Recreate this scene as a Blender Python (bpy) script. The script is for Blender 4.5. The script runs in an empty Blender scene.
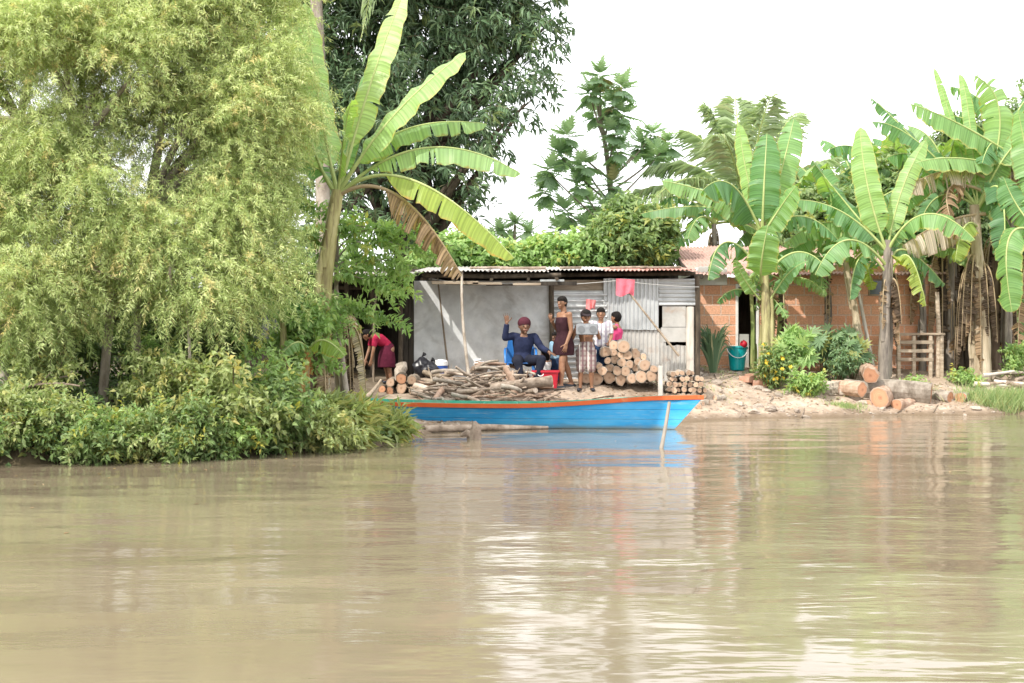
import bpy, math, random
import numpy as np
from mathutils import Vector, Matrix, Euler

random.seed(7)
RNG = np.random.default_rng(7)
scene = bpy.context.scene
COL = scene.collection
F = 1422.0            # focal length in pixels of a 50 mm lens on the 1024 px wide picture
CZ = 1.35             # eye height above the water


def P(px, py, d):
    """the point at distance d from the viewer that the photograph shows at pixel (px, py)"""
    return np.array([(px - 512.0) * d / F, d, CZ + (341.5 - py) * d / F])


def PX(px, d):
    return (px - 512.0) * d / F


# ------------------------------------------------------------------ terrain profile
EDGE = np.array([(-400, 8), (-60, 11), (-20, 14), (-8, 15.2), (-5.6, 15.6), (-3.1, 16.9), (-1.9, 18.3), (-1.45, 19.5),
                 (-1.25, 20.6), (-0.8, 21.4), (-0.3, 22.3), (0.6, 23.2), (2.5, 23.7), (3.4, 24.4), (6.1, 25.7), (9.5, 26.4),
                 (20, 28), (60, 33), (400, 60)], float)


def smooth(x, a, b):
    t = np.clip((x - a) / (b - a), 0, 1)
    return t * t * (3 - 2 * t)


def ground_z(x, y):
    x = np.atleast_1d(np.asarray(x, float)); y = np.atleast_1d(np.asarray(y, float))
    best = np.full(x.shape, 1e9)
    for (ax, ay), (bx, by) in zip(EDGE[:-1], EDGE[1:]):
        dx, dy = bx - ax, by - ay
        t = np.clip(((x - ax) * dx + (y - ay) * dy) / (dx * dx + dy * dy), 0, 1)
        best = np.minimum(best, np.hypot(x - ax - t * dx, y - ay - t * dy))
    sign = np.where(y > np.interp(x, EDGE[:, 0], EDGE[:, 1]), 1.0, -1.0)
    wob = 0.12 * np.sin(x * 2.3 + 1.0) + 0.07 * np.sin(x * 5.9 + y * 1.7) + 0.04 * np.sin(x * 13.1 - y * 3.0)
    t = best * sign + wob
    tn = np.clip(t, 0, None)
    zl = np.interp(tn, [0, .3, 1, 3, 8, 30], [0, .22, .48, .66, .78, .9])
    zc = np.interp(tn, [0, .3, 1.0, 1.7, 2.7, 4, 8, 30], [0, .10, .33, .57, .64, .70, .78, .9])
    zr = np.interp(tn, [0, .25, 1.0, 2.2, 3.7, 8, 30], [0, .11, .32, .72, .84, .90, .95])
    wl = 1 - smooth(x, -2.4, -1.0); wr = smooth(x, 2.4, 4.4)
    z = zl * wl + zr * wr + zc * (1 - wl - wr)
    z = np.where(t < 0, np.maximum(t * .35, -1.2), z)
    # hollow in the bank where the canoe lies
    cap = np.interp(y, [20, 21.5, 23.2, 24.2, 25.2, 26, 27], [.05, .06, .15, .40, .60, .70, 2])
    wc = smooth(x, -3.0, -2.3) * (1 - smooth(x, .2, 1.0))
    z = np.where(t > 0, z + wc * (np.minimum(z, cap) - z), z)
    bump = .018 * np.sin(x * 3.1 + 2 * np.sin(y * 1.3)) * np.sin(y * 2.7 + 1.2) + .010 * np.sin(x * 7.7 + y * 5.1) + .006 * np.sin(x * 17 - y * 13)
    return z + bump * np.clip(tn * 2.5, 0, 1)


def gz(x, y):
    return float(ground_z(x, y)[0])


# ------------------------------------------------------------------ mesh builder
class MB:
    def __init__(self):
        self.v = []; self.a = []; self.loops = []; self.tot = []; self.mi = []; self.n = 0

    def add(self, verts, faces, tone=(0.5, 0, 0), mat=0):
        verts = np.asarray(verts, float).reshape(-1, 3)
        self.v.append(verts)
        t = np.asarray(tone, float)
        if t.ndim == 1:
            t = np.repeat(t[None], len(verts), 0)
        self.a.append(t)
        if isinstance(faces, np.ndarray):
            self.loops.append((faces + self.n).ravel())
            self.tot.append(np.full(len(faces), faces.shape[1]))
            self.mi.append(np.full(len(faces), mat))
        else:
            for f in faces:
                self.loops.append(np.asarray(f) + self.n)
            self.tot.append(np.array([len(f) for f in faces], int))
            self.mi.append(np.full(len(faces), mat))
        self.n += len(verts)
        return self

    def mesh(self, name, mats, origin=(0, 0, 0), smooth_shade=False):
        me = bpy.data.meshes.new(name)
        v = np.concatenate(self.v) - np.asarray(origin, float)
        loops = np.concatenate(self.loops).astype(np.int32)
        tot = np.concatenate(self.tot).astype(np.int32)
        start = np.concatenate([[0], np.cumsum(tot)[:-1]]).astype(np.int32)
        me.vertices.add(len(v)); me.vertices.foreach_set('co', v.ravel().astype(np.float32))
        me.loops.add(len(loops)); me.loops.foreach_set('vertex_index', loops)
        me.polygons.add(len(tot)); me.polygons.foreach_set('loop_start', start)
        for m in (mats if isinstance(mats, (list, tuple)) else [mats]):
            me.materials.append(m)
        me.polygons.foreach_set('material_index', np.concatenate(self.mi).astype(np.int32))
        me.polygons.foreach_set('use_smooth', np.full(len(tot), bool(smooth_shade)))
        at = me.attributes.new('a', 'FLOAT_VECTOR', 'POINT')
        at.data.foreach_set('vector', np.concatenate(self.a).ravel().astype(np.float32))
        me.update(calc_edges=True)
        me.validate()
        return me

    def build(self, name, mats, parent=None, origin=None, smooth_shade=False, label=None):
        """one mesh object; vertices are given in world space, the object sits at `origin` or under its parent"""
        if parent is not None:
            origin = root_loc(parent)
        elif origin is None:
            v = np.concatenate(self.v); origin = np.array([*(v.min(0) + v.max(0))[:2] / 2, v[:, 2].min()])
        o = bpy.data.objects.new(name, self.mesh(name, mats, origin, smooth_shade))
        COL.objects.link(o)
        if parent is not None:
            o.parent = parent
        else:
            o.location = origin
        if label:
            o['label'] = label
        return o


def root_loc(o):
    while o.parent is not None:
        o = o.parent
    return np.array(o.location)


def thing(name, label, cat, loc, group=None):
    o = bpy.data.objects.new(name, None); COL.objects.link(o)
    o.empty_display_size = .1
    o.location = loc
    return tag(o, label, cat, group)


def tag(o, label, cat, group=None, kind=None):
    o['label'] = label; o['category'] = cat
    if group: o['group'] = group
    if kind: o['kind'] = kind
    return o


def copy_thing(o, parent=None):
    c = o.copy(); COL.objects.link(c)
    if parent is not None: c.parent = parent
    for ch in list(o.children):
        copy_thing(ch, c)
    return c


# ------------------------------------------------------------------ shapes
def nrm(v):
    v = np.asarray(v, float)
    return v / np.maximum(np.linalg.norm(v, axis=-1, keepdims=True), 1e-9)


BOXF = [(0, 3, 2, 1), (4, 5, 6, 7), (0, 1, 5, 4), (1, 2, 6, 5), (2, 3, 7, 6), (3, 0, 4, 7)]


def box(mb, lo, hi, mat=0, tone=(.5, 0, 0), jit=0.0):
    x0, y0, z0 = lo; x1, y1, z1 = hi
    v = np.array([(x0, y0, z0), (x1, y0, z0), (x1, y1, z0), (x0, y1, z0), (x0, y0, z1), (x1, y0, z1), (x1, y1, z1), (x0, y1, z1)])
    if jit: v = v + RNG.uniform(-jit, jit, v.shape)
    return mb.add(v, BOXF, tone, mat)


def bbox(mb, lo, hi, mat=0, tone=(.5, 0, 0), b=.01):
    """box with chamfered edges"""
    import bmesh
    bm = bmesh.new()
    bmesh.ops.create_cube(bm, size=1)
    lo = np.array(lo, float); hi = np.array(hi, float)
    for v in bm.verts:
        v.co = Vector((lo + hi) / 2 + np.array(v.co) * (hi - lo))
    bmesh.ops.bevel(bm, geom=list(bm.edges), offset=b, segments=2, affect='EDGES')
    bm.verts.index_update()
    mb.add([tuple(v.co) for v in bm.verts], [tuple(v.index for v in f.verts) for f in bm.faces], tone, mat)
    bm.free()


def frames(pts):
    pts = np.asarray(pts, float)
    T = nrm(np.gradient(pts, axis=0))
    up = np.array([0, 0, 1.0]) if abs(T[0][2]) < .9 else np.array([0, 1.0, 0])
    s = nrm(np.cross(T[0], up)); S = []
    for t in T:
        s = nrm(s - t * np.dot(s, t)); S.append(s)
    S = np.array(S)
    return T, S, np.cross(S, T)


def tube(mb, pts, radii, sides=8, mat=0, tone=(.5, 0, 0), caps=True, capmat=None, rough=0.0, flat=1.0):
    pts = np.asarray(pts, float); n = len(pts)
    radii = np.broadcast_to(np.asarray(radii, float), (n,))
    T, S, U = frames(pts)
    an = np.linspace(0, 2 * math.pi, sides, endpoint=False)
    r = radii[:, None] * np.ones((n, sides))
    if rough:
        lobe = 1 + rough * (RNG.normal(size=sides) * .6)
        r = r * lobe[None] * (1 + rough * .5 * RNG.normal(size=(n, sides)))
    v = pts[:, None] + r[..., None] * (np.cos(an)[None, :, None] * S[:, None] + flat * np.sin(an)[None, :, None] * U[:, None])
    i = np.arange(n - 1)[:, None] * sides; k = np.arange(sides)[None]; k2 = (k + 1) % sides
    f = np.stack([i + k, i + k2, i + sides + k2, i + sides + k], -1).reshape(-1, 4)
    tt = np.zeros((n * sides, 3)); tt[:] = tone
    mb.add(v.reshape(-1, 3), f, tt, mat)
    if caps:
        cm = mat if capmat is None else capmat
        for ring, c, rev in ((v[0], pts[0], False), (v[-1], pts[-1], True)):
            vv = np.concatenate([ring, c[None]])
            ff = [((j + 1) % sides, j, sides) if not rev else (j, (j + 1) % sides, sides) for j in range(sides)]
            mb.add(vv, ff, tone, cm)


def bez(pts, n=24):
    pts = np.asarray(pts, float)
    t = np.linspace(0, 1, n)[:, None]
    if len(pts) == 2: return pts[0] * (1 - t) + pts[1] * t
    if len(pts) == 3:
        return pts[0] * (1 - t) ** 2 + 2 * pts[1] * t * (1 - t) + pts[2] * t ** 2
    if len(pts) == 4:
        return pts[0] * (1 - t) ** 3 + 3 * pts[1] * t * (1 - t) ** 2 + 3 * pts[2] * t ** 2 * (1 - t) + pts[3] * t ** 3
    # catmull-rom through many points
    k = len(pts); u = np.linspace(0, k - 1, n); out = []
    for x in u:
        i = min(int(x), k - 2); f = x - i
        p0, p1, p2, p3 = pts[max(i - 1, 0)], pts[i], pts[i + 1], pts[min(i + 2, k - 1)]
        out.append(.5 * (2 * p1 + (p2 - p0) * f + (2 * p0 - 5 * p1 + 4 * p2 - p3) * f * f + (3 * p1 - p0 - 3 * p2 + p3) * f ** 3))
    return np.array(out)


def thru(a, b, c, n=24):
    """quadratic curve from a to c that passes through b half way"""
    a, b, c = map(lambda q: np.asarray(q, float), (a, b, c))
    return bez([a, 2 * b - (a + c) / 2, c], n)


# ------------------------------------------------------------------ leaves by the thousand
def _tpl_lance():
    v = np.array([(0, 0, 0), (.42, -1, .12), (.42, 1, .12), (.45, 0, 0), (1, 0, -.18)])
    return v, np.array([(0, 3, 4, 1), (0, 2, 4, 3)])


def _tpl_blade():
    return np.array([(0, 0, 0), (.38, -1, 0), (1, 0, -.1), (.38, 1, 0)]), np.array([(0, 3, 2, 1)])


def _tpl_oval():
    v = np.array([(0, 0, 0), (.25, -.8, .08), (.65, -.85, .06), (1, 0, -.16), (.65, .85, .06), (.25, .8, .08), (.3, 0, 0), (.65, 0, -.03)])
    return v, np.array([(0, 6, 7, 1), (1, 7, 7, 2), (7, 3, 3, 2), (0, 5, 7, 6), (5, 4, 7, 7), (4, 3, 3, 7)])


def _tpl_lobed():
    v = [(0, 0, 0), (1, 0, -.12)]; f = []
    m = [0, .1, .26, .42, .58, .74, .88]
    mid = []
    for x in m:
        mid.append(len(v)); v.append((x, 0, 0))
    wid = [.55, .85, 1.0, .9, .65, .4]
    for s in (-1, 1):
        for i in range(6):
            x0, x1 = m[i], m[i + 1]
            tip = len(v); v.append((x1 + .12, s * wid[i], .10 - .12 * wid[i]))
            b = len(v); v.append((x0 + .02, s * wid[i] * .55, .06))
            f.append((mid[i], mid[i + 1], tip, b) if s > 0 else (mid[i], b, tip, mid[i + 1]))
    v2 = len(v); v.append((.95, .14, 0)); v.append((.95, -.14, 0))
    f.append((mid[6], v2 + 1, 1, v2))
    return np.array(v), np.array(f)


def _tpl_palm7():
    v = [(0, 0, 0)]; f = []
    for k in range(7):
        a = (k - 3) * .62
        c, s = math.cos(a), math.sin(a)
        L = 1 - .28 * abs(k - 3) / 3
        i = len(v)
        for (x, y) in ((.5 * L, -.13), (L, 0), (.5 * L, .13)):
            v.append((.15 + .85 * (x * c - y * s), 1.0 * (x * s + y * c), .05 - .14 * x))
        f.append((0, i + 2, i + 1, i))
    return np.array(v), np.array(f)


TPL = {'lance': _tpl_lance(), 'blade': _tpl_blade(), 'oval': _tpl_lance(), 'lobed': _tpl_lobed(), 'palm7': _tpl_palm7()}


def leaves(mb, pos, dirv, up, L, W, tone, kind='lance', mat=0):
    """tone: (N,3) per leaf; L length, W half width"""
    tv, tf = TPL[kind]
    d = nrm(dirv); s = nrm(np.cross(d, up)); u = np.cross(s, d)
    N = len(pos); L = np.broadcast_to(L, (N,)); W = np.broadcast_to(W, (N,))
    V = pos[:, None] + tv[None, :, 0, None] * L[:, None, None] * d[:, None] + tv[None, :, 1, None] * W[:, None, None] * s[:, None] + tv[None, :, 2, None] * L[:, None, None] * u[:, None]
    f = (np.arange(N)[:, None, None] * len(tv) + tf[None]).reshape(-1, tf.shape[1])
    a = np.repeat(tone[:, None, :], len(tv), 1).copy()
    a[:, :, 2] = tv[None, :, 0]
    mb.add(V.reshape(-1, 3), f, a.reshape(-1, 3), mat)


def rand_dirs(n):
    return nrm(RNG.normal(size=(n, 3)))


def twig_foliage(mb, p, d, steps=5, seg=.12, droop=.2, wig=.2, per=3, L=(.1, .14), W=(.012, .018), spread=.7, down=.2,
                 kind='lance', upbias=1.0, yellow=.1, stemmat=None, stemw=.004, tone0=None, start=0, toward=None, face=1.0, nj=.75):
    """grow one twig from each point p with direction d, and set leaves along it"""
    T = len(p)
    p = p.copy(); d = nrm(d)
    tt = RNG.uniform(0, 1, T) if tone0 is None else tone0
    ty = (RNG.uniform(0, 1, T) < yellow) * RNG.uniform(.3, 1, T)
    segl = seg * RNG.uniform(.75, 1.25, T)[:, None]
    for k in range(steps):
        q = p + d * segl
        if stemmat is not None:
            s = nrm(np.cross(d, rand_dirs(T))) * stemw * (1 - .6 * k / steps)
            V = np.stack([p - s, p + s, q + s * .8, q - s * .8], 1)
            mb.add(V.reshape(-1, 3), np.arange(T * 4).reshape(-1, 4), (.5, 0, 0), stemmat)
        if k >= start:
            for j in range(per):
                f = RNG.uniform(0, 1, (T, 1))
                pos = p + (q - p) * f
                side = nrm(np.cross(d, rand_dirs(T)))
                ld = d * (1 - spread) + side * spread + np.array([0, 0, -down])
                up = np.array([-.42 * face, -.50 * face, upbias]) + rand_dirs(T) * nj
                if toward is not None: up = up + toward
                tone = np.stack([np.clip(tt * .55 + RNG.uniform(0, .45, T), 0, 1), np.clip(ty + (RNG.uniform(0, 1, T) < .04) * .6, 0, 1), np.zeros(T)], 1)
                leaves(mb, pos, ld, up, RNG.uniform(*L, T), RNG.uniform(*W, T), tone, kind)
        p = q
        d = nrm(d + np.array([0, 0, -droop]) + rand_dirs(T) * wig)
    return p


def clump_points(clumps, n, shell=.45, ymax=None):
    """n random points in ellipsoids (centre, radii), denser towards the skin; also the outward direction"""
    vol = np.array([c[1][0] * c[1][1] * c[1][2] for c in clumps]) ** .72
    idx = RNG.choice(len(clumps), n, p=vol / vol.sum())
    C = np.array([c[0] for c in clumps])[idx]; R = np.array([c[1] for c in clumps])[idx]
    u = rand_dirs(n); r = (shell + (1 - shell) * RNG.uniform(0, 1, n) ** .6)[:, None]
    return C + u * r * R, nrm(u / R), idx

# ------------------------------------------------------------------ materials
def nd(nt, typ, **kw):
    n = nt.nodes.new(typ)
    for k, v in kw.items():
        if k in n.inputs and not hasattr(type(n), k):
            n.inputs[k].default_value = v
        else:
            setattr(n, k, v)
    return n


def newmat(name):
    m = bpy.data.materials.new(name); m.use_nodes = True
    nt = m.node_tree; nt.nodes.clear()
    out = nd(nt, 'ShaderNodeOutputMaterial'); b = nd(nt, 'ShaderNodeBsdfPrincipled')
    nt.links.new(b.outputs[0], out.inputs[0])
    return m, nt, b, out


def ramp(nt, fac, cols, lo=.3, hi=.7):
    r = nd(nt, 'ShaderNodeValToRGB'); e = r.color_ramp.elements
    while len(e) < len(cols): e.new(.5)
    for i, c in enumerate(cols):
        e[i].position = lo + (hi - lo) * i / max(len(cols) - 1, 1); e[i].color = (*c, 1)
    nt.links.new(fac, r.inputs[0])
    return r.outputs[0]


def mix(nt, a, b, fac, mode='MIX'):
    n = nd(nt, 'ShaderNodeMix', data_type='RGBA', blend_type=mode)
    for sock, val in ((n.inputs[0], fac), (n.inputs[6], a), (n.inputs[7], b)):
        if isinstance(val, (float, int)): sock.default_value = val
        elif isinstance(val, tuple): sock.default_value = (*val, 1)
        else: nt.links.new(val, sock)
    return n.outputs[2]


def math_(nt, op, a, b=None, clamp=False):
    n = nd(nt, 'ShaderNodeMath', operation=op, use_clamp=clamp)
    for s, v in ((n.inputs[0], a), (n.inputs[1], b)):
        if v is None: continue
        if isinstance(v, (float, int)): s.default_value = v
        else: nt.links.new(v, s)
    return n.outputs[0]


def coords(nt, stretch=(1, 1, 1), rnd=True, which='Object'):
    tc = nd(nt, 'ShaderNodeTexCoord'); mp = nd(nt, 'ShaderNodeMapping'); mp.inputs['Scale'].default_value = stretch
    nt.links.new(tc.outputs[which], mp.inputs[0])
    if rnd:
        oi = nd(nt, 'ShaderNodeObjectInfo')
        sc = math_(nt, 'MULTIPLY', oi.outputs['Random'], 37.0)
        nt.links.new(sc, mp.inputs['Location'])
        return mp.outputs[0], oi.outputs['Random']
    return mp.outputs[0], None


def noise(nt, vec, scale, detail=6, rough=.6, dist=0.0):
    n = nd(nt, 'ShaderNodeTexNoise', Scale=scale, Detail=detail, Roughness=rough, Distortion=dist)
    nt.links.new(vec, n.inputs['Vector'])
    return n.outputs['Fac']


def bump(nt, b, h, strength=.3, dist=.01):
    n = nd(nt, 'ShaderNodeBump', Strength=strength, Distance=dist)
    nt.links.new(h, n.inputs['Height']); nt.links.new(n.outputs[0], b.inputs['Normal'])


def nmat(name, cols, scale=5, rough=.8, bmp=.4, stretch=(1, 1, 1), detail=7, var=.25, bscale=None, bdist=.01, spec=.25, metal=0.0, lo=.3, hi=.7, grime=None):
    m, nt, b, out = newmat(name)
    vec, rnd = coords(nt, stretch)
    c = ramp(nt, noise(nt, vec, scale, detail), cols, lo, hi)
    if grime:
        g = noise(nt, vec, grime[1], 5, .65, .6)
        c = mix(nt, c, grime[0], ramp(nt, g, [(0, 0, 0), (1, 1, 1)], grime[2], grime[3]))
    if var:
        h = nd(nt, 'ShaderNodeHueSaturation')
        nt.links.new(math_(nt, 'ADD', math_(nt, 'MULTIPLY', rnd, 2 * var), 1 - var), h.inputs['Value'])
        nt.links.new(c, h.inputs['Color']); c = h.outputs[0]
    nt.links.new(c, b.inputs['Base Color'])
    b.inputs['Roughness'].default_value = rough; b.inputs['Specular IOR Level'].default_value = spec; b.inputs['Metallic'].default_value = metal
    if bmp: bump(nt, b, noise(nt, vec, bscale or scale * 5, 5), bmp, bdist)
    return m


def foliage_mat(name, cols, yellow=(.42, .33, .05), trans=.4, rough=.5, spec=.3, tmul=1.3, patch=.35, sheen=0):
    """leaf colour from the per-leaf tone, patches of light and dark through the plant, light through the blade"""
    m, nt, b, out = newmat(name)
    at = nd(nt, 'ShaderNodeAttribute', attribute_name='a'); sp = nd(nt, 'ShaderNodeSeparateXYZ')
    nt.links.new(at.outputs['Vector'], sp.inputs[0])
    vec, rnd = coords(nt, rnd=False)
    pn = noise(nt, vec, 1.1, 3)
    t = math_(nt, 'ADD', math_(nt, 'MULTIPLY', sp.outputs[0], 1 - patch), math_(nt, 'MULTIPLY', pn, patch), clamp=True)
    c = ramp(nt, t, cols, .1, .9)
    c = mix(nt, c, yellow, sp.outputs[1])
    nt.links.new(c, b.inputs['Base Color']); b.inputs['Roughness'].default_value = rough; b.inputs['Specular IOR Level'].default_value = spec
    tr = nd(nt, 'ShaderNodeBsdfTranslucent')
    tc = mix(nt, c, (tmul, tmul * 1.05, tmul * .6), 1.0, 'MULTIPLY')
    nt.links.new(tc, tr.inputs[0])
    ms = nd(nt, 'ShaderNodeMixShader'); ms.inputs[0].default_value = trans
    nt.links.new(b.outputs[0], ms.inputs[1]); nt.links.new(tr.outputs[0], ms.inputs[2]); nt.links.new(ms.outputs[0], out.inputs[0])
    return m


def banana_mat(name, cols, edge, trans=.45, vein=.25, spec=.35):
    """a = (distance from the midrib 0..1, leaf tone, distance along the leaf)"""
    m, nt, b, out = newmat(name)
    at = nd(nt, 'ShaderNodeAttribute', attribute_name='a'); sp = nd(nt, 'ShaderNodeSeparateXYZ')
    nt.links.new(at.outputs['Vector'], sp.inputs[0])
    vec, _ = coords(nt, rnd=False)
    n1 = noise(nt, vec, 3, 4)
    t = math_(nt, 'ADD', math_(nt, 'MULTIPLY', sp.outputs[1], .7), math_(nt, 'MULTIPLY', n1, .3), clamp=True)
    c = ramp(nt, t, cols, .1, .9)
    ln = nd(nt, 'ShaderNodeTexNoise', noise_dimensions='1D', Scale=70.0, Detail=2.0)
    nt.links.new(math_(nt, 'ADD', sp.outputs[2], sp.outputs[1]), ln.inputs['W'])
    st = ramp(nt, ln.outputs['Fac'], [(1 - vein,) * 3, (1 + vein * .4,) * 3], .35, .65)
    c = mix(nt, c, st, 1.0, 'MULTIPLY')
    e = math_(nt, 'ADD', sp.outputs[0], math_(nt, 'MULTIPLY', noise(nt, vec, 14, 4), .55))
    c = mix(nt, c, edge, ramp(nt, e, [(0, 0, 0), (1, 1, 1)], .62 + .5, .62 + .64) if False else math_(nt, 'MULTIPLY', math_(nt, 'SUBTRACT', e, 1.16, clamp=True), 5.0, clamp=True))
    nt.links.new(c, b.inputs['Base Color']); b.inputs['Roughness'].default_value = .42; b.inputs['Specular IOR Level'].default_value = spec
    tr = nd(nt, 'ShaderNodeBsdfTranslucent'); nt.links.new(mix(nt, c, (1.5, 1.5, .5), 1.0, 'MULTIPLY'), tr.inputs[0])
    bump(nt, b, ln.outputs['Fac'], .25, .02)
    ms = nd(nt, 'ShaderNodeMixShader'); ms.inputs[0].default_value = trans
    nt.links.new(b.outputs[0], ms.inputs[1]); nt.links.new(tr.outputs[0], ms.inputs[2]); nt.links.new(ms.outputs[0], out.inputs[0])
    return m


def plain(name, col, rough=.5, spec=.4, var=.08, scale=12):
    c2 = tuple(x * (1 - var) for x in col); c1 = tuple(min(x * (1 + var), 1) for x in col)
    return nmat(name, [c2, c1], scale=scale, rough=rough, bmp=.08, var=0, spec=spec)


M = {}
M['bark'] = nmat('bark', [(.10, .075, .05), (.24, .19, .14), (.36, .31, .25)], 9, .9, .8, (1, 1, .35), var=.15, bdist=.02)
M['bark_grey'] = nmat('bark_grey', [(.16, .13, .10), (.33, .28, .23), (.46, .41, .35)], 8, .9, .8, (1, 1, .4), var=.2, bdist=.02)
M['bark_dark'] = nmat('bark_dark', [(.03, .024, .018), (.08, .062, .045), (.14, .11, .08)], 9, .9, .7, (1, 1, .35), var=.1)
M['driftwood'] = nmat('driftwood', [(.13, .095, .07), (.29, .225, .175), (.46, .38, .315)], 7, .9, .7, (1, 1, 1), var=.32, bdist=.015)
M['redwood'] = nmat('redwood', [(.24, .15, .105), (.38, .26, .19), (.50, .38, .30)], 8, .85, .5, var=.25)
M['plank'] = nmat('plank', [(.20, .15, .11), (.34, .27, .20), (.46, .39, .31)], 6, .85, .4, (.4, 3, 3), var=.2)
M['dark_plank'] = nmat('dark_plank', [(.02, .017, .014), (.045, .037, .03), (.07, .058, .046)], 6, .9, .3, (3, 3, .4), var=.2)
M['stem_green'] = nmat('stem_green', [(.12, .17, .05), (.22, .27, .09), (.32, .30, .13)], 6, .6, .2, (1, 1, .4), var=.1)
M['banana_stem'] = nmat('banana_stem', [(.17, .13, .07), (.36, .33, .15), (.50, .46, .25)], 5, .6, .4, (2, 2, .3), var=.15, grime=((.13, .09, .055), 6, .5, .7))
M['banana_stem_dry'] = nmat('banana_stem_dry', [(.30, .23, .15), (.46, .38, .27), (.58, .50, .38)], 5, .7, .4, (2, 2, .3), var=.1, grime=((.2, .15, .09), 6, .52, .75))
M['twig'] = nmat('twig', [(.13, .11, .065), (.22, .19, .11)], 6, .8, 0, var=0)
M['willow'] = foliage_mat('willow_leaf', [(.21, .31, .11), (.49, .58, .25), (.80, .84, .48)], (.72, .60, .30), .30, .5, .25, 1.2, .3)
M['shrub'] = foliage_mat('shrub_leaf', [(.075, .135, .05), (.19, .285, .105), (.42, .49, .23)], (.40, .38, .08), .38, .45, .4, 1.3)
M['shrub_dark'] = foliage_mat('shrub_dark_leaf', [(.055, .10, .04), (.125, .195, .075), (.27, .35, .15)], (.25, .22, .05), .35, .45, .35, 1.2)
M['shrub_light'] = foliage_mat('shrub_light_leaf', [(.15, .27, .09), (.31, .46, .17), (.50, .62, .28)], (.5, .45, .1), .42, .45, .35, 1.3)
M['bank_leaf'] = foliage_mat('bank_leaf', [(.15, .20, .07), (.32, .39, .16), (.56, .58, .30)], (.5, .44, .16), .4, .5, .35, 1.2)
M['mango'] = foliage_mat('mango_leaf', [(.06, .105, .06), (.125, .205, .105), (.27, .38, .19)], (.24, .30, .11), .15, .38, .5, 1.2)  # greens lifted so the leaf colour carries the haze of distance
M['breadfruit'] = foliage_mat('breadfruit_leaf', [(.19, .31, .18), (.33, .48, .28), (.52, .66, .44)], (.5, .25, .09), .3, .4, .6, 1.2)
M['palm'] = foliage_mat('palm_leaf', [(.26, .34, .19), (.42, .52, .31), (.60, .68, .47)], (.42, .36, .16), .35, .4, .5, 1.2)
M['agave'] = foliage_mat('agave_leaf', [(.05, .10, .05), (.10, .18, .085), (.2, .29, .15)], (.4, .36, .2), .2, .45, .4, 1.1)
M['grass'] = foliage_mat('grass_blade', [(.16, .25, .09), (.32, .42, .19), (.5, .56, .32)], (.55, .48, .26), .4, .55, .25, 1.2)
M['flower'] = plain('yellow_flower', (.80, .56, .05))
M['banana'] = banana_mat('banana_leaf', [(.08, .19, .085), (.18, .35, .15), (.38, .54, .25)], (.30, .23, .07))
M['banana_bright'] = banana_mat('banana_leaf_bright', [(.15, .31, .10), (.30, .47, .185), (.48, .61, .32)], (.5, .42, .14), .4)
M['banana_yellow'] = banana_mat('banana_leaf_yellowing', [(.16, .30, .07), (.36, .46, .11), (.56, .50, .14)], (.5, .28, .07), .5)
M['banana_dead'] = banana_mat('banana_leaf_dead', [(.16, .10, .06), (.36, .25, .16), (.52, .41, .30)], (.2, .12, .07), .25, .45, .1)
M['banana_pale'] = banana_mat('banana_leaf_bleached', [(.36, .30, .24), (.58, .50, .42), (.72, .65, .57)], (.35, .24, .17), .35, .4, .1)
M['banana_brown'] = banana_mat('banana_leaf_brown', [(.045, .032, .023), (.12, .085, .06), (.24, .18, .125)], (.1, .06, .04), .15, .5, .1)
M['midrib'] = nmat('midrib', [(.30, .38, .12), (.45, .50, .22)], 4, .5, .1, var=.05)
M['midrib_dead'] = nmat('midrib_dead', [(.30, .22, .13), (.44, .34, .22)], 4, .7, .1, var=.05)
M['concrete'] = nmat('concrete', [(.43, .44, .45), (.60, .61, .615), (.74, .745, .745)], 2.4, .9, .35, var=0, detail=9, bscale=24, grime=((.33, .315, .30), 1.9, .50, .78), lo=.28, hi=.72)
M['white_plaster'] = nmat('white_plaster', [(.62, .60, .57), (.82, .80, .77)], 4, .8, .2, var=0, grime=((.45, .36, .3), 3, .58, .75))
M['stone'] = nmat('stone', [(.22, .175, .14), (.40, .33, .27), (.56, .49, .42)], 6, .9, .6, var=.25, bdist=.02)
M['rubber_black'] = plain('black_plastic_bag', (.02, .02, .025), .35, .5)
M['line'] = plain('cord', (.45, .44, .42), .7)


def zinc(name, base, rust, rlo, rhi, stretch=(1, 1, 1), rough=.5, metal=.35):
    m, nt, b, out = newmat(name)
    vec, _ = coords(nt, stretch)
    c = ramp(nt, noise(nt, vec, 2.2, 7, .65), [tuple(x * .68 for x in base), base, tuple(min(1, x * 1.18) for x in base)])
    r = ramp(nt, noise(nt, vec, 2.9, 8, .7, .4), [(0, 0, 0), (1, 1, 1)], rlo, rhi)
    c = mix(nt, c, rust, r)
    nt.links.new(c, b.inputs['Base Color']); b.inputs['Roughness'].default_value = rough; b.inputs['Metallic'].default_value = metal
    bump(nt, b, noise(nt, vec, 9, 4), .15, .01)
    return m


M['zinc'] = zinc('galvanised_sheet', (.60, .61, .61), (.34, .22, .15), .62, .80)
M['zinc_light'] = zinc('galvanised_sheet_light', (.45, .435, .405), (.36, .26, .19), .54, .76, metal=.2)
M['zinc_dull'] = zinc('galvanised_sheet_dull', (.46, .475, .48), (.26, .20, .16), .60, .8, metal=.3)
M['zinc_roof'] = zinc('roof_sheet', (.56, .53, .50), (.33, .17, .11), .52, .66, metal=.25)
M['zinc_roof_red'] = zinc('roof_sheet_rusty_red', (.52, .24, .19), (.58, .46, .42), .50, .66, metal=.1)
M['roof_tile_pink'] = zinc('roof_sheet_pink', (.46, .29, .245), (.30, .19, .15), .52, .74, metal=.05, rough=.7)


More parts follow.
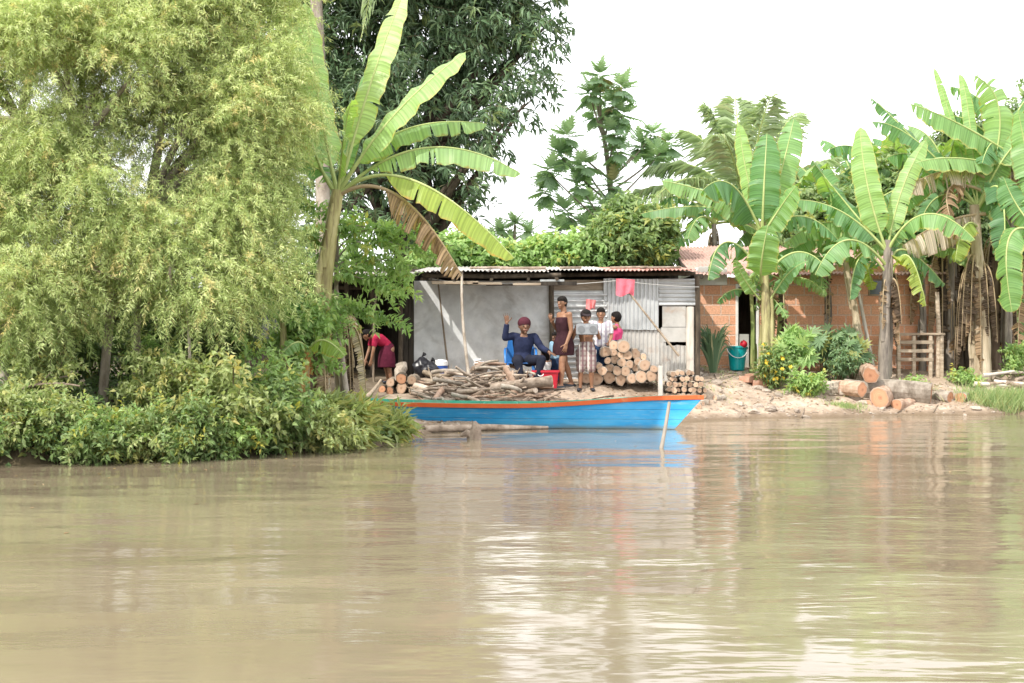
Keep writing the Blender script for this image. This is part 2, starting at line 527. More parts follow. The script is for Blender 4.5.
def brick_mat():
    m, nt, b, out = newmat('clay_block')
    tc = nd(nt, 'ShaderNodeTexCoord'); sp = nd(nt, 'ShaderNodeSeparateXYZ'); nt.links.new(tc.outputs['Object'], sp.inputs[0])
    cb = nd(nt, 'ShaderNodeCombineXYZ')
    nt.links.new(math_(nt, 'ADD', sp.outputs[0], sp.outputs[1]), cb.inputs[0]); nt.links.new(sp.outputs[2], cb.inputs[1])
    br = nd(nt, 'ShaderNodeTexBrick', Scale=1.0)
    br.inputs['Brick Width'].default_value = .34; br.inputs['Row Height'].default_value = .205
    br.inputs['Mortar Size'].default_value = .014; br.inputs['Mortar Smooth'].default_value = .3; br.inputs['Bias'].default_value = -.1
    br.inputs['Color1'].default_value = (.70, .35, .215, 1); br.inputs['Color2'].default_value = (.77, .43, .29, 1)
    br.inputs['Mortar'].default_value = (.70, .52, .42, 1)
    nt.links.new(cb.outputs[0], br.inputs['Vector'])
    n1 = noise(nt, tc.outputs['Object'], 1.3, 6)
    c = mix(nt, br.outputs['Color'], (.74, .50, .36), ramp(nt, n1, [(0, 0, 0), (.40, .40, .40)], .48, .8))
    # ribbed faces of hollow clay blocks
    sv = nd(nt, 'ShaderNodeTexNoise', Scale=30.0, Detail=4.0); nt.links.new(tc.outputs['Object'], sv.inputs['Vector'])
    c = mix(nt, c, ramp(nt, sv.outputs['Fac'], [(.8, .78, .76), (1.1, 1.1, 1.1)]), 1.0, 'MULTIPLY')
    nt.links.new(c, b.inputs['Base Color']); b.inputs['Roughness'].default_value = .9; b.inputs['Specular IOR Level'].default_value = .15
    wv = nd(nt, 'ShaderNodeMath', operation='SINE'); nt.links.new(math_(nt, 'MULTIPLY', sp.outputs[2], 210.0), wv.inputs[0])
    h = math_(nt, 'ADD', math_(nt, 'MULTIPLY', math_(nt, 'SUBTRACT', 1.0, br.outputs['Fac']), 1.0), math_(nt, 'MULTIPLY', wv.outputs[0], .12))
    bump(nt, b, h, .7, .012)
    return m


M['brick'] = brick_mat()


def log_end_mat(name, pale, ringc, heart):
    m, nt, b, out = newmat(name)
    tc = nd(nt, 'ShaderNodeTexCoord'); oi = nd(nt, 'ShaderNodeObjectInfo')
    at = nd(nt, 'ShaderNodeAttribute', attribute_name='a'); sp = nd(nt, 'ShaderNodeSeparateXYZ'); nt.links.new(at.outputs['Vector'], sp.inputs[0])
    n1 = noise(nt, tc.outputs['Object'], 14, 4)
    r = math_(nt, 'ADD', sp.outputs[2], math_(nt, 'MULTIPLY', n1, .25))
    s = nd(nt, 'ShaderNodeMath', operation='SINE'); nt.links.new(math_(nt, 'MULTIPLY', r, 40.0), s.inputs[0])
    c = ramp(nt, r, [heart, pale, pale, tuple(x * .85 for x in pale)], .15, 1.1)
    c = mix(nt, c, ringc, math_(nt, 'MULTIPLY', math_(nt, 'ADD', s.outputs[0], .6, clamp=True), .5))
    h = nd(nt, 'ShaderNodeHueSaturation')
    nt.links.new(math_(nt, 'ADD', math_(nt, 'MULTIPLY', oi.outputs['Random'], .5), .68), h.inputs['Value']); nt.links.new(c, h.inputs['Color'])
    nt.links.new(h.outputs[0], b.inputs['Base Color']); b.inputs['Roughness'].default_value = .85; b.inputs['Specular IOR Level'].default_value = .15
    bump(nt, b, n1, .4, .01)
    return m


M['cut'] = log_end_mat('sawn_end', (.57, .40, .285), (.30, .185, .12), (.34, .20, .125))
M['cut_red'] = log_end_mat('sawn_end_red', (.60, .32, .19), (.34, .16, .10), (.36, .17, .10))


def ground_mat():
    m, nt, b, out = newmat('bank_soil')
    tc = nd(nt, 'ShaderNodeTexCoord'); g = nd(nt, 'ShaderNodeNewGeometry')
    sp = nd(nt, 'ShaderNodeSeparateXYZ'); nt.links.new(g.outputs['Position'], sp.inputs[0])
    v = g.outputs['Position']
    a = noise(nt, v, .9, 8, .65); b2 = noise(nt, v, 6, 6, .7)
    c = ramp(nt, a, [(.27, .205, .155), (.43, .345, .275), (.56, .475, .40)], .3, .7)
    c = mix(nt, c, ramp(nt, b2, [(.62, .58, .54), (1.15, 1.13, 1.1)], .3, .7), 1.0, 'MULTIPLY')
    # damp mud by the water
    w = math_(nt, 'ADD', sp.outputs[2], math_(nt, 'MULTIPLY', b2, .12))
    c = mix(nt, (.17, .125, .085), c, ramp(nt, w, [(0, 0, 0), (1, 1, 1)], .07, .19))
    # mown and trodden green away from the river
    far = math_(nt, 'MULTIPLY', math_(nt, 'GREATER_THAN', sp.outputs[1], 31.5), 1.0)
    c = mix(nt, c, (.11, .16, .045), math_(nt, 'MULTIPLY', far, .85))
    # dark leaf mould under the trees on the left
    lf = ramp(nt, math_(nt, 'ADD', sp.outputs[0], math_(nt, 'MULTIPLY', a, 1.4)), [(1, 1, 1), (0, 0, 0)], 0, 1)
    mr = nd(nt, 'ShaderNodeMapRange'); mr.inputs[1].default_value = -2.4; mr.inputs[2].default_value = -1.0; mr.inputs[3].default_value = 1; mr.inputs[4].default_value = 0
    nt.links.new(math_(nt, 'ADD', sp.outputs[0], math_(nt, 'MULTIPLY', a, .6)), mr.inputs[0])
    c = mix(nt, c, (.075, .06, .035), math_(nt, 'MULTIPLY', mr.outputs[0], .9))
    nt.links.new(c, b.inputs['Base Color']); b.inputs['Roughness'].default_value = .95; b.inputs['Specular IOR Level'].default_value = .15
    bump(nt, b, math_(nt, 'ADD', b2, math_(nt, 'MULTIPLY', noise(nt, v, 28, 4), .4)), .7, .04)
    return m


def water_mat():
    m, nt, b, out = newmat('muddy_water')
    tc = nd(nt, 'ShaderNodeTexCoord'); g = nd(nt, 'ShaderNodeNewGeometry'); v = g.outputs['Position']

    def nz(sc, scale, rot, det=3, dist=0.0):
        mp = nd(nt, 'ShaderNodeMapping'); mp.inputs['Scale'].default_value = sc; mp.inputs['Rotation'].default_value = (0, 0, rot)
        nt.links.new(v, mp.inputs[0]); return noise(nt, mp.outputs[0], scale, det, .55, dist)
    c = ramp(nt, nz((.25, 1, 1), .5, .1, 5), [(.178, .140, .095), (.242, .197, .138)], .3, .7)
    nt.links.new(c, b.inputs['Base Color'])
    b.inputs['Roughness'].default_value = .08; b.inputs['IOR'].default_value = 1.33
    h1 = nz((.55, 1, 1), .55, .22, 2); h2 = nz((.4, 1, 1), 2.1, -.15, 3, .4); h3 = nz((.5, 1, 1), 7.5, .1, 2)
    patch = ramp(nt, nz((.3, 1, 1), .16, .15, 3), [(.25, .25, .25), (1, 1, 1)], .38, .62)
    h = math_(nt, 'ADD', math_(nt, 'MULTIPLY', h1, .055), math_(nt, 'MULTIPLY', math_(nt, 'ADD', math_(nt, 'MULTIPLY', h2, .020), math_(nt, 'MULTIPLY', h3, .0058)), patch))
    bump(nt, b, h, 1.0, 1.0)
    return m


M['ground'] = ground_mat(); M['water'] = water_mat()


def skin_mat(name, col):
    m, nt, b, out = newmat(name)
    vec, _ = coords(nt)
    c = ramp(nt, noise(nt, vec, 14, 4), [tuple(x * .85 for x in col), tuple(x * 1.1 for x in col)])
    nt.links.new(c, b.inputs['Base Color']); b.inputs['Roughness'].default_value = .5; b.inputs['Specular IOR Level'].default_value = .35
    b.inputs['Subsurface Weight'].default_value = .08; b.inputs['Subsurface Radius'].default_value = (.02, .008, .004)
    return m


def fabric(name, col, rough=.9):
    return nmat(name, [tuple(x * .7 for x in col), tuple(min(x * 1.2, 1) for x in col)], 9, rough, .5, var=0, bscale=22, bdist=.02, spec=.15)


def plaid(name, a, b_, c_):
    m, nt, b, out = newmat(name)
    tc = nd(nt, 'ShaderNodeTexCoord'); sp = nd(nt, 'ShaderNodeSeparateXYZ'); nt.links.new(tc.outputs['Object'], sp.inputs[0])

    def stripe(s, k, w):
        q = nd(nt, 'ShaderNodeMath', operation='SINE'); nt.links.new(math_(nt, 'MULTIPLY', s, k), q.inputs[0])
        return math_(nt, 'GREATER_THAN', q.outputs[0], w)
    c = mix(nt, a, b_, math_(nt, 'MULTIPLY', stripe(sp.outputs[0], 85.0, .1), .8))
    c = mix(nt, c, c_, math_(nt, 'MULTIPLY', stripe(sp.outputs[2], 75.0, .25), .55))
    c = mix(nt, c, (.8, .78, .75), math_(nt, 'MULTIPLY', stripe(sp.outputs[0], 42.0, .9), .7))
    nt.links.new(c, b.inputs['Base Color']); b.inputs['Roughness'].default_value = .9
    return m


M['skin'] = skin_mat('skin', (.28, .145, .085)); M['skin_dark'] = skin_mat('skin_darker', (.20, .105, .065)); M['skin_light'] = skin_mat('skin_light', (.36, .20, .125))  # base, darker and lighter skin tones
M['hair'] = nmat('hair', [(.008, .007, .007), (.022, .018, .016)], 40, .8, .6, (1, 1, .3), var=0, spec=.12)
M['eye_white'] = plain('eye_white', (.22, .17, .14), .6, .1); M['iris'] = plain('iris', (.015, .01, .008), .2); M['lips'] = plain('lips', (.24, .09, .07), .5)

# ------------------------------------------------------------------ people
def capsule(mb, a, b, ra, rb, n=12, flat=1.0, ends=True, rings=4):
    """tapered limb with round ends"""
    a = np.asarray(a, float); b = np.asarray(b, float)
    d = b - a; L = np.linalg.norm(d)
    if L < 1e-6: b = a + np.array([0, 0, 1e-4]); d = b - a; L = 1e-4
    d = d / L
    pts, rad = [], []
    if ends:
        for k in range(rings, 0, -1):
            t = k / rings * math.pi / 2
            pts.append(a - d * ra * math.sin(t)); rad.append(max(ra * math.cos(t), ra * .05))
    for k in range(5):
        f = k / 4; pts.append(a + (b - a) * f); rad.append(ra + (rb - ra) * f)
    if ends:
        for k in range(1, rings + 1):
            t = k / rings * math.pi / 2
            pts.append(b + d * rb * math.sin(t)); rad.append(max(rb * math.cos(t), rb * .05))
    tube(mb, pts, rad, n, flat=flat)


def ellipsoid(mb, c, r, R=None, n=16, m=10, mat=0, fn=None):
    R = np.eye(3) if R is None else R
    v = []
    for i in range(m + 1):
        t = math.pi * i / m
        for j in range(n):
            p = 2 * math.pi * j / n
            q = np.array([math.sin(t) * math.cos(p), math.sin(t) * math.sin(p), math.cos(t)])
            if fn: q = fn(q)
            v.append(q * r)
    v = np.array(v) @ R.T + c
    f = []
    for i in range(m):
        for j in range(n):
            f.append((i * n + j, (i + 1) * n + j, (i + 1) * n + (j + 1) % n, i * n + (j + 1) % n))
    mb.add(v, f, (.5, 0, 0), mat)


def loft(mb, centres, sides, fronts, rx, ry, n=20, mat=0):
    an = np.linspace(0, 2 * math.pi, n, endpoint=False)
    K = len(centres)
    v = np.zeros((K, n, 3))
    for k in range(K):
        ca, sa = np.cos(an), np.sin(an)
        ca = np.sign(ca) * np.abs(ca) ** .85; sa = np.sign(sa) * np.abs(sa) ** .85
        v[k] = centres[k] + rx[k] * ca[:, None] * sides[k] + ry[k] * sa[:, None] * fronts[k]
    f = []
    for k in range(K - 1):
        for j in range(n):
            f.append((k * n + j, k * n + (j + 1) % n, (k + 1) * n + (j + 1) % n, (k + 1) * n + j))
    f.append(tuple(range(n))[::-1]); f.append(tuple((K - 1) * n + j for j in range(n)))
    mb.add(v.reshape(-1, 3), f, (.5, 0, 0), mat)


def remesh(mb, name, mats, parent, voxel=.009, it=4, keep=None, fac=.5):
    """melt overlapping pieces into one continuous surface"""
    me = mb.mesh(name, mats, (0, 0, 0), True)
    o = bpy.data.objects.new('tmp', me); COL.objects.link(o)
    r = o.modifiers.new('r', 'REMESH'); r.mode = 'VOXEL'; r.voxel_size = voxel; r.use_smooth_shade = True
    s = o.modifiers.new('s', 'SMOOTH'); s.factor = fac; s.iterations = it
    dg = bpy.context.evaluated_depsgraph_get()
    m2 = bpy.data.meshes.new_from_object(o.evaluated_get(dg))
    bpy.data.objects.remove(o)
    n = len(m2.vertices); co = np.empty(n * 3, np.float32); m2.vertices.foreach_get('co', co); co = co.reshape(-1, 3)
    out = MB()
    polys = {}
    for p in m2.polygons: polys.setdefault(len(p.vertices), []).append(tuple(p.vertices))
    first = True
    for k, fs in polys.items():
        if first: out.add(co, np.array(fs)); first = False
        else:
            out.loops.append(np.array(fs).ravel()); out.tot.append(np.full(len(fs), k)); out.mi.append(np.full(len(fs), 0))
    if keep:
        for (v, f, a, mi) in keep: out.add(v, f, a, mi)
    return out


def hand(mb, wrist, direction, side, palm_n, s, curl=.35, spread=.15, thumb_side=1):
    """palm, four unequal bent fingers and a thumb; s = hand length"""
    d = nrm(direction); sd = nrm(np.asarray(side) - d * np.dot(side, d)); pn = nrm(np.cross(sd, d))
    if np.dot(pn, palm_n) < 0: pn = -pn
    w = np.asarray(wrist, float)
    palm = s * .48
    for k in range(4):
        off = (k - 1.5) * s * .115
        capsule(mb, w + d * s * .06 + sd * off * .75, w + d * palm + sd * off, s * .075, s * .068, 8, rings=2)
    for k in range(4):
        off = (k - 1.5) * s * .125
        Lf = s * (.40, .48, .46, .36)[k] * 1.05
        fd = nrm(d + sd * (k - 1.5) * spread)
        p = w + d * palm + sd * off
        for j, (fr, rr) in enumerate(((.42, .055), (.32, .048), (.26, .042))):
            fd = nrm(fd + pn * curl * .6)
            q = p + fd * Lf * fr
            capsule(mb, p, q, s * rr, s * rr * .9, 8, rings=2); p = q
    p = w + d * s * .12 + sd * thumb_side * s * .17
    td = nrm(d * .6 + sd * thumb_side * .8 + pn * .25)
    for fr in (.2, .17, .14):
        q = p + td * s * fr; capsule(mb, p, q, s * .065, s * .055, 8, rings=2); p = q; td = nrm(td + d * .35)


def person(label, loc, yaw, H, J=None, skin='skin', look=(0, 0), head=.132, clothes=(), hair='short', group=None, hands=None, slim=1.0, cap=None, female=False):
    """J: joint positions in metres in the person's own frame (facing -Y, left hand at +X, feet at z = 0)"""
    D = dict(pel=(0, 0, .52), wai=(0, 0, .61), che=(0, .004, .72), nec=(0, .004, .82), hea=(0, -.014, .925),
             shL=(.108, .005, .80), shR=(-.108, .005, .80), elL=(.128, .015, .63), elR=(-.128, .015, .63),
             wrL=(.13, -.03, .485), wrR=(-.13, -.03, .485), hipL=(.05, 0, .51), hipR=(-.05, 0, .51),
             knL=(.055, -.012, .285), knR=(-.055, -.012, .285), anL=(.057, .01, .045), anR=(-.057, .01, .045))
    j = {k: np.array(v) * H for k, v in D.items()}
    for k, v in (J or {}).items(): j[k] = np.array(v, float)
    toeL = j.get('toL', j['anL'] + np.array([.02, -.085, -.03]) * H); toeR = j.get('toR', j['anR'] + np.array([-.02, -.085, -.03]) * H)
    h = H * slim
    mb = MB()
    sp = [j['pel'], j['wai'], j['che'], j['nec']]
    side0 = nrm(j['hipL'] - j['hipR']); side1 = nrm(j['shL'] - j['shR'])

    def spine(z):        # 0 pelvis .. 3 neck
        i = min(int(max(z, 0)), 2); f = z - i
        return sp[i] * (1 - f) + sp[i + 1] * f

    def ring(z, rx, ry, dz=0.0):
        c = spine(z); t = nrm(spine(min(z + .3, 3)) - spine(max(z - .3, -.3)))
        f = np.clip(z / 2, 0, 1); s = nrm(side0 * (1 - f) + side1 * f); s = nrm(s - t * np.dot(s, t))
        return c + t * dz, s, np.cross(t, s), rx * h, ry * h
    tor = [(-.55, .055, .05), (-.3, .085, .065), (0, .098, .072), (.6, .085, .062), (1.0, .078, .056), (1.5, .088, .062), (2.0, .100, .066), (2.5, .103, .058), (2.78, .085, .048), (2.95, .045, .038), (3.0, .034, .034)]
    if female: tor[5] = (1.5, .086, .066); tor[6] = (2.0, .094, .074)

    def torso(z0, z1, infl, target):
        rr = [t for t in tor if z0 - 1e-6 <= t[0] <= z1 + 1e-6]
        R = [ring(t[0], t[1] + infl, t[2] + infl) for t in rr]
        loft(target, [r[0] for r in R], [r[1] for r in R], [r[2] for r in R], [r[3] for r in R], [r[4] for r in R])
    torso(-.6, 3.1, 0, mb)
    hc = j['hea']; hs = head * H
    nd_ = nrm(hc - j['nec'])
    capsule(mb, j['nec'] - nd_ * .03 * H, hc - nd_ * hs * .15, .036 * h, .031 * h)
    for s in 'LR':
        capsule(mb, j['sh' + s], j['el' + s], .031 * h, .024 * h); capsule(mb, spine(2.5), j['sh' + s], .042 * h, .034 * h)
        capsule(mb, j['el' + s], j['wr' + s], .0245 * h, .0165 * h)
        capsule(mb, j['hip' + s], j['kn' + s], .056 * h, .036 * h)
        mid = j['kn' + s] * .68 + j['an' + s] * .32
        capsule(mb, j['kn' + s], mid, .034 * h, .033 * h); capsule(mb, mid + np.array([0, .006 * H, 0]), j['an' + s], .034 * h, .021 * h)
        toe = toeL if s == 'L' else toeR
        capsule(mb, j['an' + s] + np.array([0, .012 * H, -.022 * H]), toe, .022 * h, .016 * h, flat=1)
        e = j['el' + s]; w = j['wr' + s]; dd = nrm(w - e)
        hk = (hands or {}).get(s, {})
        d2 = hk.get('dir', dd); sd = hk.get('side', np.cross(dd, np.array([0, 0, 1.0])) if abs(dd[2]) < .8 else np.array([0, 1.0, 0]))
        hand(mb, w, d2, sd, hk.get('palm', np.array([0, -1.0, 0])), .108 * H, hk.get('curl', .35), hk.get('spread', .12), hk.get('thumb', 1))
    # head
    Rh = np.array((Matrix.Rotation(look[0], 3, 'Z') @ Matrix.Rotation(look[1], 3, 'X')))

    def hfn(q):
        x, y, z = q
        jaw = 1 - .26 * max(0, -z) ** 1.4
        x *= jaw
        if y < 0: y *= 1 - .10 * max(0, -z)
        if z < -.2 and y > 0: y *= 1 - .35 * min(1, (-z - .2))
        return np.array([x, y, z])
    hr = np.array([.365, .43, .50]) * hs * 1.02

    def HP(x, y, z):
        return hc + Rh @ (np.array([x, y, z]) * hr)
    ellipsoid(mb, hc, hr, Rh, 20, 14, fn=hfn)
    capsule(mb, HP(0, -.93, .12), HP(0, -1.13, -.18), .035 * hs, .062 * hs, 8)
    capsule(mb, HP(-.25, -.86, -.52), HP(.25, -.86, -.52), .07 * hs, .07 * hs, 8)
    capsule(mb, HP(0, -.80, -.84), HP(0, -.82, -.80), .10 * hs, .09 * hs, 8)
    capsule(mb, HP(-.45, -.83, .22), HP(.45, -.83, .22), .05 * hs, .05 * hs, 8)
    for s in (-1, 1):
        ellipsoid(mb, HP(s * 1.0, .12, -.02), np.array([.05, .09, .14]) * hs, Rh, 8, 6)
    kp = MB()
    for s in (-1, 1):
        ellipsoid(kp, HP(s * .40, -.86, .03), np.array([.070, .05, .030]) * hs, Rh, 10, 6, 1)
        ellipsoid(kp, HP(s * .40, -.93, .03), np.array([.040, .03, .032]) * hs, Rh, 8, 6, 2)
        ellipsoid(kp, HP(s * .42, -.90, .24), np.array([.12, .04, .020]) * hs, Rh, 8, 6, 2)
    ellipsoid(kp, HP(0, -.985, -.52), np.array([.145, .045, .032]) * hs, Rh, 10, 6, 3)
    root = thing('person', label, 'person', loc, group)
    root.rotation_euler = (0, 0, yaw)
    keep = []
    n0 = 0
    body = remesh(mb, 'body', [M[skin]], None, .0085, 3)
    for v, a in zip(kp.v, kp.a): pass
    off = body.n
    for v, a in zip(kp.v, kp.a): body.v.append(v); body.a.append(a)
    for l in kp.loops: body.loops.append(l + off)
    body.tot += kp.tot; body.mi += kp.mi; body.n += kp.n

    def child(b, name, mats, lab=None):
        o = bpy.data.objects.new(name, b.mesh(name, mats, (0, 0, 0), True)); COL.objects.link(o); o.parent = root
        if lab: o['label'] = lab
        return o
    child(body, 'body', [M[skin], M['eye_white'], M['iris'], M['lips']])
    # hair
    if hair:
        hb = MB()

        def nf(q):
            return q * (1 + .035 * math.sin(9 * q[0] + 3) * math.sin(8 * q[1] + 1) * math.sin(7 * q[2]))
        ellipsoid(hb, HP(0, .24, .16), hr * np.array([1.12, 1.0, 1.04]), Rh, 24, 16, fn=nf)
        ellipsoid(hb, HP(0, -.02, .56), hr * np.array([1.04, 1.03, .62]), Rh, 20, 12, fn=nf)
        if hair == 'bun':
            ellipsoid(hb, HP(0, .95, .15), np.array([.24, .26, .30]) * hs, Rh, 12, 8, fn=nf); ellipsoid(hb, HP(0, .8, -.3), np.array([.22, .2, .34]) * hs, Rh, 12, 8, fn=nf)
        if hair == 'long':
            ellipsoid(hb, HP(0, .55, -.5), np.array([.36, .22, .6]) * hs, Rh, 16, 10, fn=nf)
        child(remesh(hb, 'hair', [M['hair']], None, .012, 1), 'hair', [M['hair']])
    if cap:
        cb = MB()
        ellipsoid(cb, HP(0, .14, .38), hr * np.array([1.20, 1.16, .84]), Rh, 24, 14)
        if cap[1]:
            ellipsoid(cb, HP(0, -1.05, .38), np.array([.40, .42, .045]) * hs, Rh @ np.array(Matrix.Rotation(math.radians(12), 3, 'X')), 20, 8)
        child(remesh(cb, 'cap', [M[cap[0]]], None, .010, 1), 'cap', [M[cap[0]]])

    # clothes
    def flat_tube(b, a, c, ra, rb):
        a = np.asarray(a, float); c = np.asarray(c, float)
        tube(b, [a + (c - a) * f for f in np.linspace(0, 1, 7)], np.linspace(ra, rb, 7) * (1 + .04 * np.sin(np.arange(7) * 2.2)), 16)
    for cl in clothes:
        b = MB(); kind = cl[0]
        if kind == 'shirt':          # ('shirt', mat, sleeve 0..2, z0)
            torso(cl[3] if len(cl) > 3 else -.3, 2.8, .012, b)
            for s in 'LR':
                sh, el, wr = j['sh' + s], j['el' + s], j['wr' + s]
                capsule(b, spine(2.5), sh, .05 * h, .043 * h)
                sl = cl[2]
                if sl > 0:
                    e = sh + (el - sh) * min(sl, 1)
                    capsule(b, sh, sh + (el - sh) * .1, .043 * h, .043 * h)
                    flat_tube(b, sh, e, .043 * h, .038 * h)
                if sl > 1:
                    capsule(b, el, el + (wr - el) * .05, .036 * h, .036 * h)
                    flat_tube(b, el, el + (wr - el) * (sl - 1), .036 * h, .028 * h)
        elif kind == 'singlet':
            torso(cl[2] if len(cl) > 2 else -.3, 2.5, .008, b)
            for s in 'LR':
                c = spine(2.5) + (j['sh' + s] - spine(2.5)) * .62; t = spine(2.78) + (j['sh' + s] - spine(2.78)) * .40
                capsule(b, c, t + np.array([0, 0, .012 * H]), .042 * h, .032 * h)
        elif kind == 'trousers':     # ('trousers', mat, length 0..2, width)
            torso(-.6, 1.0, .010, b)
            w = cl[3] if len(cl) > 3 else 1.0
            for s in 'LR':
                hp, kn, an = j['hip' + s], j['kn' + s], j['an' + s]
                ln = cl[2]
                capsule(b, hp, hp + (kn - hp) * .2, .064 * h, .063 * h)
                flat_tube(b, hp, hp + (kn - hp) * min(ln, 1), .066 * h * w, .050 * h * w)
                if ln > 1:
                    capsule(b, kn, kn + (an - kn) * .05, .048 * h * w, .047 * h * w)
                    flat_tube(b, kn, kn + (an - kn) * (ln - 1), .048 * h * w, .036 * h * w)
        elif kind == 'dress':        # ('dress', mat, hem z, rx, ry)
            torso(0, 2.5, .010, b)
            hem = cl[2]
            zs = np.linspace(0, 1, 6); c0 = ring(0.6, 0, 0)[0]; c1 = (j['knL'] + j['knR']) / 2; c1 = np.array([c1[0], c1[1], hem])
            loft(b, [c0 + (c1 - c0) * t for t in zs], [side0] * 6, [np.cross(np.array([0, 0, 1.0]), side0)] * 6,
                 [(.095 + (cl[3] - .095) * t + .014 * math.sin(t * 3.1)) * h for t in zs], [(.072 + (cl[4] - .072) * t + .02 * math.sin(t * 3.1)) * h for t in zs])
            if len(cl) > 5 and cl[5]:
                for s in 'LR':
                    c = spine(2.5) + (j['sh' + s] - spine(2.5)) * .6; t = spine(2.78) + (j['sh' + s] - spine(2.78)) * .45
                    capsule(b, c, t + np.array([0, 0, .012 * H]), .036 * h, .022 * h)
        elif kind == 'sandals':
            for s in 'LR':
                an = j['an' + s]; toe = toeL if s == 'L' else toeR
                a = np.array([an[0], an[1] + .03 * H, an[2] - .038 * H]); c = toe + np.array([0, -.02 * H, -.008 * H])
                capsule(b, a, c, .028 * h, .026 * h)
        name = {'shirt': 'shirt', 'singlet': 'top', 'trousers': 'shorts' if kind == 'trousers' and cl[2] < 1.6 else 'trousers', 'dress': 'dress', 'sandals': 'shoes'}[kind]
        child(remesh(b, name, [M[cl[1]]], None, .011, 3), name, [M[cl[1]]])
    return root


M['navy'] = fabric('navy_cloth', (.022, .028, .065)); M['navy_dark'] = fabric('dark_trousers', (.018, .02, .034)); M['maroon_cap'] = fabric('maroon_knit', (.075, .02, .03))
M['brown_dress'] = fabric('dark_brown_cloth', (.042, .017, .022)); M['red_shirt'] = fabric('crimson_cloth', (.34, .018, .055)); M['maroon'] = fabric('maroon_cloth', (.085, .012, .028))
M['pink'] = fabric('pink_cloth', (.62, .07, .20)); M['white_cloth'] = fabric('white_cloth', (.78, .77, .76)); M['light_blue'] = fabric('light_blue_cloth', (.26, .42, .56))
M['jeans'] = fabric('blue_denim', (.035, .065, .14)); M['black_cap'] = fabric('black_felt', (.03, .022, .024)); M['yellow_cloth'] = fabric('mustard_cloth', (.50, .30, .07))
M['plaid'] = plaid('plaid_cloth', (.42, .36, .33), (.13, .06, .07), (.18, .09, .10)); M['plaid_white'] = plaid('white_plaid_cloth', (.62, .60, .60), (.22, .2, .26), (.35, .3, .36))
M['rubber_boot'] = plain('rubber', (.02, .022, .03), .4)
M['red_cloth'] = fabric('red_cloth', (.74, .17, .22)); M['pink_cloth'] = fabric('faded_pink_cloth', (.74, .24, .24))


def scaled(f, **k):
    return {a: tuple(np.array(b) * f) for a, b in k.items()}


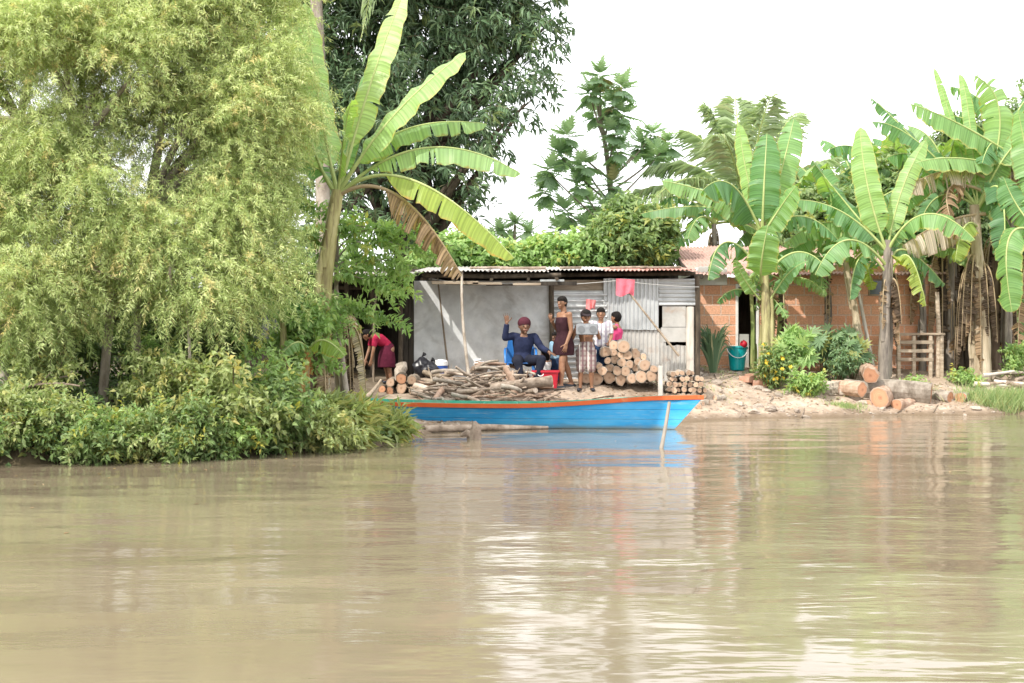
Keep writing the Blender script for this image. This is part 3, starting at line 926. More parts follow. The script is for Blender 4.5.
def build_people():
    g = gz
    R = math.radians
    # man waving from the blue chair
    x, y = PX(524, 25.0), 25.0
    person('seated man waving, in a maroon knit cap and navy long-sleeved shirt on the blue chair', (x, y, g(x, y)), R(6), 1.66,
           dict(pel=(-.02, .06, .47), wai=(-.02, .08, .60), che=(-.01, .07, .76), nec=(0, .03, .935), hea=(.005, -.02, 1.075),
                shL=(.19, .04, .885), shR=(-.19, .04, .90), elR=(-.335, -.02, .87), wrR=(-.31, -.08, 1.13), elL=(.30, -.03, .70), wrL=(.42, -.21, .615),
                hipL=(.075, .03, .46), hipR=(-.11, .03, .46), knL=(.27, -.36, .49), knR=(-.15, -.38, .47), anL=(.15, -.40, .08), anR=(-.10, -.44, .08)),
           'skin_dark', (R(5), R(2)), .158, [('trousers', 'navy_dark', 1.9, 1.0), ('shirt', 'navy', 1.92, 0), ('sandals', 'rubber_boot')], hair='', cap=('maroon_cap', False),
           hands={'R': dict(dir=np.array([-.08, -.1, 1.0]), side=np.array([1.0, 0, 0]), palm=np.array([0, -1.0, 0]), curl=.06, spread=.2, thumb=1),
                  'L': dict(dir=np.array([.7, -.6, -.35]), side=np.array([.5, .6, 0]), palm=np.array([0, 0, -1.0]), curl=.3, thumb=-1)})
    # woman standing, seen from her left side
    x, y = PX(564, 24.95), 24.95
    person('woman standing in a dark brown sleeveless dress with her dark hair tied back', (x, y, g(x, y)), R(-62), 1.6,
           dict(pel=(0, 0, .84), wai=(0, -.005, .98), che=(0, -.01, 1.14), nec=(0, .0, 1.325), hea=(0, -.04, 1.49),
                elL=(.20, .03, 1.00), wrL=(.205, -.075, .77), elR=(-.20, -.02, 1.01), wrR=(-.10, -.19, 1.16), hipL=(.08, 0, .82), hipR=(-.08, 0, .82),
                knL=(.10, -.10, .46), knR=(-.10, .07, .46), anL=(.12, -.13, .07), anR=(-.12, .22, .09)),
           'skin', (R(22), R(4)), .128, [('dress', 'brown_dress', .57, .118, .108, True), ('sandals', 'rubber_boot')], hair='bun', female=True,
           hands={'R': dict(dir=np.array([.3, -.5, .8]), side=np.array([1.0, .3, 0]), palm=np.array([0, 1.0, 0]), curl=.6, thumb=1),
                  'L': dict(dir=np.array([0, -.25, -1.0]), side=np.array([0, -1.0, 0.2]), palm=np.array([-1.0, 0, 0]), curl=.3, thumb=1)})
    # boy with the grey speaker box
    x, y = PX(586, 25.06), 25.06
    person('bare-chested boy in a black cap and plaid shorts holding up a grey box', (x, y, g(x, y)), R(-4), 1.40,
           dict(elL=(.235, -.03, .92), wrL=(.205, -.20, 1.03), elR=(-.235, -.03, .92), wrR=(-.205, -.20, 1.03), anL=(.10, .02, .065), anR=(-.10, 0, .065), knL=(.09, -.03, .4), knR=(-.09, -.03, .4)),
           'skin', (R(10), R(6)), .158, [('trousers', 'plaid', 1.05, 1.25), ('sandals', 'rubber_boot')], cap=('black_cap', True),
           hands={'L': dict(dir=np.array([-.5, -.6, .3]), side=np.array([0, 0, 1.0]), palm=np.array([-1.0, 0, 0]), curl=.4, thumb=1),
                  'R': dict(dir=np.array([.5, -.6, .3]), side=np.array([0, 0, 1.0]), palm=np.array([1.0, 0, 0]), curl=.4, thumb=1)})
    x2 = x; z2 = g(x, y)
    t = thing('speaker_box', 'grey rectangular speaker box held up in front of the boy in the cap', 'speaker', (x2, y - .29, z2 + .985))
    mb = MB(); bbox(mb, (x2 - .19, y - .36, z2 + .975), (x2 + .19, y - .235, z2 + 1.17), b=.015); mb.build('case', M['speaker_case'], t)
    for s in (-1, 1):
        mb = MB(); tube(mb, [(x2 + s * .10, y - .358, z2 + 1.07), (x2 + s * .10, y - .368, z2 + 1.07)], .062, 20); mb.build('cone', M['speaker_cone'], t)
    mb = MB(); bbox(mb, (x2 - .03, y - .368, z2 + 1.10), (x2 + .03, y - .3605, z2 + 1.15), b=.002); mb.build('control_panel', M['speaker_panel'], t)
    # boy behind him
    x, y = PX(601, 25.5), 25.5
    person('short-haired boy in a white plaid shirt looking out from behind the boy with the box', (x, y, g(x, y)), R(-8), 1.36,
           dict(elL=(.19, .0, .86), wrL=(.16, -.15, .75), elR=(-.19, .02, .86), wrR=(-.15, -.1, .72)), 'skin', (R(2), R(0)), .150,
           [('trousers', 'jeans', 1.85, 1.1), ('shirt', 'plaid_white', .8, -.3)], hair='short')
    # girl in pink behind the logs
    x, y = PX(617, 25.98), 26.0
    person('girl in a bright pink top with both arms stretched out beyond the stacked logs', (x, y, g(x, y)), R(-108), 1.27,
           dict(shL=(.135, 0, 1.0), shR=(-.135, 0, 1.0), elL=(.16, -.17, 1.02), wrL=(.08, -.29, 1.07), elR=(-.16, -.18, 1.01), wrR=(-.09, -.31, 1.08)), 'skin', (R(-12), R(2)), .155,
           [('trousers', 'jeans', 1.0, 1.1), ('singlet', 'pink', -.3)], hair='short', female=True)
    # small children by the red tub
    x, y = PX(545, 25.25), 25.25
    person('dark-haired toddler in a white top sitting low just beyond the red tub', (x, y, g(x, y)), R(-150), .84,
           dict(pel=(0, .02, .17), wai=(0, .03, .235), che=(0, .03, .32), nec=(0, .02, .41), hea=(0, 0, .51), shL=(.09, .02, .385), shR=(-.09, .02, .385),
                elL=(.13, -.03, .29), wrL=(.10, -.13, .24), elR=(-.13, -.03, .29), wrR=(-.10, -.13, .24), hipL=(.05, 0, .16), hipR=(-.05, 0, .16),
                knL=(.09, -.19, .20), knR=(-.09, -.19, .20), anL=(.10, -.24, .05), anR=(-.10, -.24, .05)), 'skin_light', (R(20), R(0)), .205,
           [('trousers', 'jeans', .9, 1.0), ('singlet', 'white_cloth', -.3)], hair='long', slim=1.15)
    x, y = PX(556, 25.42), 25.42
    person('small child in a light blue shirt and jeans half hidden by the standing woman', (x, y, g(x, y)), R(-40), .92, None, 'skin_dark', (R(0), R(6)), .185,
           [('trousers', 'jeans', 1.85, 1.1), ('shirt', 'light_blue', .8, -.3)], hair='short', slim=1.12)
    # woman bending at the open shed
    x, y = PX(387, 25.35), 25.35
    person('woman bending over in a crimson shirt and maroon skirt under the open shed', (x, y, g(x, y)), R(-72), 1.26,
           scaled(.86, pel=(0, .05, .70), wai=(0, -.03, .81), che=(0, -.16, .89), nec=(0, -.31, .95), hea=(0, -.43, .99), shL=(.14, -.28, .91), shR=(-.14, -.28, .91),
                elL=(.16, -.32, .68), wrL=(.12, -.36, .46), elR=(-.16, -.34, .69), wrR=(-.12, -.42, .48), hipL=(.075, .06, .69), hipR=(-.075, .06, .69),
                knL=(.08, .0, .39), knR=(-.08, -.02, .39), anL=(.09, .07, .065), anR=(-.09, .04, .065)), 'skin', (R(0), R(35)), .132,
           [('dress', 'maroon', .27, .13, .12, False), ('shirt', 'red_shirt', .7, .6), ('sandals', 'rubber_boot')], hair='bun', female=True)


M['speaker_case'] = plain('speaker_case', (.27, .28, .30), .5); M['speaker_cone'] = plain('speaker_cone', (.17, .175, .185), .6); M['speaker_panel'] = plain('speaker_panel', (.35, .36, .38), .4)

# ------------------------------------------------------------------ ground, water, sky, camera, light
def build_setting():
    def axis(lo, hi, step, far):
        a = np.arange(lo, hi + 1e-6, step); out = [a]; d = step; x = hi; p = []
        while x < far: d *= 1.35; x += d; p.append(x)
        x = lo; d = step; q = []
        while x > -far: d *= 1.35; x -= d; q.append(x)
        return np.concatenate([q[::-1], a, p])
    xs = axis(-9, 13, .085, 4000); ys = axis(14, 32, .085, 4000)
    X, Y = np.meshgrid(xs, ys); sh = X.shape
    Z = ground_z(X.ravel(), Y.ravel())
    nx = sh[1]
    i = (np.arange(sh[0] - 1)[:, None] * nx + np.arange(nx - 1)[None]).ravel()
    f = np.stack([i, i + 1, i + nx + 1, i + nx], 1)
    mb = MB(); mb.add(np.stack([X.ravel(), Y.ravel(), Z], 1), f)
    o = mb.build('ground', M['ground'], origin=(0, 0, 0), smooth_shade=True); o['kind'] = 'structure'
    mb = MB(); s = 4000
    mb.add([(-s, -s, 0), (s, -s, 0), (s, s, 0), (-s, s, 0)], [(0, 1, 2, 3)])
    o = mb.build('river_water', M['water'], origin=(0, 0, 0)); o['kind'] = 'structure'


SUN_DIR = nrm(np.array([.52, .52, -.74]))      # the way the light travels: from the front left, high


def build_light():
    w = bpy.data.worlds.new('World'); scene.world = w; w.use_nodes = True
    nt = w.node_tree; nt.nodes.clear()
    out = nd(nt, 'ShaderNodeOutputWorld'); bg = nd(nt, 'ShaderNodeBackground')
    sky = nd(nt, 'ShaderNodeTexSky'); sky.sky_type = 'NISHITA'; sky.sun_disc = False
    to_sun = -SUN_DIR
    sky.sun_elevation = math.asin(to_sun[2]); sky.sun_rotation = math.atan2(to_sun[0], to_sun[1])
    sky.altitude = 0; sky.air_density = 1.0; sky.dust_density = 4.0; sky.ozone_density = 1.0
    # thin bright cloud over the whole sky, with soft uneven patches
    tc = nd(nt, 'ShaderNodeTexCoord'); n = nd(nt, 'ShaderNodeTexNoise', Scale=2.2, Detail=5.0, Roughness=.55); nt.links.new(tc.outputs['Generated'], n.inputs['Vector'])
    veil = ramp(nt, n.outputs['Fac'], [(20.5, 20.7, 20.9), (24.0, 24.0, 23.9)], .3, .7)
    c = mix(nt, sky.outputs[0], veil, .78)
    nt.links.new(c, bg.inputs[0]); bg.inputs[1].default_value = .128
    nt.links.new(bg.outputs[0], out.inputs[0])
    L = bpy.data.lights.new('sun', 'SUN'); L.energy = 5.0; L.angle = math.radians(.6); L.color = (1, .95, .86)
    o = bpy.data.objects.new('sun', L); COL.objects.link(o)
    o.rotation_euler = Vector(SUN_DIR).to_track_quat('-Z', 'Y').to_euler(); o.location = (-20, -20, 40)
    cam = bpy.data.cameras.new('camera'); cam.lens = 50; cam.sensor_width = 36; cam.clip_end = 20000; cam.clip_start = .05
    c = bpy.data.objects.new('camera', cam); COL.objects.link(c); c.location = (0, 0, CZ); c.rotation_euler = (math.radians(90), 0, 0)
    scene.camera = c
    scene.view_settings.view_transform = 'Standard'; scene.view_settings.look = 'None'; scene.view_settings.exposure = 0; scene.view_settings.gamma = 1
    scene.cycles.max_bounces = 6; scene.cycles.transparent_max_bounces = 4; scene.cycles.diffuse_bounces = 3; scene.cycles.glossy_bounces = 3
    scene.cycles.use_denoising = True
    scene.cycles.sample_clamp_indirect = 6


# ------------------------------------------------------------------ sheets and houses
def corrugated(mb, o, u, v, n, width, length, pitch=.076, depth=.011, tone=(.5, 0, 0), mat=0, torn=0.0, sag=0.0):
    """sheet with ridges running along v; u is across the ridges, n the face normal"""
    u, v, n, o = (np.asarray(q, float) for q in (u, v, n, o))
    k = max(int(width / pitch * 8), 8); m = 8
    a = np.linspace(0, width, k + 1); b = np.linspace(0, length, m + 1)
    A, B = np.meshgrid(a, b)
    E = np.zeros_like(A)
    if torn:
        e = np.interp(a, np.linspace(0, width, 9), RNG.uniform(-torn, torn, 9)); E[-1] += e; E[0] -= e[::-1]
    H = depth * np.sin(A / pitch * 2 * math.pi) + sag * np.sin(B / max(length, .01) * math.pi) * np.sin(A / width * math.pi)
    V = o + A[..., None] * u + (B + E)[..., None] * v + H[..., None] * n
    i = (np.arange(m)[:, None] * (k + 1) + np.arange(k)[None]).ravel()
    f = np.stack([i, i + 1, i + k + 2, i + k + 1], 1)
    mb.add(V.reshape(-1, 3), f, tone, mat)


def build_hut():
    y = 26.5
    zt = 2.56
    t = thing('riverside_hut', 'low shack with a grey concrete wall, tin-sheet front and corrugated roof', 'shack', (.8, 27.5, gz(.8, 27.5)))
    xL, xM, xR = PX(414, y), PX(550, y), PX(696, y)
    # concrete wall, slightly uneven face
    mb = MB()
    nx, nz = 60, 44
    X, Z = np.meshgrid(np.linspace(xL, xM, nx), np.linspace(.42, zt - .08, nz))
    Yv = y + .012 * np.sin(X * 5 + 2 * np.sin(Z * 3)) + .006 * np.sin(X * 19 + Z * 13) + RNG.normal(0, .0018, X.shape)
    i = (np.arange(nz - 1)[:, None] * nx + np.arange(nx - 1)[None]).ravel()
    mb.add(np.stack([X, Yv, Z], -1).reshape(-1, 3), np.stack([i, i + 1, i + nx + 1, i + nx], 1))
    box(mb, (xL, y + .03, .42), (xM, y + .15, zt - .08))
    mb.build('concrete_wall', M['concrete'], t, smooth_shade=True, label='bare grey concrete wall with dark stains')
    # door-height board beside the wall and the shaded back
    mb = MB()
    w = (xL - PX(398, y)) / 3
    for k in range(3):
        x0 = PX(398, y) + k * w
        bbox(mb, (x0 + .004, y - .02 + .008 * k, .5), (x0 + w - .004, y + .02 + .008 * k, zt - .12), b=.006)
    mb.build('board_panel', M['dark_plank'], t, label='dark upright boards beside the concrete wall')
    # ridges lying flat (left bay)
    x605 = PX(606, y)
    zg = gz((xM + xR) / 2, y)
    for z0, z1, dx in ((zg - .1, 1.30, 0), (1.26, 2.02, .01), (1.98, 2.30, 0)):
        mb = MB(); corrugated(mb, (xM + .01 + dx, y + .03 - z0 * .012, z0), (0, 0, 1), (1, 0, 0), (0, -1, 0), z1 - z0, x605 - xM, pitch=.105, depth=.032, torn=.01)
        mb.build('tin_sheet', M['zinc'], t, smooth_shade=True, label='tin sheet with level ridges')
    mb = MB(); bbox(mb, (xM + .01, y + .05, 2.28), (x605 + .6, y + .09, zt - .06), b=.006); mb.build('header_board', M['plank'], t)
    # ridges standing up (middle bay), two sheets, the upper one overlapping
    x662 = PX(664, y)
    mb = MB(); corrugated(mb, (x605 - .02, y + .035, zg - .08), (1, 0, 0), (0, 0, 1), (0, -1, 0), x662 - x605 + .06, 1.05, depth=.011, torn=.012)
    mb.build('tin_sheet', M['zinc_light'], t, smooth_shade=True, label='pale lower tin sheet with upright ridges')
    mb = MB(); corrugated(mb, (x605 - .05, y - .005, 1.57), (1, 0, 0), (0, 0, 1), (0, -1, 0), x662 - x605 - .05, .95, depth=.012, torn=.012)
    mb.build('tin_sheet', M['zinc_dull'], t, smooth_shade=True, label='dull upper tin sheet with upright ridges')
    # patchwork right of it: level strip above, flat pale panels, small ridged piece below
    mb = MB(); corrugated(mb, (x662 - .10, y + .0, 2.02), (0, 0, 1), (1, 0, 0), (0, -1, 0), .5, xR - x662 + .10, depth=.012, torn=.01)
    mb.build('tin_sheet', M['zinc_dull'], t, smooth_shade=True, label='tin strip with level ridges under the eave')
    x685 = PX(686, y)
    mb = MB(); bbox(mb, (x662 - .03, y + .015, 1.62), (x685, y + .03, 2.01), b=.004); bbox(mb, (x662 - .05, y + .022, 1.34), (x685 + .01, y + .037, 1.615), b=.004)
    mb.build('flat_panel', M['zinc_light'], t, label='flat pale metal panels')
    mb = MB(); corrugated(mb, (x662 - .04, y + .01, zg - .05), (1, 0, 0), (0, 0, 1), (0, -1, 0), x685 - x662 + .04, 1.33 - zg, depth=.012, torn=.01)
    mb.build('tin_sheet', M['zinc_light'], t, smooth_shade=True)
    mb = MB(); bbox(mb, (x685 + .005, y - .03, zg - .1), (PX(694, y), y + .05, 2.0), b=.012); mb.build('door_post', M['plank_pale'], t, label='pale thick post at the right corner')
    # corner posts and rafters
    for px, py0 in ((400, 26.3), (551, 26.45), (697, 26.4)):
        mb = MB(); tube(mb, [(PX(px, py0), py0, .4), (PX(px, py0) + .02, py0, 1.5), (PX(px, py0), py0 - .02, zt)], .045, 8, rough=.08); mb.build('corner_post', M['bark_dark'], t)
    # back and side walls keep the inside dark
    mb = MB(); box(mb, (PX(255, 29.4), 29.3, .4), (xR, 29.36, 2.85)); box(mb, (xR - .03, y + .06, .4), (xR, 29.3, 2.6)); mb.build('dark_backing', M['dark_plank'], t)
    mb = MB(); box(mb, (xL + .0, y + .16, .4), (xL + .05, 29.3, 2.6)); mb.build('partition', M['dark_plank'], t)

    # roof: sheets falling gently to the river, a deep eave on the left with a slit of light between two sheets
    def roof_z(yy): return 2.585 + .068 * (yy - 25.4)
    spans = [(PX(417, 26), PX(438, 26), 25.15, 'zinc_roof'), (PX(436, 26) - .02, PX(490, 26), 25.2, 'zinc_roof'), (PX(486, 26), PX(548, 26), 25.3, 'zinc_roof'),
             (PX(545, 26), PX(606, 26), 26.08, 'zinc_roof'), (PX(603, 26), PX(652, 26), 26.12, 'zinc_roof_red'), (PX(649, 26), PX(697, 26), 26.10, 'zinc_roof_red')]
    vv = nrm(np.array([0, 1, .068])); nn = nrm(np.array([0, -.068, 1]))
    for k, (a, b, y0, m) in enumerate(spans):
        mb = MB(); corrugated(mb, (a, y0, roof_z(y0) + .012 * (k % 2) + .02), (1, 0, 0), vv, nn, b - a, 29.6 - y0, depth=.014, torn=.03)
        mb.build('roof_sheet', M[m], t, smooth_shade=True)
    for yy in (25.45, 26.6, 28.2, 29.4):
        mb = MB(); x0 = PX(425, 26) if yy < 26 else PX(420, 26); x1 = PX(560, 26) if yy < 26 else xR
        tube(mb, [(x0, yy, roof_z(yy) - .055), ((x0 + x1) / 2, yy, roof_z(yy) - .075), (x1, yy, roof_z(yy) - .05)], .04, 8, rough=.08); mb.build('purlin', M['bark_dark'], t)
    for px in (424, 455, 492, 528, 556):
        mb = MB(); x0 = PX(px, 26); tube(mb, [(x0, 25.3, roof_z(25.3) - .12), (x0 + .03, 29.4, roof_z(29.4) - .12)], .03, 7, rough=.1); mb.build('rafter', M['bark_dark'], t)
    # scraps of board and sheet tucked under the eave
    for k in range(9):
        x0 = PX(432 + k * 13.5, 25.4); L = RNG.uniform(.3, .9)
        mb = MB(); zz = roof_z(25.35) - .17 - RNG.uniform(0, .07)
        bbox(mb, (x0, 25.32 + .05 * (k % 3), zz), (x0 + L, 25.37 + .05 * (k % 3), zz + RNG.uniform(.03, .075)), b=.004)
        mb.build('eave_scrap', M[('plank', 'dark_plank', 'zinc_dull')[k % 3]], t)
    for k, (px, py) in enumerate(((500, 25.9), (470, 26.5), (528, 26.2), (610, 26.8), (640, 26.6), (560, 26.4))):
        mb = MB(); x0 = PX(px, py); tube(mb, [(x0, py, roof_z(py) + .06), (x0 + RNG.uniform(.3, .8), py + .2, roof_z(py) + .08)], .025, 7, rough=.15); mb.build('roof_weight', M['driftwood'], t)


M['plank_pale'] = nmat('pale_plank', [(.42, .37, .31), (.58, .53, .47), (.68, .63, .57)], 5, .85, .3, (3, 3, .4), var=.1)


def build_lean_to():
    t = thing('open_shed', 'dark open-sided shed with pole frame at the left of the concrete wall', 'shed', (PX(360, 27), 27, gz(PX(360, 27), 27)))
    x0, x1 = PX(225, 27.2), PX(412, 26.2)
    for px, d in ((347, 26.0), (372, 26.2), (300, 26.4), (250, 26.8)):
        mb = MB(); x = PX(px, d); tube(mb, [(x, d, gz(x, d) - .1), (x + .03, d, 1.5), (x - .02, d, 2.6)], .04, 8, rough=.1); mb.build('post', M['bark_dark'], t)
    mb = MB(); tube(mb, [(x0, 26.2, 2.50), (PX(330, 26), 26.0, 2.46), (x1, 25.9, 2.50)], .045, 8, rough=.08); mb.build('beam', M['bark_dark'], t)
    mb = MB(); tube(mb, [(x0, 26.6, 2.36), (x1, 26.3, 2.34)], .035, 8, rough=.08); mb.build('beam', M['bark_dark'], t)
    mb = MB(); corrugated(mb, (x0, 25.2, 2.53), (1, 0, 0), nrm(np.array([0, 1, .06])), nrm(np.array([0, -.06, 1])), x1 - x0 + .02, 4.2, depth=.014, torn=.04); mb.build('roof_sheet', M['zinc_roof'], t, smooth_shade=True)
    mb = MB()
    for k in range(26):
        a = x0 + (x1 - x0) * k / 26
        if k in (17, 20, 21): continue
        box(mb, (a, 29.2, .5), (a + (x1 - x0) / 26 - .015, 29.23, 2.6 - .05 * (k % 3)), jit=.006)
    mb.build('dark_backing', M['dark_plank'], t)  # dark wall added behind the open shed to make its inside dark
    mb = MB()
    V = []
    for k, (px, py) in enumerate(((243, 304), (276, 306), (284, 345), (250, 342))): V.append(P(px, py, 24.6 + .05 * k))
    g = 12; A = np.array(V); gr = []
    for i in range(g + 1):
        for j in range(g + 1):
            a, b = i / g, j / g
            p = (A[0] * (1 - a) + A[1] * a) * (1 - b) + (A[3] * (1 - a) + A[2] * a) * b
            gr.append(p + np.array([0, .035 * math.sin(a * 14 + b * 3), 0]))
    i = (np.arange(g)[:, None] * (g + 1) + np.arange(g)[None]).ravel()
    mb.add(gr, np.stack([i, i + 1, i + g + 2, i + g + 1], 1)); 
    mb.build('tarp', M['tarp'], t, smooth_shade=True, label='dark grey tarp hanging on the shed side')
    mb = MB()
    for k in range(5):
        p = P(284 + k * .5, 312 + k * 7, 25.5); bbox(mb, (p[0], p[1], p[2] - .06), (p[0] + .85, p[1] + .03, p[2] + .045), b=.006)
    mb.build('side_boards', M['redwood'], t, label='reddish boards on the shed side')


M['tarp'] = fabric('tarp_cloth', (.075, .08, .095), .7)


def build_brick_house():
    d = 29.0
    x0, xd0, xd1, x1 = PX(700, d), PX(736, d), PX(758, d), PX(942, d)
    t = thing('brick_house', 'unplastered orange clay-block house with a dark doorway', 'house', (6.0, 31, gz(6, 31)))
    zb = .35; zt = 2.66
    mb = MB()
    box(mb, (x0, d, zb), (xd0, d + .14, zt)); box(mb, (xd1, d, zb), (x1, d + .14, zt + .25)); box(mb, (xd0, d + .004, 2.53), (xd1, d + .136, zt))
    box(mb, (x0, d + .143, zb), (x0 + .14, d + 4.2, zt)); box(mb, (x1 - .14, d + .143, zb), (x1, d + 4.2, zt))
    # side gable
    mb.add([(x0 + .002, d + .14, zt + .003), (x0 + .002, d + 4.2, zt + .003), (x0 + .002, d + 4.2, zt + .86), (x0 + .002, d + .14, zt + .08)], [(0, 3, 2, 1)], mat=1)
    mb.build('block_wall', [M['brick'], M['white_plaster']], t)
    mb = MB(); bbox(mb, (x0 - .04, d - .035, 2.50), (PX(727, d), d - .003, 2.86), b=.01); bbox(mb, (x0 - .035, d + .0, 2.664), (x0 + .2, d + 4.0, 2.88), b=.01)
    mb.build('concrete_beam', M['white_plaster'], t, label='white plastered beam over the corner')
    mb = MB(); bbox(mb, (x0 - .045, d - .02, zb), (x0 - .004, d + .16, 2.5), b=.006); mb.build('corner_strip', M['white_plaster'], t)
    # room behind the doorway
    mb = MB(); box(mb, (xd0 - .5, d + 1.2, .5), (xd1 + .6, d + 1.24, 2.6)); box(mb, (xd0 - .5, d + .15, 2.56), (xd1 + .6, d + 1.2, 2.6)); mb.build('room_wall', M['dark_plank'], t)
    mb = MB(); bbox(mb, (xd0 - .01, d - .03, zb), (xd0 + .045, d + .02, 2.52), b=.006); bbox(mb, (xd1 - .04, d - .03, zb), (xd1 + .015, d + .02, 2.52), b=.006); bbox(mb, (xd0 + .047, d - .03, 2.46), (xd1 - .042, d + .02, 2.52), b=.006)
    mb.build('door_frame', M['white_plaster'], t)
    f = MB(); bbox(f, (PX(739, d), d - .06, .72), (PX(748.5, d), d - .033, 1.50), b=.006); o = f.build('half_door', M['zinc_light'], t, label='pale grey lower half of the door')
    # roof falling to the river
    v = nrm(np.array([0, 1, .185])); n = nrm(np.array([0, -.185, 1]))
    for k in range(6):
        a = x0 - .18 + k * .85
        mb = MB(); corrugated(mb, (a, d - .35, zt + .04 + .015 * (k % 2)), (1, 0, 0), v, n, .90, 4.8, depth=.016, torn=.02)
        if k > 0: 
            pass
        mb.build('roof_sheet', M['roof_tile_pink'], t, smooth_shade=True)
    mb = MB(); bbox(mb, (x0 - .21, d - .36, zt - .04), (x0 + .02, d - .32, zt + .05), b=.006)
    pts = [(x0 - .19, d - .34, zt + .01), (x0 - .19, d + 4.4, zt + .01 + .185 * 4.74)]
    tube(mb, pts, .035, 6); mb.build('verge_board', M['dark_plank'], t)
    # small shuttered window under the eave
    w = MB(); bbox(w, (PX(868, d), d - .03, 2.28), (PX(884, d), d - .004, 2.62), b=.006); wo = w.build('window', M['plank'], t)
    w = MB(); box(w, (PX(869.5, d), d - .036, 2.31), (PX(882.5, d), d - .032, 2.59)); w.build('pane', M['dark_glass'], wo)


M['dark_glass'] = plain('dark_glass', (.03, .045, .07), .15, .6)


# ------------------------------------------------------------------ the canoe
def build_boat():
    bow = P(704, 397.5, 21.75); stern = np.array([-3.35, 23.55, .40])
    ax = np.array([bow[0] - stern[0], bow[1] - stern[1], 0]); L = np.linalg.norm(ax); ax /= L
    sd = np.array([ax[1], -ax[0], 0])          # towards the viewer
    n = 60
    s = np.linspace(0, 1, n)
    top_z = .405 - .045 * np.sin(np.clip(s * 1.15, 0, 1) * math.pi) + .105 * smooth(s, .55, 1.0) + .0 * s
    keel_z = -.10 + .03 * (1 - smooth(s, 0, .25)) + .07 * smooth(s, .86, 1.0)
    half = .50 * np.clip(1 - smooth(s, .45, 1.02) ** 1.3 * 1.0, 0, 1) * (.72 + .28 * smooth(s, 0, .35))
    half[-1] = .012
    rake = .36 * smooth(s, .80, 1.0)           # bottom stops short of the stem head
    prof = [(0, 0), (.52, .0), (.70, .06), (.80, .28), (.90, .62), (1.0, 1.0)]

    def pt(i, w, hgt, side, infl=0.0):
        c = stern + ax * (L * s[i] - rake[i] * (1 - hgt) * (1.35 if s[i] > .8 else 0))
        hw = max(half[i] * w + infl, .004)
        z = keel_z[i] + (top_z[i] - keel_z[i]) * hgt
        q = c + sd * side * hw; q[2] = z
        return q
    t = thing('wooden_canoe', 'long blue wooden canoe with a red gunwale moored at the bank', 'boat', (stern + bow) / 2 * np.array([1, 1, 0]))
    t['label'] = 'long blue wooden canoe with a red rim moored along the bank'

    def shell(infl, mat_name, name, lab=None, cap=True):
        mb = MB(); ring = []
        for side in (1, -1):
            pr = prof if side == 1 else prof[::-1]
            for (w, h) in pr:
                if side == 1 and w == 0: continue
                ring.append((w, h, side))
        ring = [(w, h, 1) for (w, h) in prof[::-1]] + [(w, h, -1) for (w, h) in prof[1:]]
        V = np.array([[pt(i, w, h if infl == 0 else max(h, .08), sg, infl) for (w, h, sg) in ring] for i in range(n)])
        m = len(ring); i = (np.arange(n - 1)[:, None] * m + np.arange(m - 1)[None]).ravel()
        f = np.stack([i, i + m, i + m + 1, i + 1], 1)
        mb.add(V.reshape(-1, 3), f)
        if cap: mb.add(V[0], [tuple(range(m))])
        return mb.build(name, M[mat_name], t, smooth_shade=True, label=lab)
    shell(0, 'boat_blue', 'hull')
    shell(-.022, 'boat_green', 'lining', 'green painted inside of the hull')
    for side in (1, -1):
        mb = MB(); V = []
        for i in range(n):
            o = pt(i, 1, 1, side)
            for (du, dz) in ((-.028, .018), (.026, .018), (.024, -.046), (.004, -.05), (-.028, -.03)):
                V.append(o + sd * side * (du if half[i] > .03 else du * .4) + np.array([0, 0, dz]))
        i = np.arange(n - 1)[:, None] * 5; k = np.arange(5)[None]
        f = np.stack([i + k, i + (k + 1) % 5, i + 5 + (k + 1) % 5, i + 5 + k], -1).reshape(-1, 4)
        if side < 0: f = f[:, ::-1]
        mb.add(np.array(V), f); mb.add(np.array(V[-5:]), [(0, 1, 2, 3, 4)])
        mb.build('gunwale', M['boat_red' if side == 1 else 'boat_green'], t, label='red near gunwale strip' if side == 1 else 'green far gunwale strip')
    for f in (.16, .36, .56, .74):
        i = int(f * (n - 1)); mb = MB()
        a, b = pt(i, .93, .80, 1, -.02), pt(i, .93, .80, -1, -.02)
        mid = (a + b) / 2; hw = np.linalg.norm(a - b) / 2
        c = [mid + sd * q * hw + ax * e + np.array([0, 0, z]) for z in (0, .03) for (q, e) in ((-1, -.11), (1, -.11), (1, .11), (-1, .11))]
        mb.add(c, BOXF); mb.build('thwart', M['boat_green'], t)
    # ribs
    for f in np.linspace(.08, .9, 10):
        i = int(f * (n - 1)); mb = MB()
        pts = [pt(i, w, max(h, .09), sg, -.035) for (w, h, sg) in [(w, h, 1) for (w, h) in prof[::-1]] + [(w, h, -1) for (w, h) in prof[1:]]]
        tube(mb, pts, .018, 6); mb.build('rib', M['boat_green'], t)
    # mooring stake and scraps along the hull
    a, b = P(660.5, 448, 18.05), P(669.5, 402, 18.2); a = a - (b - a) * .6
    mb = MB(); tube(mb, thru(a, (a + b) / 2 + np.array([.012, 0, 0]), b, 10), np.linspace(.030, .021, 10), 9, rough=.06, capmat=1)
    tag(mb.build('mooring_stake', [M['stake'], M['stake']], smooth_shade=True), 'pale bare stake leaning in the water in front of the blue bow', 'stake')
    a, b = P(424, 433, 21.0), P(548, 428, 22.0)
    mb = MB(); tube(mb, [(a[0], a[1], .06), ((a[0] + b[0]) / 2, 21.6, .045), (b[0], b[1], .02)], [.05, .045, .02], 8, rough=.12)
    tag(mb.build('driftwood_log', M['driftwood'], smooth_shade=True), 'low grey driftwood pole lying along the foot of the canoe', 'driftwood')
    p = P(475, 439, 19.7); mb = MB()
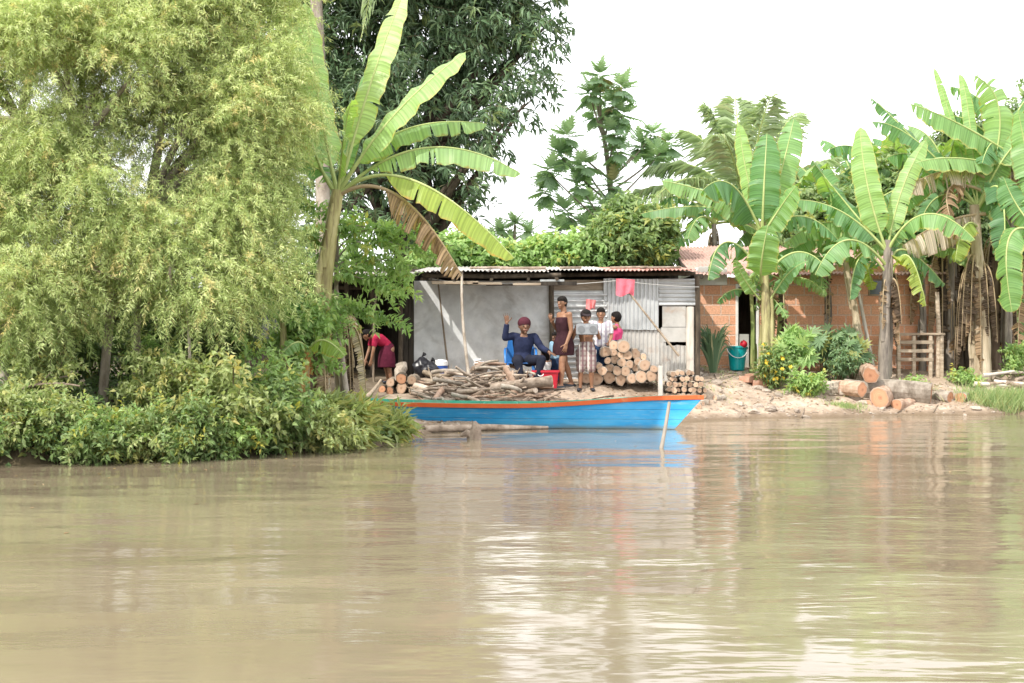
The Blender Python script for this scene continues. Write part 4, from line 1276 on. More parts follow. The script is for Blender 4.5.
    tube(mb, [(p[0] - .02, p[1], -.2), (p[0], p[1], .06), (p[0] + .01, p[1], .17), (p[0] - .01, p[1] + .02, .24)], [.10, .095, .06, .03], 9, rough=.22)
    tube(mb, [(p[0], p[1], .03), (p[0] - .12, p[1] - .03, .08), (p[0] - .2, p[1] - .05, .05)], [.06, .045, .02], 8, rough=.2)
    tag(mb.build('tree_stump', M['driftwood'], smooth_shade=True), 'small broken stump standing in the shallows below the canoe', 'stump')


def boat_mat():
    m, nt, b, out = newmat('boat_blue')
    tc = nd(nt, 'ShaderNodeTexCoord'); sp = nd(nt, 'ShaderNodeSeparateXYZ'); nt.links.new(tc.outputs['Object'], sp.inputs[0])
    mp = nd(nt, 'ShaderNodeMapping'); mp.inputs['Scale'].default_value = (.7, .7, 2.2); nt.links.new(tc.outputs['Object'], mp.inputs[0])
    v = mp.outputs[0]
    c = ramp(nt, noise(nt, v, 1.3, 5), [(.02, .25, .58), (.035, .35, .72), (.09, .46, .80)], .3, .7)
    # scuffs along the side
    mp2 = nd(nt, 'ShaderNodeMapping'); mp2.inputs['Scale'].default_value = (1.2, 1.2, 16); nt.links.new(tc.outputs['Object'], mp2.inputs[0])
    c = mix(nt, c, (.34, .50, .62), ramp(nt, noise(nt, mp2.outputs[0], 2.6, 7, .7), [(0, 0, 0), (.7, .7, .7)], .54, .72))
    c = mix(nt, c, (.24, .21, .17), ramp(nt, noise(nt, v, 9, 6, .7), [(0, 0, 0), (.55, .55, .55)], .64, .78))
    # mud at the waterline
    w = math_(nt, 'ADD', sp.outputs[2], math_(nt, 'MULTIPLY', noise(nt, v, 5, 5), .10))
    c = mix(nt, (.17, .25, .27), c, ramp(nt, w, [(0, 0, 0), (1, 1, 1)], .055, .13))
    s0 = nd(nt, 'ShaderNodeMath', operation='PINGPONG'); nt.links.new(sp.outputs[2], s0.inputs[0]); s0.inputs[1].default_value = .075
    c = mix(nt, c, ramp(nt, s0.outputs[0], [(.45, .5, .55), (1, 1, 1)], .0, .008), 1.0, 'MULTIPLY')
    nt.links.new(c, b.inputs['Base Color']); b.inputs['Roughness'].default_value = .45; b.inputs['Specular IOR Level'].default_value = .4
    s = nd(nt, 'ShaderNodeMath', operation='PINGPONG'); nt.links.new(sp.outputs[2], s.inputs[0]); s.inputs[1].default_value = .075
    seam = ramp(nt, s.outputs[0], [(0, 0, 0), (1, 1, 1)], .0, .006)
    bump(nt, b, math_(nt, 'ADD', seam, math_(nt, 'MULTIPLY', noise(nt, mp2.outputs[0], 4, 4), .5)), .35, .008)
    return m


M['boat_blue'] = boat_mat()
M['boat_green'] = nmat('boat_green', [(.05, .30, .22), (.08, .42, .30), (.14, .50, .38)], 3, .5, .2, var=0, grime=((.25, .25, .18), 3, .55, .8))
M['boat_red'] = nmat('boat_red', [(.56, .10, .03), (.70, .155, .05)], 3, .45, .2, var=0, grime=((.55, .28, .16), 5, .58, .8))
M['stake'] = nmat('stake_wood', [(.24, .21, .175), (.36, .32, .275)], 6, .85, .4, (3, 3, .5), var=0)


# ------------------------------------------------------------------ timber
def log(px, py, d, r, length, label, group=None, yaw=0.0, pitch=0.0, mats=('bark', 'cut'), name='log', wave=.13, fixed=None):
    """round log whose sawn end faces the viewer, end centre at the pixel"""
    c = P(px, py, d) if fixed is None else np.array(fixed, float)
    dv = np.array([math.sin(yaw) * math.cos(pitch), math.cos(yaw) * math.cos(pitch), math.sin(pitch)])
    sides = 14; k = 6
    lobe = 1 + .17 * RNG.normal(size=sides); lobe = (lobe + np.roll(lobe, 1) + np.roll(lobe, -1)) / 3
    pts = np.array([c + dv * length * f for f in np.linspace(0, 1, k)]); pts[1:-1] += RNG.normal(0, wave * r, (k - 2, 3))
    T, S, U = frames(pts)
    an = np.linspace(0, 2 * math.pi, sides, endpoint=False)
    rr = r * np.linspace(1, RNG.uniform(.88, 1.05), k)
    V = pts[:, None] + (rr[:, None] * lobe[None] * (1 + .03 * RNG.normal(size=(k, sides))))[..., None] * (np.cos(an)[None, :, None] * S[:, None] + np.sin(an)[None, :, None] * U[:, None])
    mb = MB()
    i = np.arange(k - 1)[:, None] * sides; q = np.arange(sides)[None]; q2 = (q + 1) % sides
    mb.add(V.reshape(-1, 3), np.stack([i + q, i + q2, i + sides + q2, i + sides + q], -1).reshape(-1, 4), (.5, 0, 1), 0)
    for ring, ctr, sgn in ((V[0], pts[0], -1), (V[-1], pts[-1], 1)):
        inner = ctr + (ring - ctr) * .90 + dv * sgn * .004
        half = ctr + (ring - ctr) * .45 + dv * sgn * .004
        ft = np.array([[j, (j + 1) % sides] for j in range(sides)])
        vv = np.concatenate([ring, inner, half, [ctr + dv * sgn * .004]])
        tn = np.concatenate([np.tile([.5, 0, 1.15], (sides, 1)), np.tile([.5, 0, 1.0], (sides, 1)), np.tile([.5, 0, .5], (sides, 1)), [[.5, 0, 0]]])
        fo = [(a, b, sides + b, sides + a) for a, b in ft]
        fi = [(sides + a, sides + b, 2 * sides + b, 2 * sides + a) for a, b in ft] + [(2 * sides + a, 2 * sides + b, 3 * sides) for a, b in ft]
        if sgn < 0: fo = [f[::-1] for f in fo]; fi = [f[::-1] for f in fi]
        mb.add(vv, fo + fi, tn, 1)
        mb.mi[-1][:len(fo)] = 0
    o = mb.build(name, [M[mats[0]], M[mats[1]]], smooth_shade=False, origin=(*c[:2], c[2] - r))
    return tag(o, label, 'log', group)


def stick(pts, r0, r1, mat, label, cat='branch', group=None, name='branch', rough=.12, sides=7, forks=0):
    mb = MB(); pts = np.asarray(pts, float)
    c = bez(pts, 10) if len(pts) > 2 else bez([pts[0], (pts[0] + pts[1]) / 2 + RNG.normal(0, .02, 3), pts[1]], 10)
    tube(mb, c, np.linspace(r0, r1, 10), sides, rough=rough)
    for k in range(forks):
        i = RNG.integers(3, 8); dv = nrm(c[i + 1] - c[i] + RNG.normal(0, .8, 3) * np.linalg.norm(c[i + 1] - c[i]))
        L = RNG.uniform(.12, .3); tube(mb, [c[i], c[i] + dv * L * .5, c[i] + dv * L + np.array([0, 0, .02])], [r0 * .55, r0 * .4, r0 * .25], 6, rough=rough)
    return tag(mb.build(name, M[mat], smooth_shade=True), label, cat, group)


ORD = ['leftmost', 'second from left', 'third from left', 'fourth from left', 'fifth from left', 'sixth from left', 'seventh from left', 'eighth from left', 'ninth from left', 'tenth from left']


def build_timber():
    s = 240 / 1024

    def zp(x, y): return 480 + x * s, 270 + y * s
    rows = [('bottom row', [(452, 464, 24), (498, 466, 27), (552, 460, 28), (601, 470, 25), (645, 462, 22), (690, 455, 26), (730, 452, 24), (765, 458, 18)]),
            ('second row', [(483, 430, 14), (522, 430, 18), (554, 416, 18), (584, 430, 18), (620, 431, 21), (667, 415, 17), (702, 406, 26), (742, 420, 17)]),
            ('third row', [(508, 410, 14), (545, 385, 14), (575, 380, 19), (606, 394, 19), (638, 403, 17), (672, 390, 15)]),
            ('fourth row', [(570, 352, 15), (600, 362, 14), (629, 366, 20), (664, 358, 21), (698, 372, 15)]),
            ('top row', [(536, 349, 25), (571, 323, 21), (613, 328, 27)])]
    for rn, L in rows:
        for k, (x, y, r) in enumerate(L):
            px, py = zp(x, y)
            log(px, py, 25.15 + RNG.uniform(-.04, .10), r * s * 25.15 / F * 1.05, RNG.uniform(.65, .9), f'sawn round log, {ORD[k]} in the {rn} of the stack by the boys', 'sawn logs stacked in front of the tin wall', RNG.uniform(-.05, .05), RNG.uniform(-.02, .02), ('bark_grey', 'cut'))
    # white post and the low heap of split wood
    p = P(660.5, 381, 25.0); zb = gz(p[0], 25.0)
    mb = MB(); bbox(mb, (p[0] - .042, 24.97, zb - .05), (p[0] + .042, 25.05, zb + .55), b=.012)
    tag(mb.build('short_post', M['white_post']), 'short whitish post standing between the log stack and the split firewood', 'post')
    for row, n in enumerate((8, 8, 7, 7, 5)):
        for i in range(n):
            px = 667 + row * 1.2 + i * 5.2 + RNG.uniform(-.9, .9); x = PX(px, 25.3); zz = gz(PX(685, 25.3), 25.3) + .05 + row * .098 + RNG.uniform(-.012, .012)
            log(0, 0, 0, RNG.uniform(.038, .056), RNG.uniform(.4, .6), 'short pale billet in the low stack of firewood right of the white post', 'firewood billets stacked right of the white post', RNG.uniform(-.10, .10), RNG.uniform(-.03, .03), ('bark_grey', 'cut'), 'firewood_billet', fixed=(x, 25.22 + RNG.uniform(-.05, .07), zz))
    for px, d in ((703, 25.0), (709, 25.1), (699, 24.8), (715, 25.4)):
        x = PX(px, d); log(0, 0, 0, .05, .4, 'loose pale billet fallen off the right end of the firewood stack', 'loose billets at the right end of the firewood stack', RNG.uniform(-1.2, 1.2), 0, ('bark_grey', 'cut'), 'firewood_billet', fixed=(x, d, gz(x, d) + .04))
    # left logs under the open shed
    s2 = 220 / 1024
    for (x, y, r, m, lab) in ((237, 197, 22, 'cut', 'upper left pale log'), (285, 224, 26, 'cut', 'lower middle log with a yellowish face'), (335, 187, 22, 'cut', 'upper right pale log'),
                              (337, 233, 21, 'cut', 'lower right pale log'), (284, 180, 26, 'cut_red', 'reddish brown log in the middle'), (232, 238, 20, 'cut_red', 'lower left reddish log'), (196, 228, 18, 'cut_red', 'small dark log at the left end')):
        px, py = 340 + x * s2, 340 + y * s2
        log(px, py, 24.5 + RNG.uniform(-.05, .05), r * s2 * 24.5 / F, .7, f'{lab} of the small log pile by the open shed', 'logs piled in front of the open shed', RNG.uniform(-.1, .1), 0, ('bark_dark' if m == 'cut_red' else 'bark', m))
    a = P(399, 378, 24.75)
    log(0, 0, 0, .10, .36, 'grey upright stub of trunk leaning behind the small log pile', None, .1, 1.15, ('bark_grey', 'cut'), fixed=(a[0], 24.85, gz(a[0], 24.85) + .12))
    stick([P(414, 386, 24.4), P(430, 389, 24.3), P(446, 396, 24.1)], .065, .05, 'driftwood', 'thick grey pole sloping down from the small log pile', 'pole', name='pole')
    stick([P(366, 398, 24.0), P(374, 391, 24.1), P(381, 380, 24.4)], .05, .022, 'plank', 'brown stick leaning up at the left end of the small log pile', 'pole', name='pole')
    # tangled heap of branches before the grey wall
    for k in range(120):
        u = RNG.uniform(0, 1)
        px = 424 + u * 128
        d = RNG.uniform(23.5, 25.1)
        prof = .42 * math.exp(-((px - 490) / 46) ** 2) + .10
        if px > 530 and d > 24.5: continue
        x = PX(px, d); h = max(.03, prof * RNG.uniform(.1, 1.0) * (1 - abs(d - 24.5) * .45))
        z = gz(x, d) + h
        an = RNG.normal(0, .55) + (math.pi if RNG.uniform() < .5 else 0)
        L = RNG.uniform(.3, .95); til = RNG.normal(0, .16)
        dv = np.array([math.cos(an), math.sin(an) * .7, til]); c = np.array([x, d, z])
        a, b = c - dv * L / 2, c + dv * L / 2
        for q in (a, b): q[2] = max(q[2], gz(q[0], q[1]) + .02)
        r = RNG.uniform(.012, .05)
        stick([a, c + RNG.normal(0, .07, 3), b], r, r * RNG.uniform(.5, .9), ('driftwood', 'driftwood', 'driftwood', 'bark_grey', 'bark', 'redwood')[RNG.integers(0, 6)], 'weathered branch tangled in the firewood heap before the grey wall', 'branch', 'branches of the firewood heap before the grey wall', forks=int(RNG.integers(0, 2)))
    stick([P(514, 396, 23.95), P(516, 382, 24.0), P(505, 368, 24.2)], .075, .045, 'redwood', 'forked reddish stump piece standing up in front of the seated man', forks=2)
    stick([P(490, 388, 24.0), P(520, 384, 24.0), P(552, 381, 24.1)], .085, .10, 'driftwood', 'thickest pale grey log lying across the heap in front of the red tub', forks=1, sides=10)
    stick([P(424, 372, 25.3), P(440, 380, 25.0), P(457, 372, 25.1)], .05, .04, 'bark', 'curved brown branch arching on the heap beside the blue cooler')
    # big round logs by the water on the right
    s3 = 200 / 650

    def zq(x, y): return 824 + x * s3, 220 + y * s3
    for (x, y, r, L, yaw, pit, lab) in ((184, 578, 33, .9, .5, .05, 'widest red-brown log showing its round sawn face to the water'), (125, 552, 25, .8, -.5, .05, 'middle-sized log lying left of the widest one'),
                                        (133, 603, 21, .7, .3, 0, 'low orange flat-ended log left of the widest log'), (238, 600, 21, .8, .75, 0, 'low orange log wedged right of the widest one'),
                                        (150, 505, 26, .8, .15, .30, 'topmost tilted red log of the waterside pile'), ):
        px, py = zq(x, y); d = 26.3 if y > 540 else 26.6
        log(px, py, d, r * s3 * d / F, L, lab, None, yaw, pit * .4, ('redwood', 'cut_red'))
    a, b = P(896, 397, 27.2), P(930, 402, 26.7)
    log(0, 0, 0, .20, 1.6, 'long thick grey trunk lying right of the round logs', None, -1.25, .04, ('bark_grey', 'cut_red'), fixed=(P(931, 401, 26.6)[0], 26.6, gz(P(931, 401, 26.6)[0], 26.6) + .15))
    for (px, py, r, L, yaw, lab) in ((950, 398, .12, .6, -.6, 'reddish short log with orange end right of the trunk'), (961, 400, .11, .5, .5, 'dark-ended short log beside the orange-ended one'),
                                     (841, 398, .15, 1.0, -1.0, 'weathered grey log lying left of the red logs'), (846, 405, .10, .8, -1.2, 'thin grey log at the waterline left of the red logs')):
        x = PX(px, 26.7); log(0, 0, 0, r, L, lab, None, yaw, .0, ('bark_grey', 'cut_red' if 'orange' in lab else 'cut'), fixed=(x, 26.7, gz(x, 26.7) + r * .75))
    # sticks at the far right
    for k in range(18):
        px = RNG.uniform(985, 1030); d = RNG.uniform(27.4, 28.3); x = PX(px, d); z = gz(x, d) + RNG.uniform(.03, .34) * (1 - abs(px - 1006) / 40)
        an = RNG.normal(.1, .5); L = RNG.uniform(.4, .9); dv = np.array([math.cos(an), math.sin(an) * .6, RNG.normal(0, .12)]); c = np.array([x, d, z])
        stick([c - dv * L / 2, c + RNG.normal(0, .02, 3), c + dv * L / 2], RNG.uniform(.025, .05), .025, ('driftwood', 'plank_pale', 'bark')[k % 3], 'cut branch in the low woodpile beneath the right-hand banana plants', 'branch', 'branches of the low woodpile beneath the right-hand banana plants')


M['white_post'] = nmat('white_post', [(.42, .39, .35), (.60, .57, .53)], 7, .8, .2, var=0)


# ------------------------------------------------------------------ household things
def build_household():
    # blue plastic armchair
    x, y = PX(520, 25.05), 25.08; z = gz(x, y)
    t = thing('plastic_chair', 'bright blue plastic armchair under the waving man', 'chair', (x, y, z)); m = M['blue_plastic']
    mb = MB(); bbox(mb, (x - .22, y - .2, z + .385), (x + .24, y + .22, z + .41), b=.01); mb.build('seat', m, t)
    mb = MB()
    g = 10; V = []
    for i in range(g + 1):
        for jj in range(g + 1):
            a = (i / g - .5) * 2; b = jj / g
            V.append((x + .01 + a * .25 * (1 - .12 * b ** 3), y + .21 + .08 * b - .05 * a * a, z + .40 + b * .42 * (1 - .06 * a * a)))
    i = (np.arange(g)[:, None] * (g + 1) + np.arange(g)[None]).ravel(); F_ = np.stack([i, i + 1, i + g + 2, i + g + 1], 1)
    V = np.array(V); mb.add(V, F_); mb.add(V + np.array([0, .012, 0]), F_[:, ::-1]); mb.build('backrest', m, t, smooth_shade=True)
    for sx in (-1, 1):
        mb = MB(); xx = x + .01 + sx * .25; tube(mb, bez([(xx, y + .24, z + .66), (xx + sx * .03, y, z + .66), (xx + sx * .03, y - .2, z + .62), (xx + sx * .01, y - .22, z + .40)], 12), .022, 8, flat=.6); mb.build('armrest', m, t, smooth_shade=True)
        for yy, dy in ((-.19, -.05), (.2, .06)):
            mb = MB(); tube(mb, [(x + .01 + sx * .22, y + yy, z + .40), (x + .01 + sx * .25, y + yy + dy, z)], [.03, .022], 8); mb.build('leg', m, t)
    # red tub
    x, y = PX(545.5, 24.75), 24.78; z = gz(x, y)
    t = thing('red_tub', 'square red plastic tub on the ground between the seated man and the standing woman', 'tub', (x, y, z))
    mb = MB()
    def ringr(w, dpt, zz, r=.05):
        out = []
        for (cx, cy, a0) in ((w - r, dpt - r, 0), (-w + r, dpt - r, 90), (-w + r, -dpt + r, 180), (w - r, -dpt + r, 270)):
            for k in range(5):
                a = math.radians(a0 + k * 22.5); out.append((x + cx + r * math.cos(a), y + cy + r * math.sin(a), zz))
        return out
    prof = [(.195, .15, z), (.225, .175, z + .30), (.225, .175, z + .305), (.212, .163, z + .305), (.19, .145, z + .03)]
    V = np.array([ringr(*q) for q in prof]); n = V.shape[1]
    i = np.arange(len(prof) - 1)[:, None] * n; k = np.arange(n)[None]
    mb.add(V.reshape(-1, 3), np.stack([i + k, i + (k + 1) % n, i + n + (k + 1) % n, i + n + k], -1).reshape(-1, 4)); mb.add(V[-1], [tuple(range(n))]); mb.add(V[0], [tuple(range(n))[::-1]])
    mb.build('basin', M['red_plastic'], t)
    mb = MB(); R1, R2, R3 = np.array(ringr(.245, .195, z + .31)), np.array(ringr(.245, .195, z + .275)), np.array(ringr(.228, .178, z + .275)); R0 = np.array(ringr(.214, .165, z + .312))
    V = np.concatenate([R0, R1, R2, R3]); i = np.arange(3)[:, None] * n
    mb.add(V, np.stack([i + k, i + n + k, i + n + (k + 1) % n, i + (k + 1) % n], -1).reshape(-1, 4)); mb.build('rim', M['red_plastic'], t)
    for sx in (-.06, .06):
        pass
    mb = MB(); tube(mb, bez([(x - .14, y - .195, z + .25), (x - .13, y - .215, z + .20), (x - .05, y - .215, z + .20), (x - .04, y - .195, z + .25)], 10), .008, 6); mb.build('handle', M['white_plastic'], t)
    # blue and white cooler, black bags, white bottle
    x, y = PX(441, 26.0), 26.0; z = gz(x, y)
    t = thing('water_cooler', 'small blue cooler jug with a white lid against the grey wall', 'cooler', (x, y, z))
    mb = MB(); tube(mb, [(x, y, z), (x, y, z + .02), (x, y, z + .25), (x, y, z + .26)], [.105, .115, .125, .118], 24); mb.build('body', M['cooler_blue'], t, smooth_shade=False)
    mb = MB(); tube(mb, [(x, y, z + .262), (x, y, z + .33), (x, y, z + .36), (x, y, z + .372)], [.13, .13, .11, .04], 24); lid = mb.build('lid', M['white_plastic'], t)
    mb = MB(); tube(mb, bez([(x - .128, y, z + .28), (x - .13, y - .06, z + .40), (x + .13, y - .06, z + .40), (x + .128, y, z + .28)], 14), .009, 6); mb.build('handle', M['white_plastic'], lid)
    mb = MB(); tube(mb, [(x, y - .12, z + .05), (x, y - .15, z + .05)], .014, 8); mb.build('tap', M['white_plastic'], t)
    for k, (px, w, h, lab) in enumerate(((422, .17, .40, 'taller black plastic bag slumped at the left end of the grey wall'), (431, .16, .32, 'lower black plastic bag leaning on the blue cooler'))):
        x, y = PX(px, 26.05), 26.05 - .12 * k; z = gz(x, y); mb = MB()
        def bag(q):
            nn = 1 + .10 * math.sin(7 * q[0] + 5 * q[2] + k) + .07 * math.sin(13 * q[1] + 9 * q[2]); zz = q[2]
            tap = 1 - .55 * max(0, zz) ** 2
            return np.array([q[0] * nn * tap, q[1] * nn * tap, zz])
        ellipsoid(mb, np.array([x, y, z + h * .48]), np.array([w, w * .8, h * .5]), n=28, m=20, fn=bag)
        tube(mb, [(x, y, z + h * .9), (x + .02, y, z + h), (x + .05, y - .02, z + h * 1.08)], [.03, .018, .045], 9, rough=.2)
        tag(mb.build('rubbish_bag', M['rubber_black'], smooth_shade=True), lab, 'bag')
    p = P(480, 363, 25.3)
    mb = MB()
    def crump(q): return q * (1 + .18 * math.sin(6 * q[0] + 2) * math.sin(7 * q[1] + 5 * q[2]))
    ellipsoid(mb, np.array([p[0], 25.3, p[2] - .03]), np.array([.11, .08, .06]), n=20, m=14, fn=crump)
    tube(mb, [(p[0] - .06, 25.27, p[2] - .02), (p[0] - .09, 25.25, p[2] + .05), (p[0] + .02, 25.26, p[2] + .07)], [.03, .025, .01], 8, rough=.2)
    tag(mb.build('plastic_jug', M['white_plastic'], smooth_shade=True), 'white plastic jug lying on top of the firewood heap', 'jug')
    # props and line in front of the tin wall
    a, b = P(628, 295, 25.5), P(679, 356, 25.4); b[2] = min(b[2], b[2])
    top = P(618, 279, 25.5)
    stick([top, (top + b) / 2 + np.array([.02, 0, -.02]), b], .017, .023, 'plank', 'slanting wooden prop pole leaning in front of the tin wall', 'pole', name='prop_pole', rough=.05)
    x, y = PX(462, 25.0), 24.9
    stick([(PX(471, 24.6), 24.6, gz(PX(471, 24.6), 24.6) - .1), P(468, 362, 24.75), P(460, 320, 24.9), P(462, 271, 25.3)], .034, .022, 'bark_grey', 'thin crooked pole standing in front of the grey wall', 'pole', name='eave_pole', rough=.06)
    stick([P(449, 376, 26.2), P(446, 350, 26.3), P(440, 300, 26.35), P(437, 272, 26.3)], .022, .014, 'bark', 'thin stick leaning against the grey wall above the cooler', 'pole', name='eave_pole', rough=.06)
    stick([(PX(374, 25.4), 25.4, gz(PX(374, 25.4), 25.4) - .05), P(372, 330, 25.5), P(377, 285, 25.7)], .024, .018, 'bark', 'bare pole leaning on the front of the open shed', 'pole', name='eave_pole', rough=.06)
    mb = MB(); L = [P(430, 279, 25.42)]
    tube(mb, np.concatenate([thru(P(432, 279, 25.5), P(520, 285.5, 25.5), P(618, 280.5, 25.47), 20), thru(P(618, 280.5, 25.47), P(660, 285, 25.6), P(699, 287, 26.1), 12)[1:]]), .006, 5)
    tag(mb.build('clothes_line', M['line']), 'thin pale clothes line strung along the front of the shack', 'rope')
    # cloths
    def cloth(px0, py0, px1, py1, d, mat, name, lab, n=14):
        mb = MB(); V = []
        for i in range(n + 1):
            for jj in range(n + 1):
                a, b = i / n, jj / n
                p = P(px0 + (px1 - px0) * a + 1.2 * b * math.sin(a * 5), py0 + (py1 - py0) * b * (1 + .10 * math.sin(a * 7)) + 1.2 * a * (1 - b), d)
                p[1] += .025 * math.sin(a * 13 + b * 2) * (.3 + b); V.append(p)
        i = (np.arange(n)[:, None] * (n + 1) + np.arange(n)[None]).ravel(); f = np.stack([i, i + 1, i + n + 2, i + n + 1], 1)
        mb.add(V, f); return tag(mb.build(name, M[mat], smooth_shade=True), lab, 'cloth')
    cloth(616, 278.5, 635, 295, 25.44, 'red_cloth', 'hanging_cloth', 'bright red cloth hung over the line beside the prop pole')
    cloth(586, 299, 596, 309, 26.34, 'pink_cloth', 'hanging_cloth', 'small faded pink rag pinned to the tin wall above the boys')
    # teal tub with a red ball by the doorway
    x, y = PX(737, 28.3), 28.3; z = gz(x, y)
    t = thing('plastic_bucket', 'tall teal plastic bucket standing by the doorway of the brick house', 'bucket', (x, y, z))
    mb = MB(); pr = [(.0, .135), (.03, .145), (.46, .195), (.465, .20), (.455, .185), (.03, .13)]
    ax_ = np.array([.03, .10, 1.0]); c0 = np.array([x, y, z])
    tube(mb, [c0 + ax_ * q for q, r in pr], [r for q, r in pr], 28, caps=True); mb.build('basin', M['teal_plastic'], t)
    mb = MB(); tube(mb, [c0 + ax_ * .44, c0 + ax_ * .472, c0 + ax_ * .474], [.212, .212, .192], 28, caps=False); mb.build('rim', M['teal_plastic'], t)
    mb = MB(); tube(mb, bez([c0 + [-.20, -.02, .44], c0 + [-.17, -.24, .20], c0 + [.17, -.24, .20], c0 + [.20, -.02, .44]], 14), .008, 6); mb.build('handle', M['white_plastic'], t)
    mb = MB(); p = c0 + ax_ * .47 + np.array([.10, -.16, .06]); ellipsoid(mb, p, np.array([.075, .075, .075]), n=24, m=16)
    tube(mb, [p + np.array([0, 0, .07]), p + np.array([0, 0, .085])], [.02, .012], 8)
    tag(mb.build('play_ball', M['red_plastic'], smooth_shade=True), 'small dark red ball resting on the lip of the teal bucket', 'ball')
    x, y = PX(811, 28.5), 28.5; z = gz(x, y)
    p = P(811, 359, 28.5); mb = MB(); tube(mb, [(x, y, p[2] - .09), (x, y, p[2] - .08), (x, y, p[2] + .03), (x, y, p[2] + .04), (x, y, p[2] + .03), (x, y, p[2] - .06)], [.12, .15, .21, .225, .20, .14], 24)
    t = tag(mb.build('red_bowl', M['bowl_red']), 'faded red basin with a white rim standing among the shrubs at the brick wall', 'basin')
    mb = MB()
    for k in range(3): box(mb, (x - .16 + .02 * k, y - .1, z - .05 + k * (p[2] - .1 - z) / 3), (x + .16 - .01 * k, y + .1, z - .055 + (k + 1) * (p[2] - .1 - z) / 3), jit=.01)
    tag(mb.build('block_stand', M['brick']), 'short stack of clay blocks under the faded red basin', 'blocks')
    # rough table with rails beside the brick wall
    d = 28.4; xl, xr = PX(893, d), PX(938, d)
    t = thing('plank_table', 'rough grey wooden table with a railed lower rack outside the brick house', 'table', ((xl + xr) / 2, d, gz((xl + xr) / 2, d)))
    zt = P(0, 333, d)[2]
    mb = MB(); w = .19
    for k in range(4): bbox(mb, (xl - .05, d - .38 + k * w, zt - .045), (xr + .03, d - .38 + k * w + w - .012, zt), b=.006)
    mb.build('table_top', M['plank'], t)
    for xx in (xl + .02, xl + .32, xr - .25, xr - .03):
        for yy in (d - .33, d + .3):
            if yy > d and xl + .1 < xx < xr - .1: continue
            mb = MB(); zz = gz(xx, yy); bbox(mb, (xx - .035, yy - .035, zz - .05), (xx + .035, yy + .035, zt - .05), b=.008); mb.build('leg', M['plank'], t)
    for k in range(3):
        zz = zt - .22 - k * .17; mb = MB(); bbox(mb, (xl - .02, d - .375, zz), (xr - .20, d - .34, zz + .07), b=.006); mb.build('rail', M['plank'], t)
    p = P(938, 292, 28.1); mb = MB(); tube(mb, [(p[0], 28.1, gz(p[0], 28.1) - .1), (p[0] + .01, 28.1, 1.6), (p[0] - .02, 28.1, p[2])], [.05, .045, .04], 9, rough=.06)
    tag(mb.build('fence_post', M['plank'], smooth_shade=True), 'pale upright post at the right end of the rough table', 'post')
    a, b = P(846, 360, 28.3), P(824, 240, 28.8)
    stick([P(873, 366, 28.3), P(862, 310, 28.4), P(852, 262, 28.6)], .04, .03, 'plank_pale', 'pale pole leaning against the brick wall left of the table', 'pole', name='prop_pole', rough=.05)
    # litter at the waterline
    p = P(287, 445, 17.35); mb = MB()
    ellipsoid(mb, np.array([p[0], p[1], .05]), np.array([.075, .05, .085]), np.array(Euler((.3, .5, .4)).to_matrix()), n=20, m=14, fn=crump)
    tube(mb, [(p[0] + .03, p[1], .10), (p[0] + .055, p[1] - .01, .14), (p[0] + .07, p[1] - .01, .15)], [.03, .022, .022], 10)
    tag(mb.build('plastic_bottle', M['pale_blue_plastic'], smooth_shade=True), 'pale blue plastic container washed up at the foot of the bushes', 'container')


M['blue_plastic'] = plain('blue_plastic', (.03, .16, .46), .35, .5); M['red_plastic'] = plain('red_plastic', (.46, .012, .03), .4, .5); M['white_plastic'] = plain('white_plastic', (.78, .78, .78), .4, .5)
M['cooler_blue'] = plain('cooler_blue', (.03, .085, .34), .4, .5); M['teal_plastic'] = plain('teal_plastic', (.0, .34, .36), .35, .5); M['bowl_red'] = plain('faded_red_plastic', (.66, .22, .16), .45, .4)
M['pale_blue_plastic'] = plain('pale_blue_plastic', (.55, .66, .80), .4, .5)


